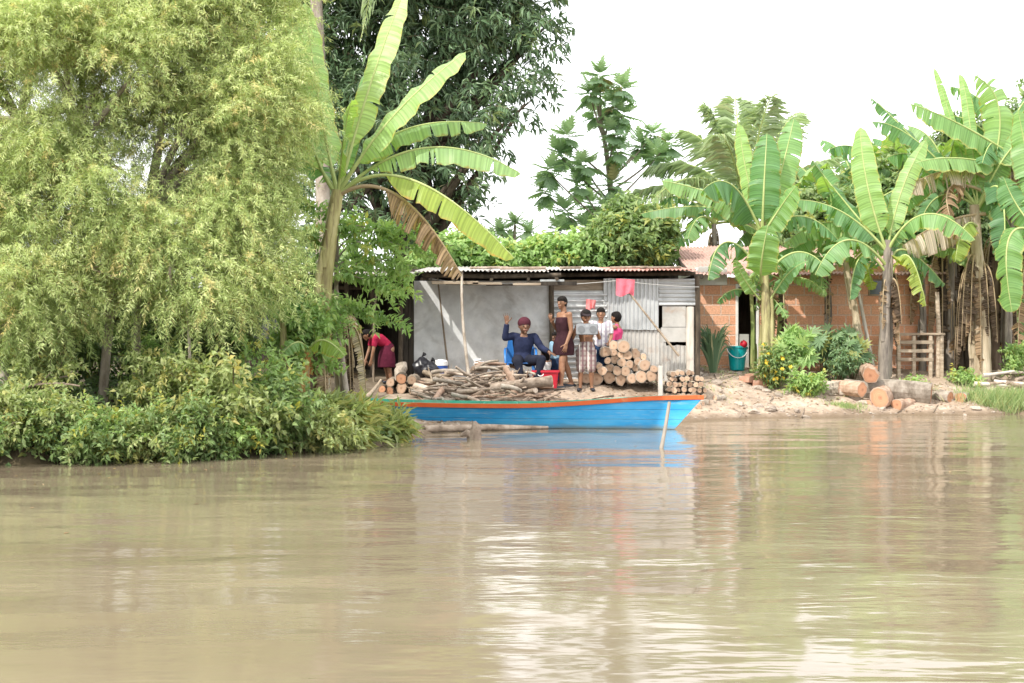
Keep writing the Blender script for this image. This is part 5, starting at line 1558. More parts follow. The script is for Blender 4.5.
def build_stones():
    import bmesh
    protos = []
    for k in range(7):
        bm = bmesh.new(); bmesh.ops.create_icosphere(bm, subdivisions=3, radius=1)
        ph = RNG.uniform(0, 9, 3)
        pl = [nrm(RNG.normal(size=3)) for _ in range(7)]
        for v in bm.verts:
            c = np.array(v.co)
            for q in pl:
                dd = np.dot(c, q) - .62
                if dd > 0: c = c - q * dd * .9
            c *= 1 + .07 * math.sin(3 * c[0] + ph[0]) * math.sin(4 * c[1] + ph[1]) + .04 * math.sin(9 * c[2] + ph[2])
            v.co = Vector(c)
        me = bpy.data.meshes.new('stone'); bm.to_mesh(me); bm.free(); me.materials.append(M['stone'])
        protos.append(me)
    n = 0
    for k in range(85):
        px = RNG.uniform(700, 985); d = RNG.uniform(25.2, 28.0)
        x = PX(px, d)
        e = float(np.interp(x, EDGE[:, 0], EDGE[:, 1]))
        if d < e - .1: continue
        if px > 885 and RNG.uniform() < .6: continue
        if d > 27.2 and px > 850: continue
        r = RNG.uniform(.03, .115) * (1.2 if d < e + .9 else 1)
        o = bpy.data.objects.new('stone', protos[k % 7]); COL.objects.link(o)
        o.scale = (r * RNG.uniform(.9, 1.6), r * RNG.uniform(.8, 1.2), r * RNG.uniform(.45, .75)); o.rotation_euler = (RNG.normal(0, .2), RNG.normal(0, .2), RNG.uniform(0, 6.3))
        o.location = (x, d, gz(x, d) + r * .12)
        tag(o, 'rough pale stone strewn on the bare bank below the brick house', 'stone', 'stones strewn on the bank below the brick house')
    for k in range(34):
        px = RNG.uniform(560, 985); d = RNG.uniform(24.2, 27.6); x = PX(px, d)
        if d < float(np.interp(x, EDGE[:, 0], EDGE[:, 1])) + .15: continue
        a = RNG.uniform(0, 6.28); L = RNG.uniform(.12, .5); dv = np.array([math.cos(a), math.sin(a), 0]) * L / 2
        q0, q1 = np.array([x, d, 0]) - dv, np.array([x, d, 0]) + dv
        for q in (q0, q1): q[2] = gz(q[0], q[1]) + .012
        stick([q0, (q0 + q1) / 2 + np.array([RNG.normal(0, .03), RNG.normal(0, .03), .015]), q1], RNG.uniform(.007, .018), .006, ('bark', 'driftwood', 'bark_dark')[k % 3], 'dead twig lying on the bare trodden bank', 'twig', 'dead twigs lying on the bare bank', name='twig')
    for k, (px, py, w, rz, lab) in enumerate(((762, 380, .42, .2, 'reddish clay block lying on the bank below the centre banana plant'), (755, 373, .34, -.5, 'broken clay block behind the reddish one on the bank'), (748, 381, .30, .9, 'small chipped clay block nearest the bow of the canoe'))):
        d = 27.0 + .3 * (k == 1); x = PX(px, d); mb = MB(); c, s = math.cos(rz), math.sin(rz)
        h = .13; v = []
        for z in (0, h):
            for (a, b) in ((-w / 2, -.1), (w / 2, -.1), (w / 2, .1), (-w / 2, .1)):
                v.append((x + a * c - b * s + RNG.uniform(-.015, .015), d + a * s + b * c, gz(x, d) - .01 + z + RNG.uniform(-.012, .012)))
        mb.add(v, BOXF); tag(mb.build('clay_block', M['old_brick']), lab, 'block')
    # crumbled stone between them
    mb = MB()
    V0 = np.array([v.co[:] for v in protos[0].vertices]); 
    N = 2600
    base = np.array([(1, 0, 0), (-1, 0, 0), (0, 1, 0), (0, -1, 0), (0, 0, 1), (0, 0, -1)], float); F8 = np.array([(0, 2, 4), (2, 1, 4), (1, 3, 4), (3, 0, 4), (2, 0, 5), (1, 2, 5), (3, 1, 5), (0, 3, 5)])
    X = RNG.uniform(-1.2, 9.6, N); e = np.interp(X, EDGE[:, 0], EDGE[:, 1]); Y = e + RNG.uniform(-.05, 1, N) ** 1.2 * 3.2
    Z = ground_z(X, Y); r = RNG.uniform(.008, .035, N)
    V = base[None] * (r[:, None, None] * RNG.uniform(.6, 1.3, (N, 6, 1))) * np.array([1, 1, .6]) + np.stack([X, Y, Z], 1)[:, None]
    keep = Z > .02; V = V[keep]
    mb.add(V.reshape(-1, 3), (np.arange(len(V))[:, None, None] * 6 + F8[None]).reshape(-1, 3))
    tag(mb.build('gravel', M['stone'], origin=(0, 0, 0)), 'fine pale gravel and crumbs scattered over the bare bank', 'gravel', kind='stuff')


M['old_brick'] = nmat('old_clay_block', [(.34, .17, .11), (.48, .27, .19), (.55, .38, .30)], 6, .9, .4, var=.15)

# ------------------------------------------------------------------ banana plants
def banana_leaf(parent, curve, W, hint, mat='banana', pf=.16, fold=.25, sag=.25, tear=.32, tone=None, name='leaf', label=None, taper=1.0, frac=1.0):
    """midrib along `curve` (base to tip), blade of full width W on both sides, split into ribbons where torn"""
    n = 40
    C = np.asarray(curve, float)
    # resample evenly
    seg = np.concatenate([[0], np.cumsum(np.linalg.norm(np.diff(C, axis=0), axis=1))]); t = np.linspace(0, seg[-1], n + 1)
    C = np.stack([np.interp(t, seg, C[:, k]) for k in range(3)], 1); Lt = seg[-1]
    T = nrm(np.gradient(C, axis=0)); hint = nrm(np.asarray(hint, float))
    S = nrm(np.cross(T, hint + 1e-4)); N = np.cross(S, T)
    u = np.linspace(0, 1, n + 1); q = np.clip((u - pf) / (1 - pf), 0, 1)
    wid = W / 2 * np.clip(q / .14, 0, 1) ** .6 * (1 - .15 * q) * np.sqrt(np.clip(1 - np.clip((q - .62) / .38, 0, 1) ** 2.2, 0, 1))
    tone = RNG.uniform(.25, .75) if tone is None else tone
    mb = MB()
    i0 = int(pf * n)
    vs = np.array([0, .33, .67, 1.0])
    for sg in (-1, 1):
        segj = 0.0; cut_prev = False; i = i0
        dphi = RNG.normal(0, .10); shift = 0
        while i < n:
            cut = RNG.uniform() < tear
            gap0 = RNG.uniform(.15, .55) if cut_prev else 0.0
            gap1 = RNG.uniform(.15, .55) if cut else 0.0
            gmax = .5
            # one ribbon = as many steps as there are until the next cut
            V = []
            for k, (ii, gap, sgn) in enumerate(((i, gap0, 1), (i + 1, gap1, -1))):
                ph = fold + dphi + .10 * math.sin(ii * .9)
                for v in vs:
                    w = wid[ii] * v * (1 - .06 * abs(math.sin(ii * 2.1)))
                    p = C[ii] + S[ii] * sg * w * math.cos(ph) - N[ii] * w * math.sin(ph) + np.array([0, 0, -sag * v * v * wid[ii]]) + T[ii] * (sgn * gap * v * Lt / n * .8 + .10 * v * wid[ii])
                    p = p + N[ii] * .012 * math.sin(ii * 1.7 + sg) * v
                    V.append(p)
            f = [(k, k + 1, k + 5, k + 4) if sg < 0 else (k, k + 4, k + 5, k + 1) for k in range(3)]
            tn = [(v, tone, u[i] + .0) for v in vs] + [(v, tone, u[i + 1]) for v in vs]
            mb.add(V, f, tn)
            if cut: dphi = RNG.normal(0, .12 + tear * .9) * (1 if tear > .15 else .6)
            cut_prev = cut; i += 1
    tube(mb, C, np.interp(u, [0, pf, 1], [.036, .024, .004]) * (W / .55) ** .5 * 1.0, 7, mat=1, caps=True)
    mats = [M[mat], M['midrib_dead' if ('dead' in mat or 'brown' in mat or 'pale' in mat) else 'midrib']]
    return mb.build(name, mats, parent, smooth_shade=True, label=label)


def leaf_px(parent, d, pts, W_px, dz=(0, 0, 0), hint=(-.2, -.55, .8), **kw):
    """leaf whose midrib passes through three pixels; dz = depth offsets of the three points"""
    A, B, Cc = [P(px, py, d + o) for (px, py), o in zip(pts, dz)]
    banana_leaf(parent, thru(A, B, Cc, 40), W_px * d / F, hint, **kw)


def stem_tube(parent, pts, r0, r1, mat='banana_stem', name='pseudostem', label=None):
    mb = MB(); c = bez(pts, 14)
    tube(mb, c, np.linspace(r0, r1, 14) * (1 + .05 * np.sin(np.arange(14) * 2.3)), 14, rough=.05)
    # old leaf sheaths wrapped round the stem
    for k in range(5):
        i = RNG.integers(0, 9); a = RNG.uniform(0, 6.28); rr = np.interp(i, [0, 13], [r0, r1]) * 1.05
        o = np.array([math.cos(a), math.sin(a), 0]) * rr
        pts2 = [c[i] + o * .95, c[min(i + 2, 13)] + o * 1.08, c[min(i + 4, 13)] + o * 1.05]
        tube(mb, bez(pts2, 8), [rr * .45, rr * .5, rr * .45, rr * .42, rr * .4, rr * .35, rr * .25, rr * .1], 8, flat=.35)
    return mb.build(name, M[mat], parent, smooth_shade=True, label=label)


def hanging_dead(parent, at, n, length, spread, mats=('banana_dead', 'banana_brown')):
    """withered leaves hanging against the stem"""
    for k in range(n):
        a = RNG.uniform(0, 6.28); r = RNG.uniform(.4, 1) * spread; L = length * RNG.uniform(.7, 1.15)
        d = np.array([math.cos(a), math.sin(a) * .8, 0]); z0 = RNG.uniform(-.15, .15)
        A = at + np.array([0, 0, z0]); B = A + d * r + np.array([0, 0, .02 - .15 * L]); Cc = A + d * r * 1.15 + np.array([0, 0, -L])
        banana_leaf(parent, bez([A, A + d * r * .8 + np.array([0, 0, .12]), B, Cc], 30), RNG.uniform(.16, .32), d + np.array([0, 0, .2]), mats[k % len(mats)], fold=1.1, sag=.1, tear=.5, pf=.1, name='dead_leaf')


def plant_root(name, label, px, d, group=None, cat='banana plant'):
    x = PX(px, d); return thing(name, label, cat, (x, d, gz(x, d)), group)


def build_bananas():
    # ---- big one on the left
    d = 19.2
    t = plant_root('banana_plant', 'tall banana plant with huge bright leaves rising beside the left end of the shack', 312, d)
    b = np.array(t.location)
    stem_tube(t, [b - [0, 0, .1], P(318, 330, d), P(327, 250, d), P(338, 190, d)], .15, .085)
    C = (338, 196)
    V = lambda *a, **k: leaf_px(t, d, *a, **k)
    V([C, (372, 80), (404, -8)], 36, (0, .1, .3), hint=(-.5, -.85, .25), mat='banana_bright', tear=.04, fold=.12, tone=.75, pf=.24)
    V([C, (392, 118), (466, 52)], 40, (0, -.3, -.3), hint=(-.45, -.75, .45), mat='banana_bright', tear=.06, fold=.2, tone=.6, pf=.22)
    V([C, (395, 134), (487, 124)], 30, (0, .1, .3), hint=(-.1, -.6, .75), mat='banana', tear=.08, fold=.3, tone=.8, pf=.22, sag=.4)
    V([C, (425, 148), (521, 174)], 30, (0, -.2, -.2), hint=(-.05, -.6, .8), mat='banana', tear=.10, fold=.3, tone=.85, pf=.22, sag=.4)
    V([C, (412, 180), (514, 258)], 34, (0, -.4, -.5), hint=(.3, -.5, .8), mat='banana_yellow', tear=.12, fold=.4, tone=.45, pf=.28, sag=.4)
    V([C, (398, 196), (462, 276)], 36, (0, -.3, -.2), hint=(.3, -.4, .8), mat='banana_dead', tear=.62, fold=1.0, sag=.5, pf=.34, name='dead_leaf', label='withered brown leaf')
    V([C, (318, 95), (306, 2)], 38, (0, .3, .4), hint=(.5, -.8, .1), mat='banana_bright', tear=.05, fold=.12, tone=.55)
    V([C, (308, 130), (282, 0)], 32, (0, .1, .2), hint=(.3, -.9, .2), mat='banana_bright', tear=.05, fold=.15, tone=.7)
    V([C, (350, 140), (372, 60)], 22, (0, .4, .8), hint=(-.3, -.85, .3), mat='banana', tear=.05, fold=.2, tone=.5)
    V([C, (300, 160), (245, 180)], 30, (0, .3, .5), hint=(-.2, -.5, .8), mat='banana', tear=.2, fold=.35)
    V([C, (345, 130), (352, 100)], 26, (0, -.6, -1.2), hint=(-.2, -.6, .7), mat='banana_bright', tear=.05, fold=.2, tone=.5)
    hanging_dead(t, P(322, 300, d), 7, 1.0, .28)
    # ---- young ones in the bushes on the left
    t = plant_root('young_banana_plant', 'young banana plant with an arching pale leaf among the left bushes', 283, 18.6)
    b = np.array(t.location); stem_tube(t, [b - [0, 0, .1], P(284, 360, 18.6), P(283, 322, 18.6)], .06, .04)
    leaf_px(t, 18.6, [(283, 326), (268, 309), (238, 320)], 13, (0, -.1, -.2), tear=.1, mat='banana_bright', tone=.6)
    leaf_px(t, 18.6, [(284, 326), (296, 306), (302, 280)], 12, (0, .1, .2), tear=.1)
    leaf_px(t, 18.6, [(284, 326), (270, 300), (262, 276)], 12, (0, .2, .3), tear=.1)
    t = plant_root('young_banana_plant', 'small banana sucker with an orange-brown stalk behind the waterside bushes', 303, 18.3)
    b = np.array(t.location); stem_tube(t, [b - [0, 0, .1], P(304, 385, 18.3), P(308, 352, 18.3)], .075, .05, 'stem_orange')
    leaf_px(t, 18.3, [(308, 355), (322, 340), (345, 356)], 24, (0, -.2, -.3), tear=.2, mat='banana_yellow', tone=.2, fold=.4)
    leaf_px(t, 18.3, [(308, 355), (298, 342), (280, 356)], 20, (0, -.2, -.3), tear=.2, mat='banana_bright', tone=.3, fold=.4)
    hanging_dead(t, P(318, 352, 18.5), 8, .75, .35, ('banana_dead', 'banana_pale', 'banana_brown'))
    # ---- withered clump left of the shed
    t = plant_root('withered_banana_plant', 'withered banana stump hung with dry brown leaves at the left of the open shed', 352, 20.6)
    b = np.array(t.location); stem_tube(t, [b - [0, 0, .1], P(345, 360, 20.6), P(333, 290, 20.6)], .12, .08, 'banana_stem_dry')
    hanging_dead(t, P(338, 318, 20.6), 12, 1.1, .42, ('banana_dead', 'banana_brown', 'banana_pale'))
    # ---- centre plant in front of the doorway
    d = 27.4
    t = plant_root('banana_plant', 'banana plant with broad dark leaves in front of the doorway of the brick house', 766, d)
    b = np.array(t.location)
    stem_tube(t, [b - [0, 0, .1], P(768, 335, d), P(765, 280, d), P(762, 222, d)], .115, .065, 'banana_stem')
    C = (762, 236)
    V = lambda *a, **k: leaf_px(t, d, *a, **k)
    V([C, (764, 186), (767, 133)], 36, (0, -.2, -.1), hint=(-.3, -.9, .2), tear=.1, fold=.25, tone=.35)
    V([C, (733, 186), (703, 190)], 40, (0, -.4, -.8), hint=(-.3, -.5, .8), tear=.15, fold=.7, tone=.15, sag=.5)
    V([C, (746, 170), (739, 124)], 22, (0, .2, .3), hint=(-.5, -.8, .2), mat='banana_bright', tear=.1, fold=.2, tone=.4)
    V([C, (781, 172), (794, 118)], 34, (0, .1, .3), hint=(-.3, -.8, .3), tear=.15, fold=.3, tone=.6)
    V([C, (724, 200), (662, 181)], 28, (0, .1, .2), hint=(-.2, -.5, .85), tear=.25, fold=.5, tone=.7)
    V([(760, 270), (726, 242), (708, 280)], 34, (0, -.2, -.4), hint=(-.6, -.4, .7), tear=.35, fold=.6, tone=.25, mat='banana')
    V([(761, 282), (762, 258), (768, 225)], 34, (-.1, -.6, -.8), hint=(-.2, -.9, .3), mat='banana_bright', tear=.05, fold=.3, tone=.25)
    V([C, (782, 205), (796, 186)], 30, (0, -.3, -.5), hint=(-.4, -.8, .4), mat='banana_bright', tear=.08, fold=.3, tone=.2)
    V([(766, 276), (798, 252), (830, 272)], 32, (0, -.1, -.3), hint=(.2, -.5, .8), tear=.3, fold=.6, tone=.6)
    V([(766, 270), (800, 256), (838, 262)], 28, (0, .3, .5), hint=(.1, -.5, .8), tear=.3, fold=.6, tone=.3)
    V([C, (715, 208), (640, 214)], 22, (0, .5, .9), hint=(-.2, -.4, .9), tear=.4, fold=.5, tone=.3)
    V([C, (800, 216), (838, 240)], 28, (0, -.1, .1), hint=(.2, -.5, .8), tear=.35, fold=.6, tone=.4)
    V([(760, 300), (745, 280), (735, 260)], 14, (0, -.2, -.4), hint=(-.4, -.8, .3), tear=.1, fold=.3, mat='banana_bright', tone=.4)
    V([(770, 300), (790, 272), (808, 262)], 18, (0, -.3, -.5), hint=(.2, -.7, .6), tear=.2, fold=.4, tone=.5)
    # ---- slim plant right of centre
    d = 27.6
    t = plant_root('banana_plant', 'slender banana plant with a bare grey stem and upright yellow-green leaves', 884, d)
    b = np.array(t.location)
    stem_tube(t, [b - [0, 0, .1], P(884, 335, d), P(886, 290, d), P(888, 240, d)], .13, .07, 'banana_stem_grey')
    C = (887, 252)
    V = lambda *a, **k: leaf_px(t, d, *a, **k)
    V([C, (868, 188), (860, 127)], 30, (0, -.1, .1), hint=(-.4, -.85, .2), mat='banana_bright', tear=.08, fold=.2, tone=.5)
    V([C, (902, 190), (926, 140)], 22, (0, .1, .2), hint=(-.4, -.85, .3), mat='banana_bright', tear=.12, fold=.2, tone=.6)
    V([C, (926, 214), (975, 240)], 32, (0, -.5, -.9), hint=(.3, -.6, .8), mat='banana_bright', tear=.2, fold=.4, tone=.15)
    V([C, (842, 212), (794, 200)], 30, (0, -.1, -.1), hint=(-.1, -.6, .8), tear=.35, fold=.5, tone=.5)
    V([C, (835, 222), (782, 246)], 30, (0, .1, .2), hint=(-.1, -.6, .8), tear=.4, fold=.55, tone=.75)
    V([(888, 268), (848, 240), (815, 275)], 38, (0, -.4, -.6), hint=(-.3, -.5, .8), tear=.3, fold=.5, tone=.65)
    V([C, (840, 196), (812, 160)], 30, (0, .4, .6), hint=(-.1, -.7, .6), tear=.3, fold=.4, tone=.4)
    V([(890, 280), (908, 256), (926, 306)], 24, (0, -.3, -.5), hint=(.5, -.4, .7), mat='banana_yellow', tear=.3, fold=.6, tone=.5)
    V([(888, 276), (862, 256), (850, 300)], 24, (0, -.2, -.4), hint=(-.5, -.4, .7), tear=.3, fold=.6, tone=.3)
    V([(890, 270), (905, 250), (945, 285)], 28, (0, .2, .4), hint=(.5, -.4, .7), tear=.3, fold=.6, tone=.3)
    hanging_dead(t, P(887, 275, d), 6, 1.2, .3, ('banana_dead', 'banana_brown'))
    # ---- leaning thin one behind it
    d = 28.2
    t = plant_root('banana_plant', 'thin leaning banana plant close to the brick wall between its two taller neighbours', 862, d)
    b = np.array(t.location)
    stem_tube(t, [b - [0, 0, .1], P(860, 340, d), P(852, 290, d), P(843, 250, d)], .075, .05, 'banana_stem_dry')
    for pts, W, kw in (([(844, 255), (815, 232), (786, 262)], 30, dict(tone=.6)), ([(844, 255), (868, 226), (900, 244)], 28, dict(tone=.4)), ([(844, 255), (836, 210), (822, 176)], 26, dict(tone=.5, mat='banana_bright')),
                       ([(844, 255), (858, 205), (880, 178)], 24, dict(tone=.3)), ([(844, 258), (822, 246), (808, 290)], 26, dict(tone=.7)), ([(844, 258), (860, 245), (872, 290)], 22, dict(tone=.4, mat='banana_yellow'))):
        leaf_px(t, d, pts, W, (0, RNG.uniform(-.3, .3), RNG.uniform(-.6, .6)), tear=.3, fold=.5, **kw)
    # ---- big one at the right with bleached dead leaves
    d = 28.3
    t = plant_root('banana_plant', 'large banana plant with long striped leaves and bleached dead leaves near the right edge', 982, d)
    b = np.array(t.location)
    stem_tube(t, [b - [0, 0, .1], P(984, 330, d), P(977, 270, d), P(974, 205, d)], .19, .10, 'banana_stem_dry')
    C = (978, 208)
    V = lambda *a, **k: leaf_px(t, d, *a, **k)
    V([(1004, 150), (955, 122), (911, 104)], 34, (0, -.4, -.6), hint=(-.2, -.75, .6), mat='banana_bright', tear=.12, fold=.3, tone=.2, pf=.08)
    V([(1000, 166), (955, 158), (916, 163)], 28, (0, -.6, -1.0), hint=(0, -.7, .7), mat='banana_bright', tear=.12, fold=.35, tone=.35, pf=.08)
    V([C, (918, 142), (872, 122)], 30, (0, .2, .3), hint=(-.1, -.7, .7), tear=.25, fold=.4, tone=.35)
    V([C, (905, 130), (871, 98)], 22, (0, .5, .8), hint=(-.1, -.7, .7), tear=.35, fold=.5, tone=.2)
    V([C, (1000, 120), (975, 76)], 40, (0, -.1, -.2), hint=(-.3, -.8, .5), mat='banana', tear=.35, fold=.35, tone=.85)
    V([C, (968, 110), (959, 74)], 14, (0, .3, .5), hint=(-.3, -.9, .2), mat='banana_bright', tear=.05, fold=.2, tone=.4)
    V([C, (948, 110), (934, 68)], 10, (0, .3, .5), hint=(-.3, -.9, .2), mat='banana_bright', tear=.05, fold=.2, tone=.4)
    V([C, (1010, 150), (1050, 120)], 36, (0, -.2, -.4), hint=(.1, -.8, .6), mat='banana', tear=.3, fold=.35, tone=.8)
    V([C, (1000, 190), (1004, 262)], 34, (0, -.5, -.8), hint=(.5, -.6, .5), mat='banana', tear=.3, fold=.7, tone=.15)
    V([(985, 178), (950, 170), (905, 188)], 26, (0, -.4, -.6), hint=(0, -.5, .85), mat='banana_pale', tear=.5, fold=.9, sag=.6, name='dead_leaf', label='bleached dead leaf')
    V([(985, 214), (945, 222), (902, 246)], 34, (0, -.3, -.5), hint=(0, -.45, .9), mat='banana_pale', tear=.5, fold=1.0, sag=.7, name='dead_leaf', label='bleached dead leaf')
    V([(980, 190), (948, 190), (958, 238)], 26, (0, -.5, -.7), hint=(-.4, -.5, .7), mat='banana_dead', tear=.5, fold=.8, sag=.5, name='dead_leaf')
    V([(980, 230), (965, 226), (955, 262)], 26, (0, -.4, -.6), hint=(-.4, -.5, .7), mat='banana_yellow', tear=.2, fold=.6, tone=.3)
    V([C, (1006, 186), (1040, 200)], 32, (0, -.2, -.4), hint=(.2, -.7, .7), mat='banana', tear=.3, fold=.5, tone=.6)
    V([C, (940, 196), (918, 232)], 30, (0, .3, .4), hint=(-.3, -.6, .7), mat='banana', tear=.35, fold=.6, tone=.3)
    hanging_dead(t, P(977, 262, d), 18, 1.9, .42, ('banana_brown', 'banana_dead', 'banana_brown'))
    # ---- dead-leaf clump behind it, reaching the ground
    d = 29.0
    t = plant_root('withered_banana_plant', 'dark clump of dead-leaved banana stems between the table and the right-hand banana', 957, d)
    for k, px in enumerate((944, 957, 966)):
        x = PX(px, d + .2 * k); stem_tube(t, [(x, d + .2 * k, gz(x, d) - .1), P(px + 2, 300, d + .2 * k), P(px - 2 + 3 * k, 232, d + .2 * k)], .13, .09, 'bark_dark')
    for px in (942, 952, 962, 972):
        hanging_dead(t, P(px, 236 + RNG.uniform(-10, 14), d), 9, 2.4, .34, ('banana_brown', 'banana_brown', 'banana_dead'))
    d = 29.4
    t = plant_root('withered_banana_plant', 'dark brown draped banana stem at the far right behind the pale trunk', 1000, d)
    for k, px in enumerate((994, 1004)):
        x = PX(px, d + .2 * k); stem_tube(t, [(x, d + .2 * k, gz(x, d) - .1), P(px, 300, d + .2 * k), P(px + 2, 225, d + .2 * k)], .14, .1, 'banana_brown_stem')
        hanging_dead(t, P(px, 240, d), 8, 2.3, .34, ('banana_brown', 'banana_brown', 'banana_dead'))
    for pts in ([(1000, 225), (985, 190), (940, 180)], [(1000, 225), (1020, 190), (1050, 200)], [(1000, 225), (1010, 180), (1030, 140)]):
        leaf_px(t, d, pts, 32, tear=.35, fold=.5, tone=.3)
    # ---- one just outside the frame whose leaves hang in
    d = 27.2
    t = plant_root('banana_plant', 'banana plant at the right edge whose bright leaf hangs down into view', 1050, d)
    b = np.array(t.location); stem_tube(t, [b - [0, 0, .1], P(1050, 320, d), P(1048, 240, d)], .16, .1, 'stem_green')
    leaf_px(t, d, [(1046, 240), (1010, 236), (1012, 312)], 34, (0, -.3, -.4), hint=(-.6, -.6, .4), mat='banana_bright', tear=.1, fold=.4, tone=.1)
    leaf_px(t, d, [(1046, 240), (1020, 210), (1004, 178)], 32, (0, .3, .4), hint=(-.4, -.8, .4), tear=.2, fold=.4, tone=.5)
    leaf_px(t, d, [(1046, 240), (1030, 170), (1018, 110)], 34, (0, .3, .4), hint=(-.4, -.8, .3), tear=.25, fold=.3, tone=.7)
    leaf_px(t, d, [(1046, 240), (1060, 180), (1090, 150)], 34, tear=.2, fold=.3, tone=.7)
    leaf_px(t, d, [(1046, 240), (1080, 215), (1110, 260)], 34, tear=.2, fold=.4, tone=.7)
    leaf_px(t, d, [(1046, 250), (1026, 262), (1018, 345)], 22, (0, -.1, -.2), hint=(-.6, -.6, .4), mat='banana_dead', tear=.5, fold=.9, name='dead_leaf')


M['stem_orange'] = nmat('orange_brown_stem', [(.22, .10, .04), (.40, .20, .07), (.42, .30, .12)], 6, .7, .3, (1, 1, .3), var=0)
M['banana_stem_grey'] = nmat('grey_banana_stem', [(.10, .085, .075), (.22, .19, .16), (.34, .29, .24)], 6, .8, .5, (2, 2, .4), var=0)
M['banana_brown_stem'] = nmat('brown_banana_stem', [(.08, .055, .04), (.17, .12, .085), (.28, .21, .15)], 6, .8, .5, (2, 2, .3), var=0)


# ------------------------------------------------------------------ trees and shrubs
def limbs(mb, base, tops, r0, r1, wob=.15, n=12, mat=0, sides=8):
    for q in tops:
        a, c = np.asarray(base, float), np.asarray(q, float)
        m = (a + c) / 2 + RNG.normal(0, wob, 3) + np.array([0, 0, .12 * np.linalg.norm(c - a)])
        tube(mb, bez([a, m, c], n), np.linspace(r0, r1, n), sides, mat=mat, rough=.06)


def willow(name, label, trunks, clumps, ntw, mat='willow', seed_tone=.1):
    base = np.array(trunks[0][0]); t = thing(name, label, 'tree', base)
    mb = MB()
    for tr in trunks:
        pts, r0, r1 = tr[0:1] + tr[1:-2], tr[-2], tr[-1]
        tube(mb, bez(pts, 16) if len(pts) > 2 else pts, np.linspace(r0, r1, 16) if len(pts) > 2 else [r0, r1], 10, rough=.07)
    tops = [tr[-3] for tr in trunks]
    for c, r in clumps:
        q = min(tops, key=lambda a: np.linalg.norm(np.array(a) - c)); limbs(mb, q, [np.array(c) + RNG.normal(0, .3, 3) * r for _ in range(2)], .05, .012)
    mb.build('trunk', M['bark_grey'], t, smooth_shade=True)
    f = MB()
    # break the big masses into many small plumes with gaps between them
    cp, co, _ = clump_points(clumps, int(7 * len(clumps)), .6)
    plumes = [(q + np.array([0, 0, .1]), np.array([1, 1, .8]) * RNG.uniform(.20, .46)) for q in cp]
    n1 = int(ntw * .90); p, o, idx = clump_points(plumes, n1, .1); p2, o2, _ = clump_points(clumps, ntw - n1, .5)
    C0 = np.mean([c for c, r in clumps], 0)
    p = np.concatenate([p, p2]); o = np.concatenate([o * .5 + nrm(p[:n1] - C0) * .7, o2])
    # front side a little denser (it is what the bank shows), twigs arch out and hang
    d = o * .6 + RNG.normal(0, .35, (ntw, 3)) + np.array([0, -.1, .25])
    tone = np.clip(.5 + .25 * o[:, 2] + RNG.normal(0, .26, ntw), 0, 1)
    twig_foliage(f, p, d, 9, .062, .17, .24, 6, (.04, .095), (.0032, .0060), .62, .16, 'blade', .8, .07, 1, .0022, tone)
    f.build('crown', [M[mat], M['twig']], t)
    return t


def tree(name, label, base, trunk, r0, r1, clumps, ntw, mat, tw, bark='bark', limbs_per=1, shell=.45, cat='tree', group=None, up=.1):
    t = thing(name, label, cat, base, group)
    mb = MB(); pts = [np.array(base) - [0, 0, .15]] + [np.array(q) for q in trunk]
    tube(mb, bez(pts, 16), np.linspace(r0, r1, 16), 12, rough=.06)
    for c, r in clumps:
        limbs(mb, pts[-1] if RNG.uniform() < .6 else pts[-2], [np.array(c) + RNG.normal(0, .25, 3) * r for _ in range(limbs_per)], r1 * .7, .015, .3)
    mb.build('trunk', M[bark], t, smooth_shade=True)
    # lumpy crown: sprays of different size with openings between them
    cp, co, ci = clump_points(clumps, 8 * len(clumps), .45)
    lumps = [(q, np.array(clumps[i][1]) * RNG.uniform(.22, .5)) for q, i in zip(cp, ci)]
    f = MB(); n1 = int(ntw * .75); p, o, idx = clump_points(lumps, n1, .2); p2, o2, _ = clump_points(clumps, ntw - n1, shell); p = np.concatenate([p, p2]); o = np.concatenate([o, o2])
    d = o * .8 + RNG.normal(0, .45, (ntw, 3)) + np.array([0, 0, up])
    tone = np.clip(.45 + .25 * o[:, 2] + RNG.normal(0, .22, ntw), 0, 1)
    twig_foliage(f, p, d, tone0=tone, stemmat=1, **tw)
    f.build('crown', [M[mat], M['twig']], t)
    return t


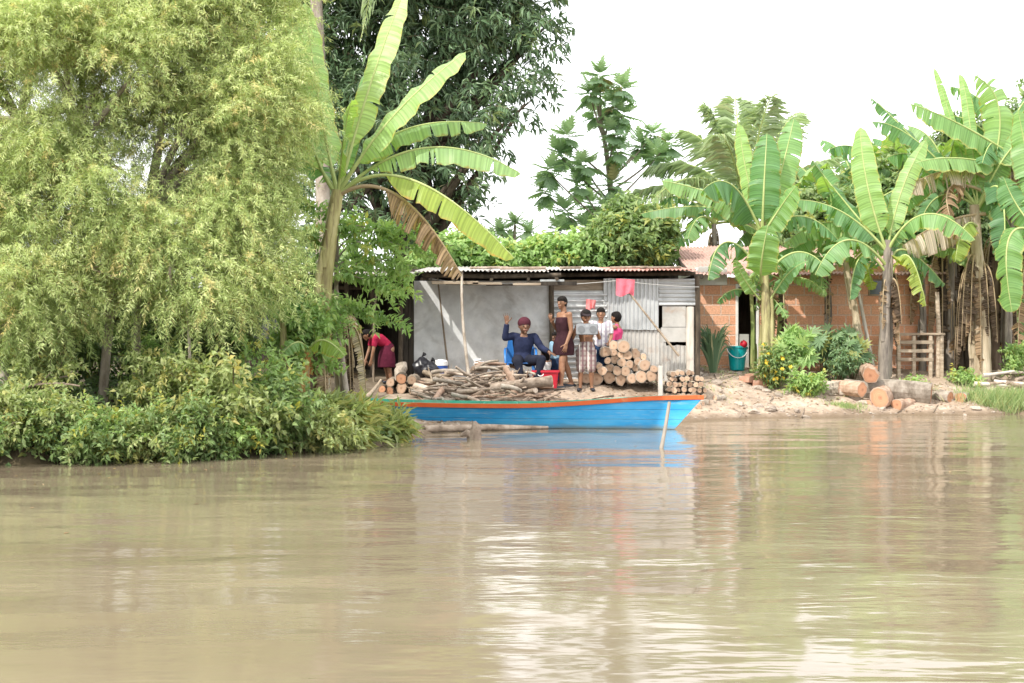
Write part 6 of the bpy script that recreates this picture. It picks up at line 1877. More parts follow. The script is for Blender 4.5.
def shrub(label, px, d, h, spread, nst, ntw, mat='shrub', tw=None, name='shrub', cat='shrub', lean=(0, -.25), dz=0, group=None, flowers=0, low=.15):
    x = PX(px, d); z = gz(x, d) if dz is None else gz(x, d) + dz
    t = thing(name, label, cat, (x, d, max(z, 0)), group)
    b = np.array([x, d, z])
    sm = MB(); P0, D0 = [], []
    for k in range(nst):
        a = RNG.uniform(0, 6.28); r = spread * RNG.uniform(.15, 1) ** .7
        tip = b + np.array([math.cos(a) * r + lean[0] * spread, math.sin(a) * r * .8 + lean[1] * spread, h * RNG.uniform(.45, 1.05) * (1 - .45 * (r / spread) ** 2)])
        m = b + (tip - b) * .5 + np.array([0, 0, h * .18]) + RNG.normal(0, .06, 3)
        c = bez([b + RNG.normal(0, .06, 3) * [1, 1, 0], m, tip], 10)
        tube(sm, c, np.linspace(.016, .005, 10), 5, caps=False)
        k2 = max(int(ntw / nst), 1)
        f = RNG.uniform(low, 1, k2) ** .8; i = f * 9; i0 = np.clip(i.astype(int), 0, 8)
        q = c[i0] + (c[i0 + 1] - c[i0]) * (i - i0)[:, None]
        P0.append(q); D0.append(nrm(tip - b)[None] * .5 + rand_dirs(k2) * .8 + np.array([0, -.15, .1]))
    sm.build('stems', M['twig'], t, smooth_shade=True)
    f = MB(); P0 = np.concatenate(P0); D0 = np.concatenate(D0)
    kw = dict(steps=4, seg=.07, droop=.12, wig=.2, per=2, L=(.09, .17), W=(.025, .045), spread=.65, down=.1, kind='lance', upbias=1.3, yellow=.06, stemw=.002)
    kw.update(tw or {})
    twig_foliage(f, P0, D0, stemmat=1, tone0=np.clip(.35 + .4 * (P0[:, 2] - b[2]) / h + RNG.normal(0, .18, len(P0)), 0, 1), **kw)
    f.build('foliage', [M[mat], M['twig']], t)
    if flowers:
        for q in P0[RNG.choice(len(P0), flowers)] + RNG.normal(0, .05, (flowers, 3)) + np.array([0, -.07, .06]):
            fm = MB(); a = np.arange(6) * 1.05; dv = np.stack([np.cos(a), -.3 + 0 * a, np.sin(a)], 1) + RNG.normal(0, .1, (6, 3))
            leaves(fm, np.tile(q, (6, 1)), dv, np.tile([0, -1.0, .3], (6, 1)), .045, .015, np.tile([.5, 0, 0], (6, 1)), 'blade')
            ellipsoid(fm, q, np.array([.012, .012, .012]), n=8, m=5)
            fm.build('flower', M['flower'], t)
    return t


def build_willows():
    d = 17.6
    def E(px, py, dd, rx, ry, rz): return (P(px, py, dd), np.array([rx, ry, rz]))
    # the two trunks seen in the gap
    a = np.array([PX(102, 17.4), 17.4, gz(PX(102, 17.4), 17.4) - .1])
    willow('willow_tree', 'feathery yellow-green riverside tree on the grey forked trunk at the far left', [(a, P(105, 345, 17.4), P(112, 300, 17.4), P(124, 215, 17.5), .065, .04), (P(108, 320, 17.4), P(116, 285, 17.4), P(100, 215, 17.3), P(80, 150, 17.3), .06, .03)],
           [E(60, 150, 17.2, 1.25, 1.3, 1.2), E(110, 60, 17.5, 1.3, 1.3, 1.1), E(20, 225, 16.9, .8, .9, .6), E(95, 228, 17.0, .7, .8, .42), E(-10, 90, 17.3, 1.3, 1.3, 1.2), E(60, -30, 17.6, 1.5, 1.4, 1.0), E(30, 205, 17.0, .9, .9, .8)], 6400)
    a = np.array([PX(136, 17.9), 17.9, gz(PX(136, 17.9), 17.9) - .1])
    willow('willow_tree', 'feathery pale green tree leaning over the water just left of the big banana plant', [(a, P(138, 350, 17.9), P(134, 290, 17.9), P(150, 200, 17.9), .052, .035)],
           [E(190, 150, 17.8, 1.0, 1.2, 1.0), E(212, 60, 18.2, .85, 1.2, 1.1), E(240, 175, 18.0, .36, .7, .65), E(175, 232, 17.4, .72, .9, .42), E(238, 240, 17.5, .50, .7, .36), E(180, 10, 18.1, .9, 1.2, 1.0), E(265, 110, 18.3, .32, .6, .7), E(262, 240, 17.9, .25, .4, .36), E(244, 200, 18.2, .36, .5, .42), E(240, 140, 18.2, .45, .5, .5), E(258, 165, 18.5, .25, .4, .45), E(240, 5, 18.4, .5, .6, .5), E(225, 190, 17.8, .5, .6, .5), E(240, 255, 17.9, .4, .4, .25)], 8200)
    a = np.array([PX(5, 18.8), 18.8, gz(PX(5, 18.8), 18.8) - .1])
    willow('willow_tree', 'greener feathery tree standing farther back at the left edge', [(a, P(6, 340, 18.8), P(0, 240, 18.8), P(20, 120, 19), .09, .05)],
           [E(-40, 180, 18.8, 1.2, 1.2, 1.3), E(30, 30, 19.2, 1.3, 1.3, 1.1), E(0, 250, 18.4, .8, .8, .55), E(-120, 120, 18.5, 1.3, 1.3, 1.5), E(150, 110, 19.4, 1.3, 1.2, 1.4), E(-70, 0, 18.9, 1.3, 1.3, 1.2)], 4300, 'willow_green')
    # lower drooping sprays that hang before the dark gap
    a = np.array([PX(-12, 16.9), 16.9, gz(PX(-12, 16.9), 16.9) - .1])
    willow('willow_sapling', 'low drooping sapling with pale hanging sprays at the left frame edge', [(a, P(-5, 340, 16.9), P(10, 300, 16.8), P(25, 270, 16.8), .03, .015)],
           [E(30, 290, 16.7, .5, .5, .42), E(0, 315, 16.6, .42, .5, .4), E(62, 300, 16.8, .3, .4, .3)], 700)
    a = np.array([PX(190, 17.0), 17.0, gz(PX(190, 17.0), 17.0) - .1])
    willow('willow_sapling', 'slim sapling with thin hanging sprays right of the two grey trunks', [(a, P(192, 330, 17.0), P(186, 290, 17.0), P(180, 262, 17.0), .022, .012)],
           [E(185, 285, 16.9, .5, .5, .34), E(140, 290, 17.2, .32, .4, .28), E(240, 292, 17.2, .36, .4, .28)], 620)


M['willow_green'] = foliage_mat('willow_green_leaf', [(.12, .20, .06), (.26, .37, .12), (.44, .52, .22)], (.40, .30, .06), .42, .5, .25, 1.4, .3)


def build_trees():
    def E(px, py, dd, rx, ry, rz): return (P(px, py, dd), np.array([rx, ry, rz]))
    # mango
    d = 33.0; x = PX(420, d)
    tree('mango_tree', 'huge dark green mango tree towering behind the concrete-walled shack', (x, d, gz(x, d)), [(x - .2, d, 3.0), (x, d, 5.5)], .42, .25,
         [E(430, 100, 33, 1.8, 2.0, 1.5), E(520, 55, 32.5, .95, 1.4, .9), E(462, 175, 32.3, .75, 1.1, .7), E(395, 60, 33.5, 1.8, 2, 1.8), E(480, 0, 33, 1.7, 2, 1.3), E(350, 140, 33, 1.6, 1.6, 1.4), E(430, 200, 32.4, 1.1, 1.1, .7),
          E(530, 95, 32, .45, .7, .45), E(420, -60, 33, 3.0, 2.5, 1.6), E(330, 230, 32, 1.0, 1, 1.0), E(488, 130, 32, .7, .9, .6), E(300, 60, 34, 1.5, 1.6, 1.8), E(545, 15, 33, .5, .8, .8), E(395, 235, 31.5, .9, .8, .5)], 5200, 'mango',
         dict(steps=3, seg=.14, droop=.15, wig=.3, per=5, L=(.20, .32), W=(.022, .036), spread=.75, down=.38, kind='lance', upbias=1.0, yellow=.05, stemw=.006, start=1), 'bark_dark', 2, .35)
    # breadfruit
    d = 36.0
    nodes = [(600, 72), (621, 84), (612, 100), (590, 88), (596, 110), (622, 110), (614, 128), (618, 146), (566, 132), (560, 150), (549, 166), (545, 186), (584, 160), (580, 180), (566, 208), (592, 200), (614, 180), (652, 130), (668, 140), (640, 140), (656, 152), (560, 226), (585, 226), (608, 206)]
    x = PX(614, d); base = np.array([x, d, gz(x, d)])
    t = thing('breadfruit_tree', 'breadfruit tree with sparse branches ending in clusters of big lobed leaves against the sky', 'tree', base)
    mb = MB(); c = bez([base - [0, 0, .1], P(616, 280, d), P(612, 210, d), P(606, 150, d), P(592, 78, d)], 20); tube(mb, c, np.linspace(.14, .03, 20), 10, rough=.05)
    pos, dr = [], []
    for (px, py) in nodes:
        q = P(px, py + 6, d + RNG.uniform(-.7, .7))
        i = int(np.argmin(np.abs(c[:, 2] - (q[2] - .6 - abs(q[0] - x) * .5)))); i = np.clip(i, 5, 18)
        tube(mb, bez([c[i], (c[i] + q) / 2 + np.array([0, 0, -.15]), q], 10), np.linspace(.035, .014, 10), 6, rough=.08)
        n = 17; a = np.arange(n) * 2.4 + RNG.uniform(0, 6)
        el = np.linspace(1.1, -.95, n) + RNG.normal(0, .12, n)
        dr.append(np.stack([np.cos(a) * np.cos(el), np.sin(a) * np.cos(el), np.sin(el)], 1)); pos.append(np.repeat(q[None], n, 0) + np.array([0, 0, .12]) * np.sin(el)[:, None])
    mb.build('trunk', M['bark_grey'], t, smooth_shade=True)
    pos = np.concatenate(pos); dr = np.concatenate(dr); n = len(pos)
    f = MB(); tone = np.stack([np.clip(.5 + .35 * dr[:, 2] + RNG.normal(0, .15, n), 0, 1), (RNG.uniform(0, 1, n) < .025) * .5, np.zeros(n)], 1)
    leaves(f, pos + dr * .05, dr + np.array([0, 0, -.15]), np.array([0, 0, 1.0]) + .55 * dr * [1, 1, 0] + RNG.normal(0, .15, (n, 3)), RNG.uniform(.32, .52, n), RNG.uniform(.16, .24, n), tone, 'lobed')
    f.build('crown', M['breadfruit'], t)
    # young breadfruit lower left of it
    d = 33.5; x = PX(512, d); base = np.array([x, d, gz(x, d)])
    t = thing('young_breadfruit_tree', 'young breadfruit tree whose leaf clusters peep over the left part of the tin roof', 'tree', base)
    mb = MB(); tube(mb, bez([base - [0, 0, .1], P(512, 290, d), P(515, 225, d)], 12), np.linspace(.09, .03, 12), 8)
    pos, dr = [], []
    for (px, py) in ((515, 218), (500, 226), (528, 228), (490, 236), (510, 240), (535, 240)):
        q = P(px, py + 4, d + RNG.uniform(-.4, .4)); tube(mb, [P(513, 262, d), q], [.03, .015], 6)
        n = 11; a = np.arange(n) * 2.4 + RNG.uniform(0, 6); el = np.linspace(1.0, -.6, n)
        dr.append(np.stack([np.cos(a) * np.cos(el), np.sin(a) * np.cos(el), np.sin(el)], 1)); pos.append(np.repeat(q[None], n, 0))
    mb.build('trunk', M['bark_grey'], t, smooth_shade=True)
    pos = np.concatenate(pos); dr = np.concatenate(dr); n = len(pos)
    f = MB(); tone = np.stack([np.clip(.75 + RNG.normal(0, .15, n), 0, 1), np.zeros(n), np.zeros(n)], 1)
    leaves(f, pos, dr, np.array([0, 0, 1.0]) + .5 * dr * [1, 1, 0], RNG.uniform(.30, .45, n), RNG.uniform(.11, .17, n), tone, 'lobed'); f.build('crown', M['breadfruit'], t)
    # coconut palms
    def palm(label, base, crown, fr, r=.16, Lw=.042):
        t = thing('coconut_palm', label, 'palm', base)
        mb = MB(); tube(mb, bez([np.array(base) - [0, 0, .2], (np.array(base) + crown) / 2 + np.array([.25, 0, 0]), crown], 18), np.linspace(r * 1.3, r * .8, 18), 10, rough=.04); mb.build('trunk', M['bark_grey'], t, smooth_shade=True)
        for (mid, tip) in fr:
            c = thru(crown, mid, tip, 30); f = MB()
            tube(f, c, np.linspace(.035, .006, 30), 5, mat=1)
            u = np.linspace(.10, .99, 74); s = u * 29; i0 = np.clip(s.astype(int), 0, 28); p = c[i0] + (c[i0 + 1] - c[i0]) * (s - i0)[:, None]; T = nrm(c[i0 + 1] - c[i0])
            for sg in (-1, 1):
                S = nrm(np.cross(T, np.array([0, 0, 1.0]) + .001)); dv = S * sg * .75 + T * .65 + np.array([0, 0, -.42]) + RNG.normal(0, .13, (74, 3))
                L = .85 * np.sin(np.clip(u * 1.05, 0, 1) * math.pi) ** .55 * RNG.uniform(.85, 1.1, 74) + .08
                tone = np.stack([np.clip(.5 + RNG.normal(0, .2, 74), 0, 1), (RNG.uniform(0, 1, 74) < .10) * .35, np.zeros(74)], 1)
                leaves(f, p, dv, np.array([0, -.3, 1.0]) + RNG.normal(0, .3, dv.shape), L * .86, Lw * .30, tone, 'lance')
            f.build('frond', [M['palm'], M['midrib']], t)
        return t
    d = 35.0; cr = P(745, 208, d); x = PX(752, d)
    Q = lambda px, py, o=0: P(px, py, d + o)
    palm('coconut palm with grey-green arching fronds rising behind the centre banana plant', (x, d, gz(x, d)), cr,
         [(Q(722, 135), Q(702, 104)), (Q(738, 128, .6), Q(735, 98, 1)), (Q(760, 130, -.5), Q(772, 96, -.8)), (Q(775, 140, .6), Q(800, 112, 1.2)), (Q(795, 172), Q(842, 158)), (Q(790, 190, -.8), Q(835, 196, -1.6)),
          (Q(690, 165, .4), Q(640, 176, .8)), (Q(676, 185), Q(608, 205)), (Q(700, 178, -.8), Q(652, 200, -1.6)), (Q(690, 205, -.5), Q(640, 235, -.9)), (Q(712, 150, 1.2), Q(680, 130, 2)), (Q(752, 140, 1.2), Q(755, 105, 2)), (Q(790, 215, .4), Q(825, 245, .8)), (Q(730, 150, -1.0), Q(715, 135, -1.8))])
    # the palm whose dry frond hangs before the mango crown
    d = 30.5; cr = P(310, -95, d); x = PX(322, d)
    palm('coconut palm with only a dry hanging frond tip in view at the top', (x, d, gz(x, d)), cr,
         [(P(368, -75, d - .4), P(360, 42, d - .8)), (P(300, -130, d), P(250, -90, d)), (P(400, -140, d), P(450, -95, d)), (P(345, -150, d + 1), P(350, -170, d + 2)), (P(320, -120, d - 1), P(296, -60, d - 2.4)), (P(390, -110, d + 1), P(430, -50, d + 2.4))], .14)
    tw = dict(steps=3, seg=.12, droop=.1, wig=.3, per=4, L=(.12, .22), W=(.03, .055), spread=.7, down=.15, kind='lance', upbias=1.2, yellow=.05, stemw=.004)
    x = PX(655, 31.5)
    tree('leafy_tree', 'bushy mid-green tree showing above the middle of the tin roof', (x, 31.5, gz(x, 31.5)), [(x, 31.5, 1.8), (x, 31.5, 2.6)], .12, .07,
         [E(640, 228, 31.5, .62, .8, .42), E(618, 240, 31.2, .5, .7, .34), E(656, 236, 31.0, .28, .5, .32), E(632, 252, 31, .7, .7, .26)], 1500, 'shrub', tw)
    x = PX(575, 31.0)
    tree('leafy_tree', 'low pale green bushy tree above the roof between the breadfruit trees', (x, 31, gz(x, 31)), [(x, 31, 1.7), (x, 31, 2.5)], .10, .06,
         [E(560, 258, 31, .6, .7, .24), E(590, 250, 31.5, .45, .6, .28), E(535, 260, 31, .4, .6, .22), E(610, 254, 31, .4, .6, .28)], 1000, 'shrub_light', tw)
    x = PX(480, 30.8)
    tree('leafy_tree', 'light green sapling crown just left of the young breadfruit, above the grey roof end', (x, 30.8, gz(x, 30.8)), [(x, 30.8, 1.7), (x, 30.8, 2.4)], .08, .05,
         [E(475, 255, 30.8, .5, .6, .26), E(440, 258, 30.6, .6, .6, .26), E(500, 260, 30.6, .35, .5, .2)], 620, 'shrub_light', tw)
    # dense greenery behind the banana plants on the right
    for (px, d, lab, cl, n, m) in ((845, 33.5, 'dense green tree filling the gap between the centre and slender banana plants', [E(845, 215, 33.5, .9, .9, .8), E(880, 195, 34, .8, .9, .9), E(820, 240, 33.5, .8, .8, .6), E(895, 240, 33.5, .9, .8, .8)], 1500, 'shrub'),
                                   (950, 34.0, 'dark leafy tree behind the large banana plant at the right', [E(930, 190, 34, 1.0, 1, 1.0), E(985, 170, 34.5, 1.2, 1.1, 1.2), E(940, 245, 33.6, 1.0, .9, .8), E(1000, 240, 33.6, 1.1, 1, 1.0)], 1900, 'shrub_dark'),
                                   (1040, 33.0, 'tall leafy tree at the right frame edge', [E(1045, 140, 33, 1.2, 1.1, 1.3), E(1040, 220, 33, 1.1, 1, 1.1), E(1035, 310, 32.5, .9, .8, 1.0), E(1100, 200, 33, 1.5, 1.2, 2)], 1700, 'shrub')):
        x = PX(px, d); tree('leafy_tree', lab, (x, d, gz(x, d)), [(x, d, 1.8), (x + .1, d, 3.0)], .14, .08, cl, n, m, tw)
    # far-off wood that closes the view along the ground
    f = MB(); n = 16000
    X = RNG.uniform(-26, 34, n); Yv = RNG.uniform(40, 50, n); H = 2.9 + .7 * np.sin(X * .8) + .5 * np.sin(X * 2.1 + 1); Z = .6 + RNG.uniform(0, 1, n) ** .7 * H
    leaves(f, np.stack([X, Yv, Z], 1), rand_dirs(n) + [0, 0, -.1], np.array([0, -.4, 1.0]) + rand_dirs(n) * .7, RNG.uniform(.3, .6, n), RNG.uniform(.1, .2, n), np.stack([RNG.uniform(.2, .9, n), np.zeros(n), np.zeros(n)], 1), 'lance')
    tag(f.build('distant_wood', M['shrub'], origin=(0, 45, 0)), 'far green wood behind the houses', 'wood', kind='stuff')


def build_shrubs():
    A = dict(steps=5, seg=.07, per=3, L=(.045, .105), W=(.011, .024), wig=.35, yellow=.12, face=.5, nj=1.1)
    B = dict(steps=4, seg=.08, per=2, L=(.06, .135), W=(.016, .033), yellow=.08, face=.5, nj=1.1)
    # along the left water edge
    spec = [(-45, 16.3, .62, .95, 'dense green bush at the water, cut by the left frame edge', 'shrub'), (22, 16.5, .46, .75, 'dense green bush at the water below the low drooping sapling', 'shrub'),
            (80, 16.4, .62, .62, 'round leafy bush in front of the forked grey trunk', 'shrub'), (130, 16.75, .36, .62, 'low bush with exposed grey twigs at the waterline below the second trunk', 'shrub_mix'),
            (184, 16.9, .72, .62, 'spreading bush right of the second thin trunk', 'shrub'), (232, 17.3, 1.15, .75, 'tall bush with large drooping leaves in front of the dark tarp', 'shrub_big'),
            (278, 17.7, .85, .62, 'bush with yellow-tipped leaves above the pale blue container', 'shrub_big'), (320, 18.1, .48, .48, 'bush below the small banana sucker', 'shrub_mix'),]
    for k, (px, d, h, s, lab, m) in enumerate(spec):
        shrub(lab, px, d - .42, h, s, 15, 470, ('shrub', 'bank_leaf', 'shrub', 'shrub_light')[k % 4] if m != 'shrub_mix' else 'bank_leaf', B if m == 'shrub_big' else A, low=.0, lean=(0, -.45), name='bank_shrub')
    for (px, d, h, s, lab) in ((52, 16.9, 1.15, .5, 'straggly tall shoots rising from the bushes left of the forked trunk'), (160, 17.2, 1.0, .5, 'straggly tall shoots rising right of the second thin trunk'), (255, 17.6, 1.25, .5, 'straggly tall shoots rising in front of the young arching banana'), (105, 16.2, .5, .6, 'sparse trailing bush hanging over the water below the trunks'), (215, 16.7, .55, .55, 'sparse trailing bush hanging over the water left of the blue container'), (-10, 16.0, .5, .6, 'sparse trailing bush at the water in the lower left corner')):
        shrub(lab, px, d, h, s, 11, 150, 'shrub_light' if px % 2 else 'bank_leaf', A, low=.15, lean=(.1, -.3), name='straggly_shrub')
    W = dict(steps=4, seg=.08, droop=.05, per=2, L=(.16, .26), W=(.018, .03), spread=.5, down=.0, upbias=.8, yellow=.2)
    shrub('pale long-leaved water plant at the stern of the canoe', 348, 18.6, .36, .38, 14, 240, 'bank_leaf', W, 'water_plant', 'water plant', low=.0, lean=(-.2, -.25))
    shrub('pale long-leaved water plant farther left along the mud, behind the blue container', 338, 18.2, .52, .5, 14, 260, 'bank_leaf', W, 'water_plant', 'water plant', low=.0)
    shrub('small clump of long pale leaves nearest the driftwood pole', 388, 19.4, .17, .26, 8, 90, 'bank_leaf', W, 'water_plant', 'water plant', low=.0)
    # second row, darker
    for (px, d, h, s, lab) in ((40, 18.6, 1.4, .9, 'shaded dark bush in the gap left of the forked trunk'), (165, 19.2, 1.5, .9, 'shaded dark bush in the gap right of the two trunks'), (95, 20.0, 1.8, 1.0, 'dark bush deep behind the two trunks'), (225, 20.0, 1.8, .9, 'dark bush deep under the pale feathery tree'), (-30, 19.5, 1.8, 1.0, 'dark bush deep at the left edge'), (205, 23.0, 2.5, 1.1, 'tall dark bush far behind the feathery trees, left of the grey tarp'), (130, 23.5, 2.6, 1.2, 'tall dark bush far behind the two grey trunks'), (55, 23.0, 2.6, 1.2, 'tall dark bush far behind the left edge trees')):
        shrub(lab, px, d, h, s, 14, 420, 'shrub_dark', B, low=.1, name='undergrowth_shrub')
    shrub('bright yellow-green sapling glowing in the dark gap beside the second trunk', 154, 18.3, 1.0, .25, 6, 90, 'shrub_light', A, 'sapling', 'sapling', low=.3)
    # the leafy boughs before the open shed
    L = dict(steps=5, seg=.075, droop=.10, wig=.12, per=4, L=(.09, .14), W=(.020, .032), spread=.8, down=.06, upbias=1.6, yellow=.04)
    d = 19.6; x = PX(352, d); base = np.array([x, d, gz(x, d)])
    t = thing('roadside_tree', 'slender tree with flat pale feathered boughs reaching across the open shed', 'tree', base)
    mb = MB(); p0, d0 = [], []
    stem = bez([base - [0, 0, .1], P(340, 340, d), P(332, 290, d), P(338, 246, d)], 14); tube(mb, stem, np.linspace(.05, .022, 14), 8, rough=.07)
    for (a, b, c) in (((334, 292), (362, 262), (418, 268)), ((336, 262), (372, 240), (440, 262)), ((334, 300), (318, 278), (292, 262)), ((336, 322), (352, 308), (390, 322)), ((338, 250), (350, 226), (398, 240)), ((336, 260), (310, 238), (284, 232)),
                      ((335, 280), (352, 276), (390, 290)), ((337, 338), (330, 318), (340, 322)), ((336, 252), (380, 228), (452, 246)), ((338, 250), (330, 222), (310, 205)), ((336, 268), (366, 258), (408, 284))):
        o = RNG.uniform(-.5, .3); q = thru(P(*a, d), P(*b, d + o * .5), P(*c, d + o), 16); tube(mb, q, np.linspace(.014, .004, 16), 5)
        n = 17; s = RNG.uniform(3, 15, n); i0 = np.clip(s.astype(int), 0, 14); pp = q[i0] + (q[i0 + 1] - q[i0]) * (s - i0)[:, None]
        p0.append(pp); d0.append(nrm(q[i0 + 1] - q[i0]) * .6 + rand_dirs(n) * np.array([.8, .8, .25]))
    mb.build('trunk', M['bark_grey'], t, smooth_shade=True)
    f = MB(); twig_foliage(f, np.concatenate(p0), np.concatenate(d0), stemmat=1, stemw=.002, **L); f.build('crown', [M['shrub_light'], M['twig']], t)
    shrub('pale leafy spray hanging at the left of the open shed', 312, 18.9, 1.9, .5, 8, 190, 'shrub_light', L, 'sapling', 'sapling', low=.55)
    # bare twigs that stick out over the water
    for (pts, lab) in (([(5, 395, 16.6), (40, 378, 16.3), (80, 386, 16.2)], 'bare grey branch lying across the left bushes'), ([(20, 372, 17.0), (55, 384, 16.6), (78, 372, 16.6)], 'thin bare branch in the gap at the far left'), ([(268, 440, 17.2), (300, 436, 17.3), (312, 438, 17.4)], 'dead twig lying at the waterline by the pale blue container'),
                       ([(120, 448, 16.3), (128, 430, 16.3), (136, 415, 16.4)], 'bare grey stems standing in the shallows below the two trunks'), ([(72, 262, 16.8), (100, 272, 16.7), (128, 282, 16.8)], 'pale bare branch crossing under the willow crown')):
        stick([P(*q) for q in pts], .018, .009, 'driftwood', lab, forks=2)
    # castor / papaya like plants and flowers before the brick wall
    S = dict(steps=2, seg=.10, droop=.05, per=2, L=(.20, .34), W=(.16, .24), spread=.8, down=.1, kind='palm7', upbias=1.2, yellow=.08, stemw=.003, start=1, toward=np.array([0, -.6, 0]))
    shrub('papaya-like shrub with wide star-shaped leaves below the centre banana plant', 782, 27.3, 1.15, .5, 8, 64, 'shrub_light', S, low=.35)
    shrub('taller star-leaved shrub against the brick wall, right of the papaya-like one', 826, 27.9, 1.2, .5, 7, 46, 'shrub_soft', S, low=.5)
    shrub('bluish green star-leaved sapling by the leaning thin banana', 852, 27.7, 1.0, .3, 5, 30, 'shrub_soft', S, low=.5, name='sapling', cat='sapling')
    C = dict(steps=3, seg=.07, per=3, L=(.06, .12), W=(.014, .026))
    shrub('flowering bush with small yellow blooms by the doorway of the brick house', 772, 26.9, .85, .34, 12, 200, 'shrub', C, low=.05, flowers=30, name='flowering_bush', cat='bush')
    shrub('low green weed bush in front of the clay-block stand', 806, 26.5, .42, .36, 10, 150, 'shrub_light', C, low=.0, name='weed', cat='weed')
    shrub('thin upright weeds at the foot of the brick wall', 838, 27.4, .75, .35, 14, 130, 'shrub_soft', C, low=.1, name='weed', cat='weed')
    shrub('small weed tuft in front of the plank table', 912, 27.3, .18, .35, 9, 90, 'shrub_light', C, low=.0, name='weed', cat='weed')
    shrub('small weed tuft between the pale trunk and the dead-leaf clump', 968, 27.8, .22, .35, 9, 90, 'shrub_light', C, low=.0, name='weed', cat='weed')
    shrub('weeds growing round the right-hand woodpile', 1016, 28.6, .7, .5, 10, 160, 'shrub_light', C, low=.0, name='weed', cat='weed')
    # spiky clump at the corner of the shack
    d = 27.6; x = PX(713, d); z = gz(x, d)
    t = thing('agave_clump', 'clump of narrow spiky leaves between the shack and the brick house', 'plant', (x, d, z))
    f = MB(); n = 120; a = RNG.uniform(0, 6.28, n)
    for k in range(n):
        r = RNG.uniform(.1, .34); h = RNG.uniform(.5, 1.02); d_ = np.array([math.cos(a[k]), math.sin(a[k]) * .7, 0])
        A = np.array([x, d, z]) + d_ * .05; Bp = A + d_ * r * .5 + np.array([0, 0, h * .75]); Cp = A + d_ * r * 1.1 + np.array([0, 0, h * RNG.uniform(.6, 1.0)])
        c = thru(A, Bp, Cp, 9); Tn, Sn, Un = frames(c); w = np.interp(np.linspace(0, 1, 9), [0, .35, 1], [.014, .020, .002])
        V = np.concatenate([c - Sn * w[:, None], c + Sn * w[:, None]]); i = np.arange(8)
        f.add(V, np.stack([i, i + 9, i + 10, i + 1], 1), (RNG.uniform(.1, .9), (RNG.uniform() < .08) * .7, 0))
    f.build('leaves', M['agave'], t, smooth_shade=True)

    def grass(name, label, cx, cy, n, sx, sy, h, mat='grass', stuff=False, w=.006):
        X = cx + RNG.normal(0, sx, n); Y = cy + RNG.normal(0, sy, n)
        e = np.interp(X, EDGE[:, 0], EDGE[:, 1]); k = Y > e + .0; X, Y = X[k], Y[k]; n = len(X); Z = ground_z(X, Y)
        f = MB(); a = RNG.uniform(0, 6.28, n); dv = np.stack([np.cos(a) * .5, np.sin(a) * .5 - .1, RNG.uniform(.5, 1.2, n)], 1)
        leaves(f, np.stack([X, Y, Z - .01], 1), dv, np.array([0, -1.0, .3]) + RNG.normal(0, .5, (n, 3)), h * RNG.uniform(.5, 1.1, n), w, np.stack([RNG.uniform(0, 1, n), (RNG.uniform(0, 1, n) < .15) * .7, np.zeros(n)], 1), 'blade')
        return tag(f.build(name, M[mat], origin=(cx, cy, gz(cx, cy))), label, 'grass', kind='stuff' if stuff else None)
    grass('grass_clump', 'pale feathery grass clump at the waterline on the far right', PX(1012, 26.7), 26.75, 2600, .42, .16, .42)
    grass('grass_tuft', 'little grass tuft at the waterline below the red logs', PX(848, 26.0), 26.05, 260, .16, .08, .13, stuff=True)
    # scattered low grass on the upper bank
    X = []
    f = MB(); n = 5200
    X = RNG.uniform(2.5, 13, n); Y = np.interp(X, EDGE[:, 0], EDGE[:, 1]) + RNG.uniform(.8, 5.5, n); m = (np.sin(X * 2.1 + 1.1) * np.sin(Y * 2.7) + .4 * np.sin(X * 5) > .15); X, Y = X[m], Y[m]; n = len(X); Z = ground_z(X, Y)
    a = RNG.uniform(0, 6.28, n); dv = np.stack([np.cos(a) * .6, np.sin(a) * .6, RNG.uniform(.4, 1.1, n)], 1)
    leaves(f, np.stack([X, Y, Z - .005], 1), dv, np.array([0, -1.0, .3]) + RNG.normal(0, .5, (n, 3)), RNG.uniform(.03, .10, n), .006, np.stack([RNG.uniform(0, 1, n), (RNG.uniform(0, 1, n) < .25) * .8, np.zeros(n)], 1), 'blade')
    tag(f.build('grass', M['grass'], origin=(6, 28, .5)), 'sparse short grass on the upper bank', 'grass', kind='stuff')
    # leafy ground cover hiding the soil on the left bank
    f = MB(); n = 6500
    X = RNG.uniform(-9, -1.5, n); Y = np.interp(X, EDGE[:, 0], EDGE[:, 1]) + RNG.uniform(-.25, 4.5, n) ; Z = np.maximum(ground_z(X, Y), 0) + RNG.uniform(.0, .25, n)
    k = (X < -1.9) | (Y < 20.5); X, Y, Z = X[k], Y[k], Z[k]; n = len(X)
    leaves(f, np.stack([X, Y, Z], 1), rand_dirs(n) * [1, 1, .5], np.array([0, -.5, 1.0]) + rand_dirs(n) * .6, RNG.uniform(.07, .15, n), RNG.uniform(.02, .045, n), np.stack([RNG.uniform(.1, .8, n), (RNG.uniform(0, 1, n) < .1) * .6, np.zeros(n)], 1), 'lance')
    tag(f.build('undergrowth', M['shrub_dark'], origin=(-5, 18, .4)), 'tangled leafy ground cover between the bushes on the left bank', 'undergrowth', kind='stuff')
    f = MB(); n = 130
    X = RNG.uniform(-7, 8, n); e = np.interp(X, EDGE[:, 0], EDGE[:, 1]); Y = e - .25 - RNG.exponential(2.2, n); k = Y > 6; X, Y = X[k], Y[k]; n = len(X)
    leaves(f, np.stack([X, Y, 0 * X + .006], 1), rand_dirs(n) * [1, 1, .0], np.tile([0, 0, 1.0], (n, 1)), RNG.uniform(.02, .07, n), RNG.uniform(.008, .02, n), np.stack([RNG.uniform(0, 1, n), (RNG.uniform(0, 1, n) < .3) * .8, np.zeros(n)], 1), 'blade')
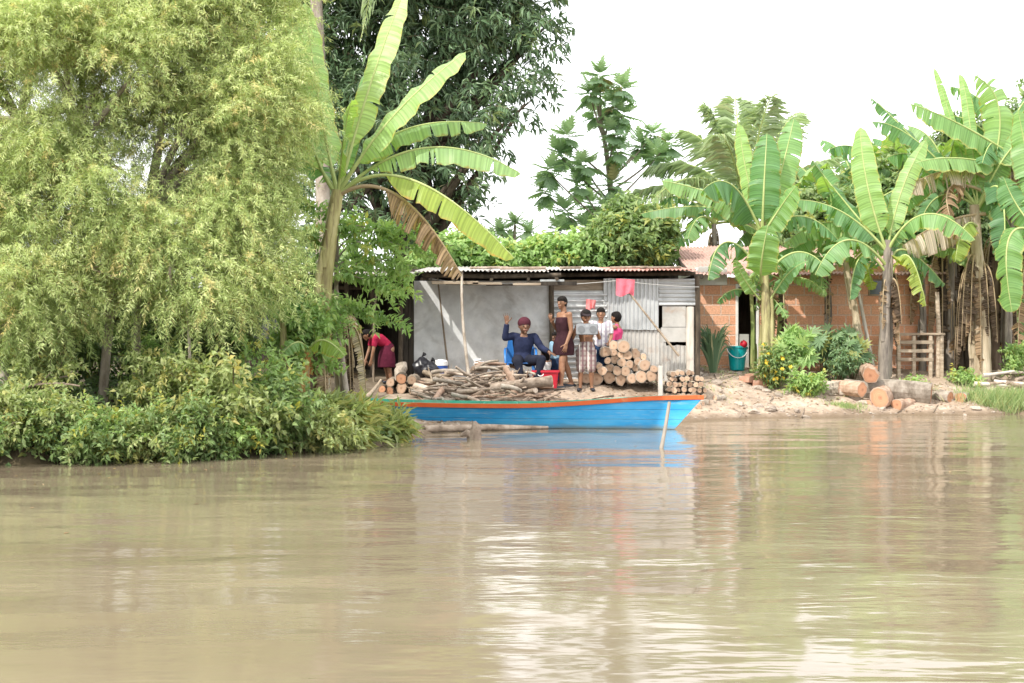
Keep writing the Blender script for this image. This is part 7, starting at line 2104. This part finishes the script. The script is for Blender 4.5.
    tag(f.build('floating_leaves', M['litter'], origin=(0, 16, 0)), 'small dead leaves drifting on the muddy water', 'leaves', kind='stuff')
    # dry leaf litter on the bare ground
    f = MB(); n = 1500
    X = RNG.uniform(-2.5, 10, n); Y = np.interp(X, EDGE[:, 0], EDGE[:, 1]) + RNG.uniform(.2, 4.5, n); Z = ground_z(X, Y) + .008
    leaves(f, np.stack([X, Y, Z], 1), rand_dirs(n) * [1, 1, .12], np.array([0, 0, 1.0]) + rand_dirs(n) * .3, RNG.uniform(.03, .10, n), RNG.uniform(.010, .025, n), np.stack([RNG.uniform(0, 1, n), np.zeros(n), np.zeros(n)], 1), 'lance')
    tag(f.build('leaf_litter', M['litter'], origin=(3, 26, .4)), 'dry brown leaf litter scattered over the bare bank', 'litter', kind='stuff')


def banana_random(label, px, d, crown, n, lpx, W=28, mats=('banana', 'banana', 'banana_bright'), stem='banana_stem_grey', dead=4, base_px=None, r=.10):
    t = plant_root('banana_plant', label, base_px or px, d); b = np.array(t.location)
    C = P(*crown, d); stem_tube(t, [b - [0, 0, .1], (b + C) / 2 + np.array([.06, 0, 0]), C], r, r * .6, stem)
    for k in range(n):
        a = k * 2.4 + RNG.uniform(-.3, .3); el = np.interp(k / max(n - 1, 1), [0, .3, 1], [1.35, .9, -.25]); L = lpx * d / F * RNG.uniform(.8, 1.15) * (1 if k else .8)
        h = np.array([math.cos(a), math.sin(a) * .8, 0]); m_ = C + (h * math.cos(el) + np.array([0, 0, math.sin(el)])) * L * .55
        e = C + h * L * (.35 + .62 * math.cos(el)) + np.array([0, 0, L * (.95 * math.sin(el) - .38 * math.cos(el))])
        banana_leaf(t, thru(C, m_, e, 40), W * d / F * RNG.uniform(.8, 1.1), np.array([-.15, -.5, .8]) - h * .5 + np.array([0, 0, .3]), mats[k % len(mats)], tear=RNG.uniform(.2, .55), fold=RNG.uniform(.3, .8), sag=.4, pf=.2)
    hanging_dead(t, C + np.array([0, 0, -.15]), dead, 1.2, .3, ('banana_dead', 'banana_brown'))


def build_more_bananas():
    banana_random('banana plant with ragged leaves showing over the brick house between its two fellows there', 824, 34.2, (824, 218), 11, 76)
    banana_random('banana plant standing behind the left end of the brick house roof', 714, 34.3, (714, 224), 10, 66)
    banana_random('tall banana plant behind the brick house, just left of the large right-hand banana', 890, 34.4, (892, 186), 11, 84)
    banana_random('low banana plant whose leaves hang before the brick wall, left of the slender plant', 826, 28.6, (826, 262), 8, 54, 22, dead=2, r=.08)
    banana_random('low banana plant whose leaves hang before the brick wall above the plank table', 922, 28.8, (921, 256), 8, 56, 22, dead=2, r=.08)
    banana_random('green banana sucker close to the left of the centre banana plant', 752, 27.7, (751, 292), 6, 42, 16, stem='stem_green', dead=1, r=.06)
    banana_random('green banana sucker close to the right of the centre banana plant', 778, 27.8, (781, 280), 7, 46, 16, stem='stem_green', dead=2, r=.06)
    banana_random('ragged banana plant behind the right end of the brick house', 922, 34.0, (924, 206), 11, 84, base_px=920)
    banana_random('ragged banana plant just left of the pale dry trunk', 950, 28.9, (948, 186), 11, 92)
    banana_random('banana plant whose crown tops the group at the upper right', 1006, 28.9, (1008, 158), 11, 100)
    banana_random('banana plant standing behind the brick house, left of the two crowns there', 790, 34.6, (792, 214), 10, 74)
    banana_random('banana plant standing behind the brick house, right of the two crowns there', 858, 35.0, (856, 198), 10, 76)


M['shrub_soft'] = foliage_mat('shrub_soft_leaf', [(.10, .19, .09), (.20, .31, .16), (.34, .44, .25)], (.45, .42, .12), .38, .5, .35, 1.2)
M['litter'] = foliage_mat('dry_leaf', [(.14, .085, .045), (.28, .18, .10), (.42, .30, .18)], (.4, .3, .1), .1, .8, .1, 1.0)

build_setting()
build_light()
build_hut()
build_lean_to()
build_brick_house()
build_boat()
build_timber()
build_household()
build_stones()
build_people()
build_bananas()
build_more_bananas()
build_willows()
build_trees()
build_shrubs()
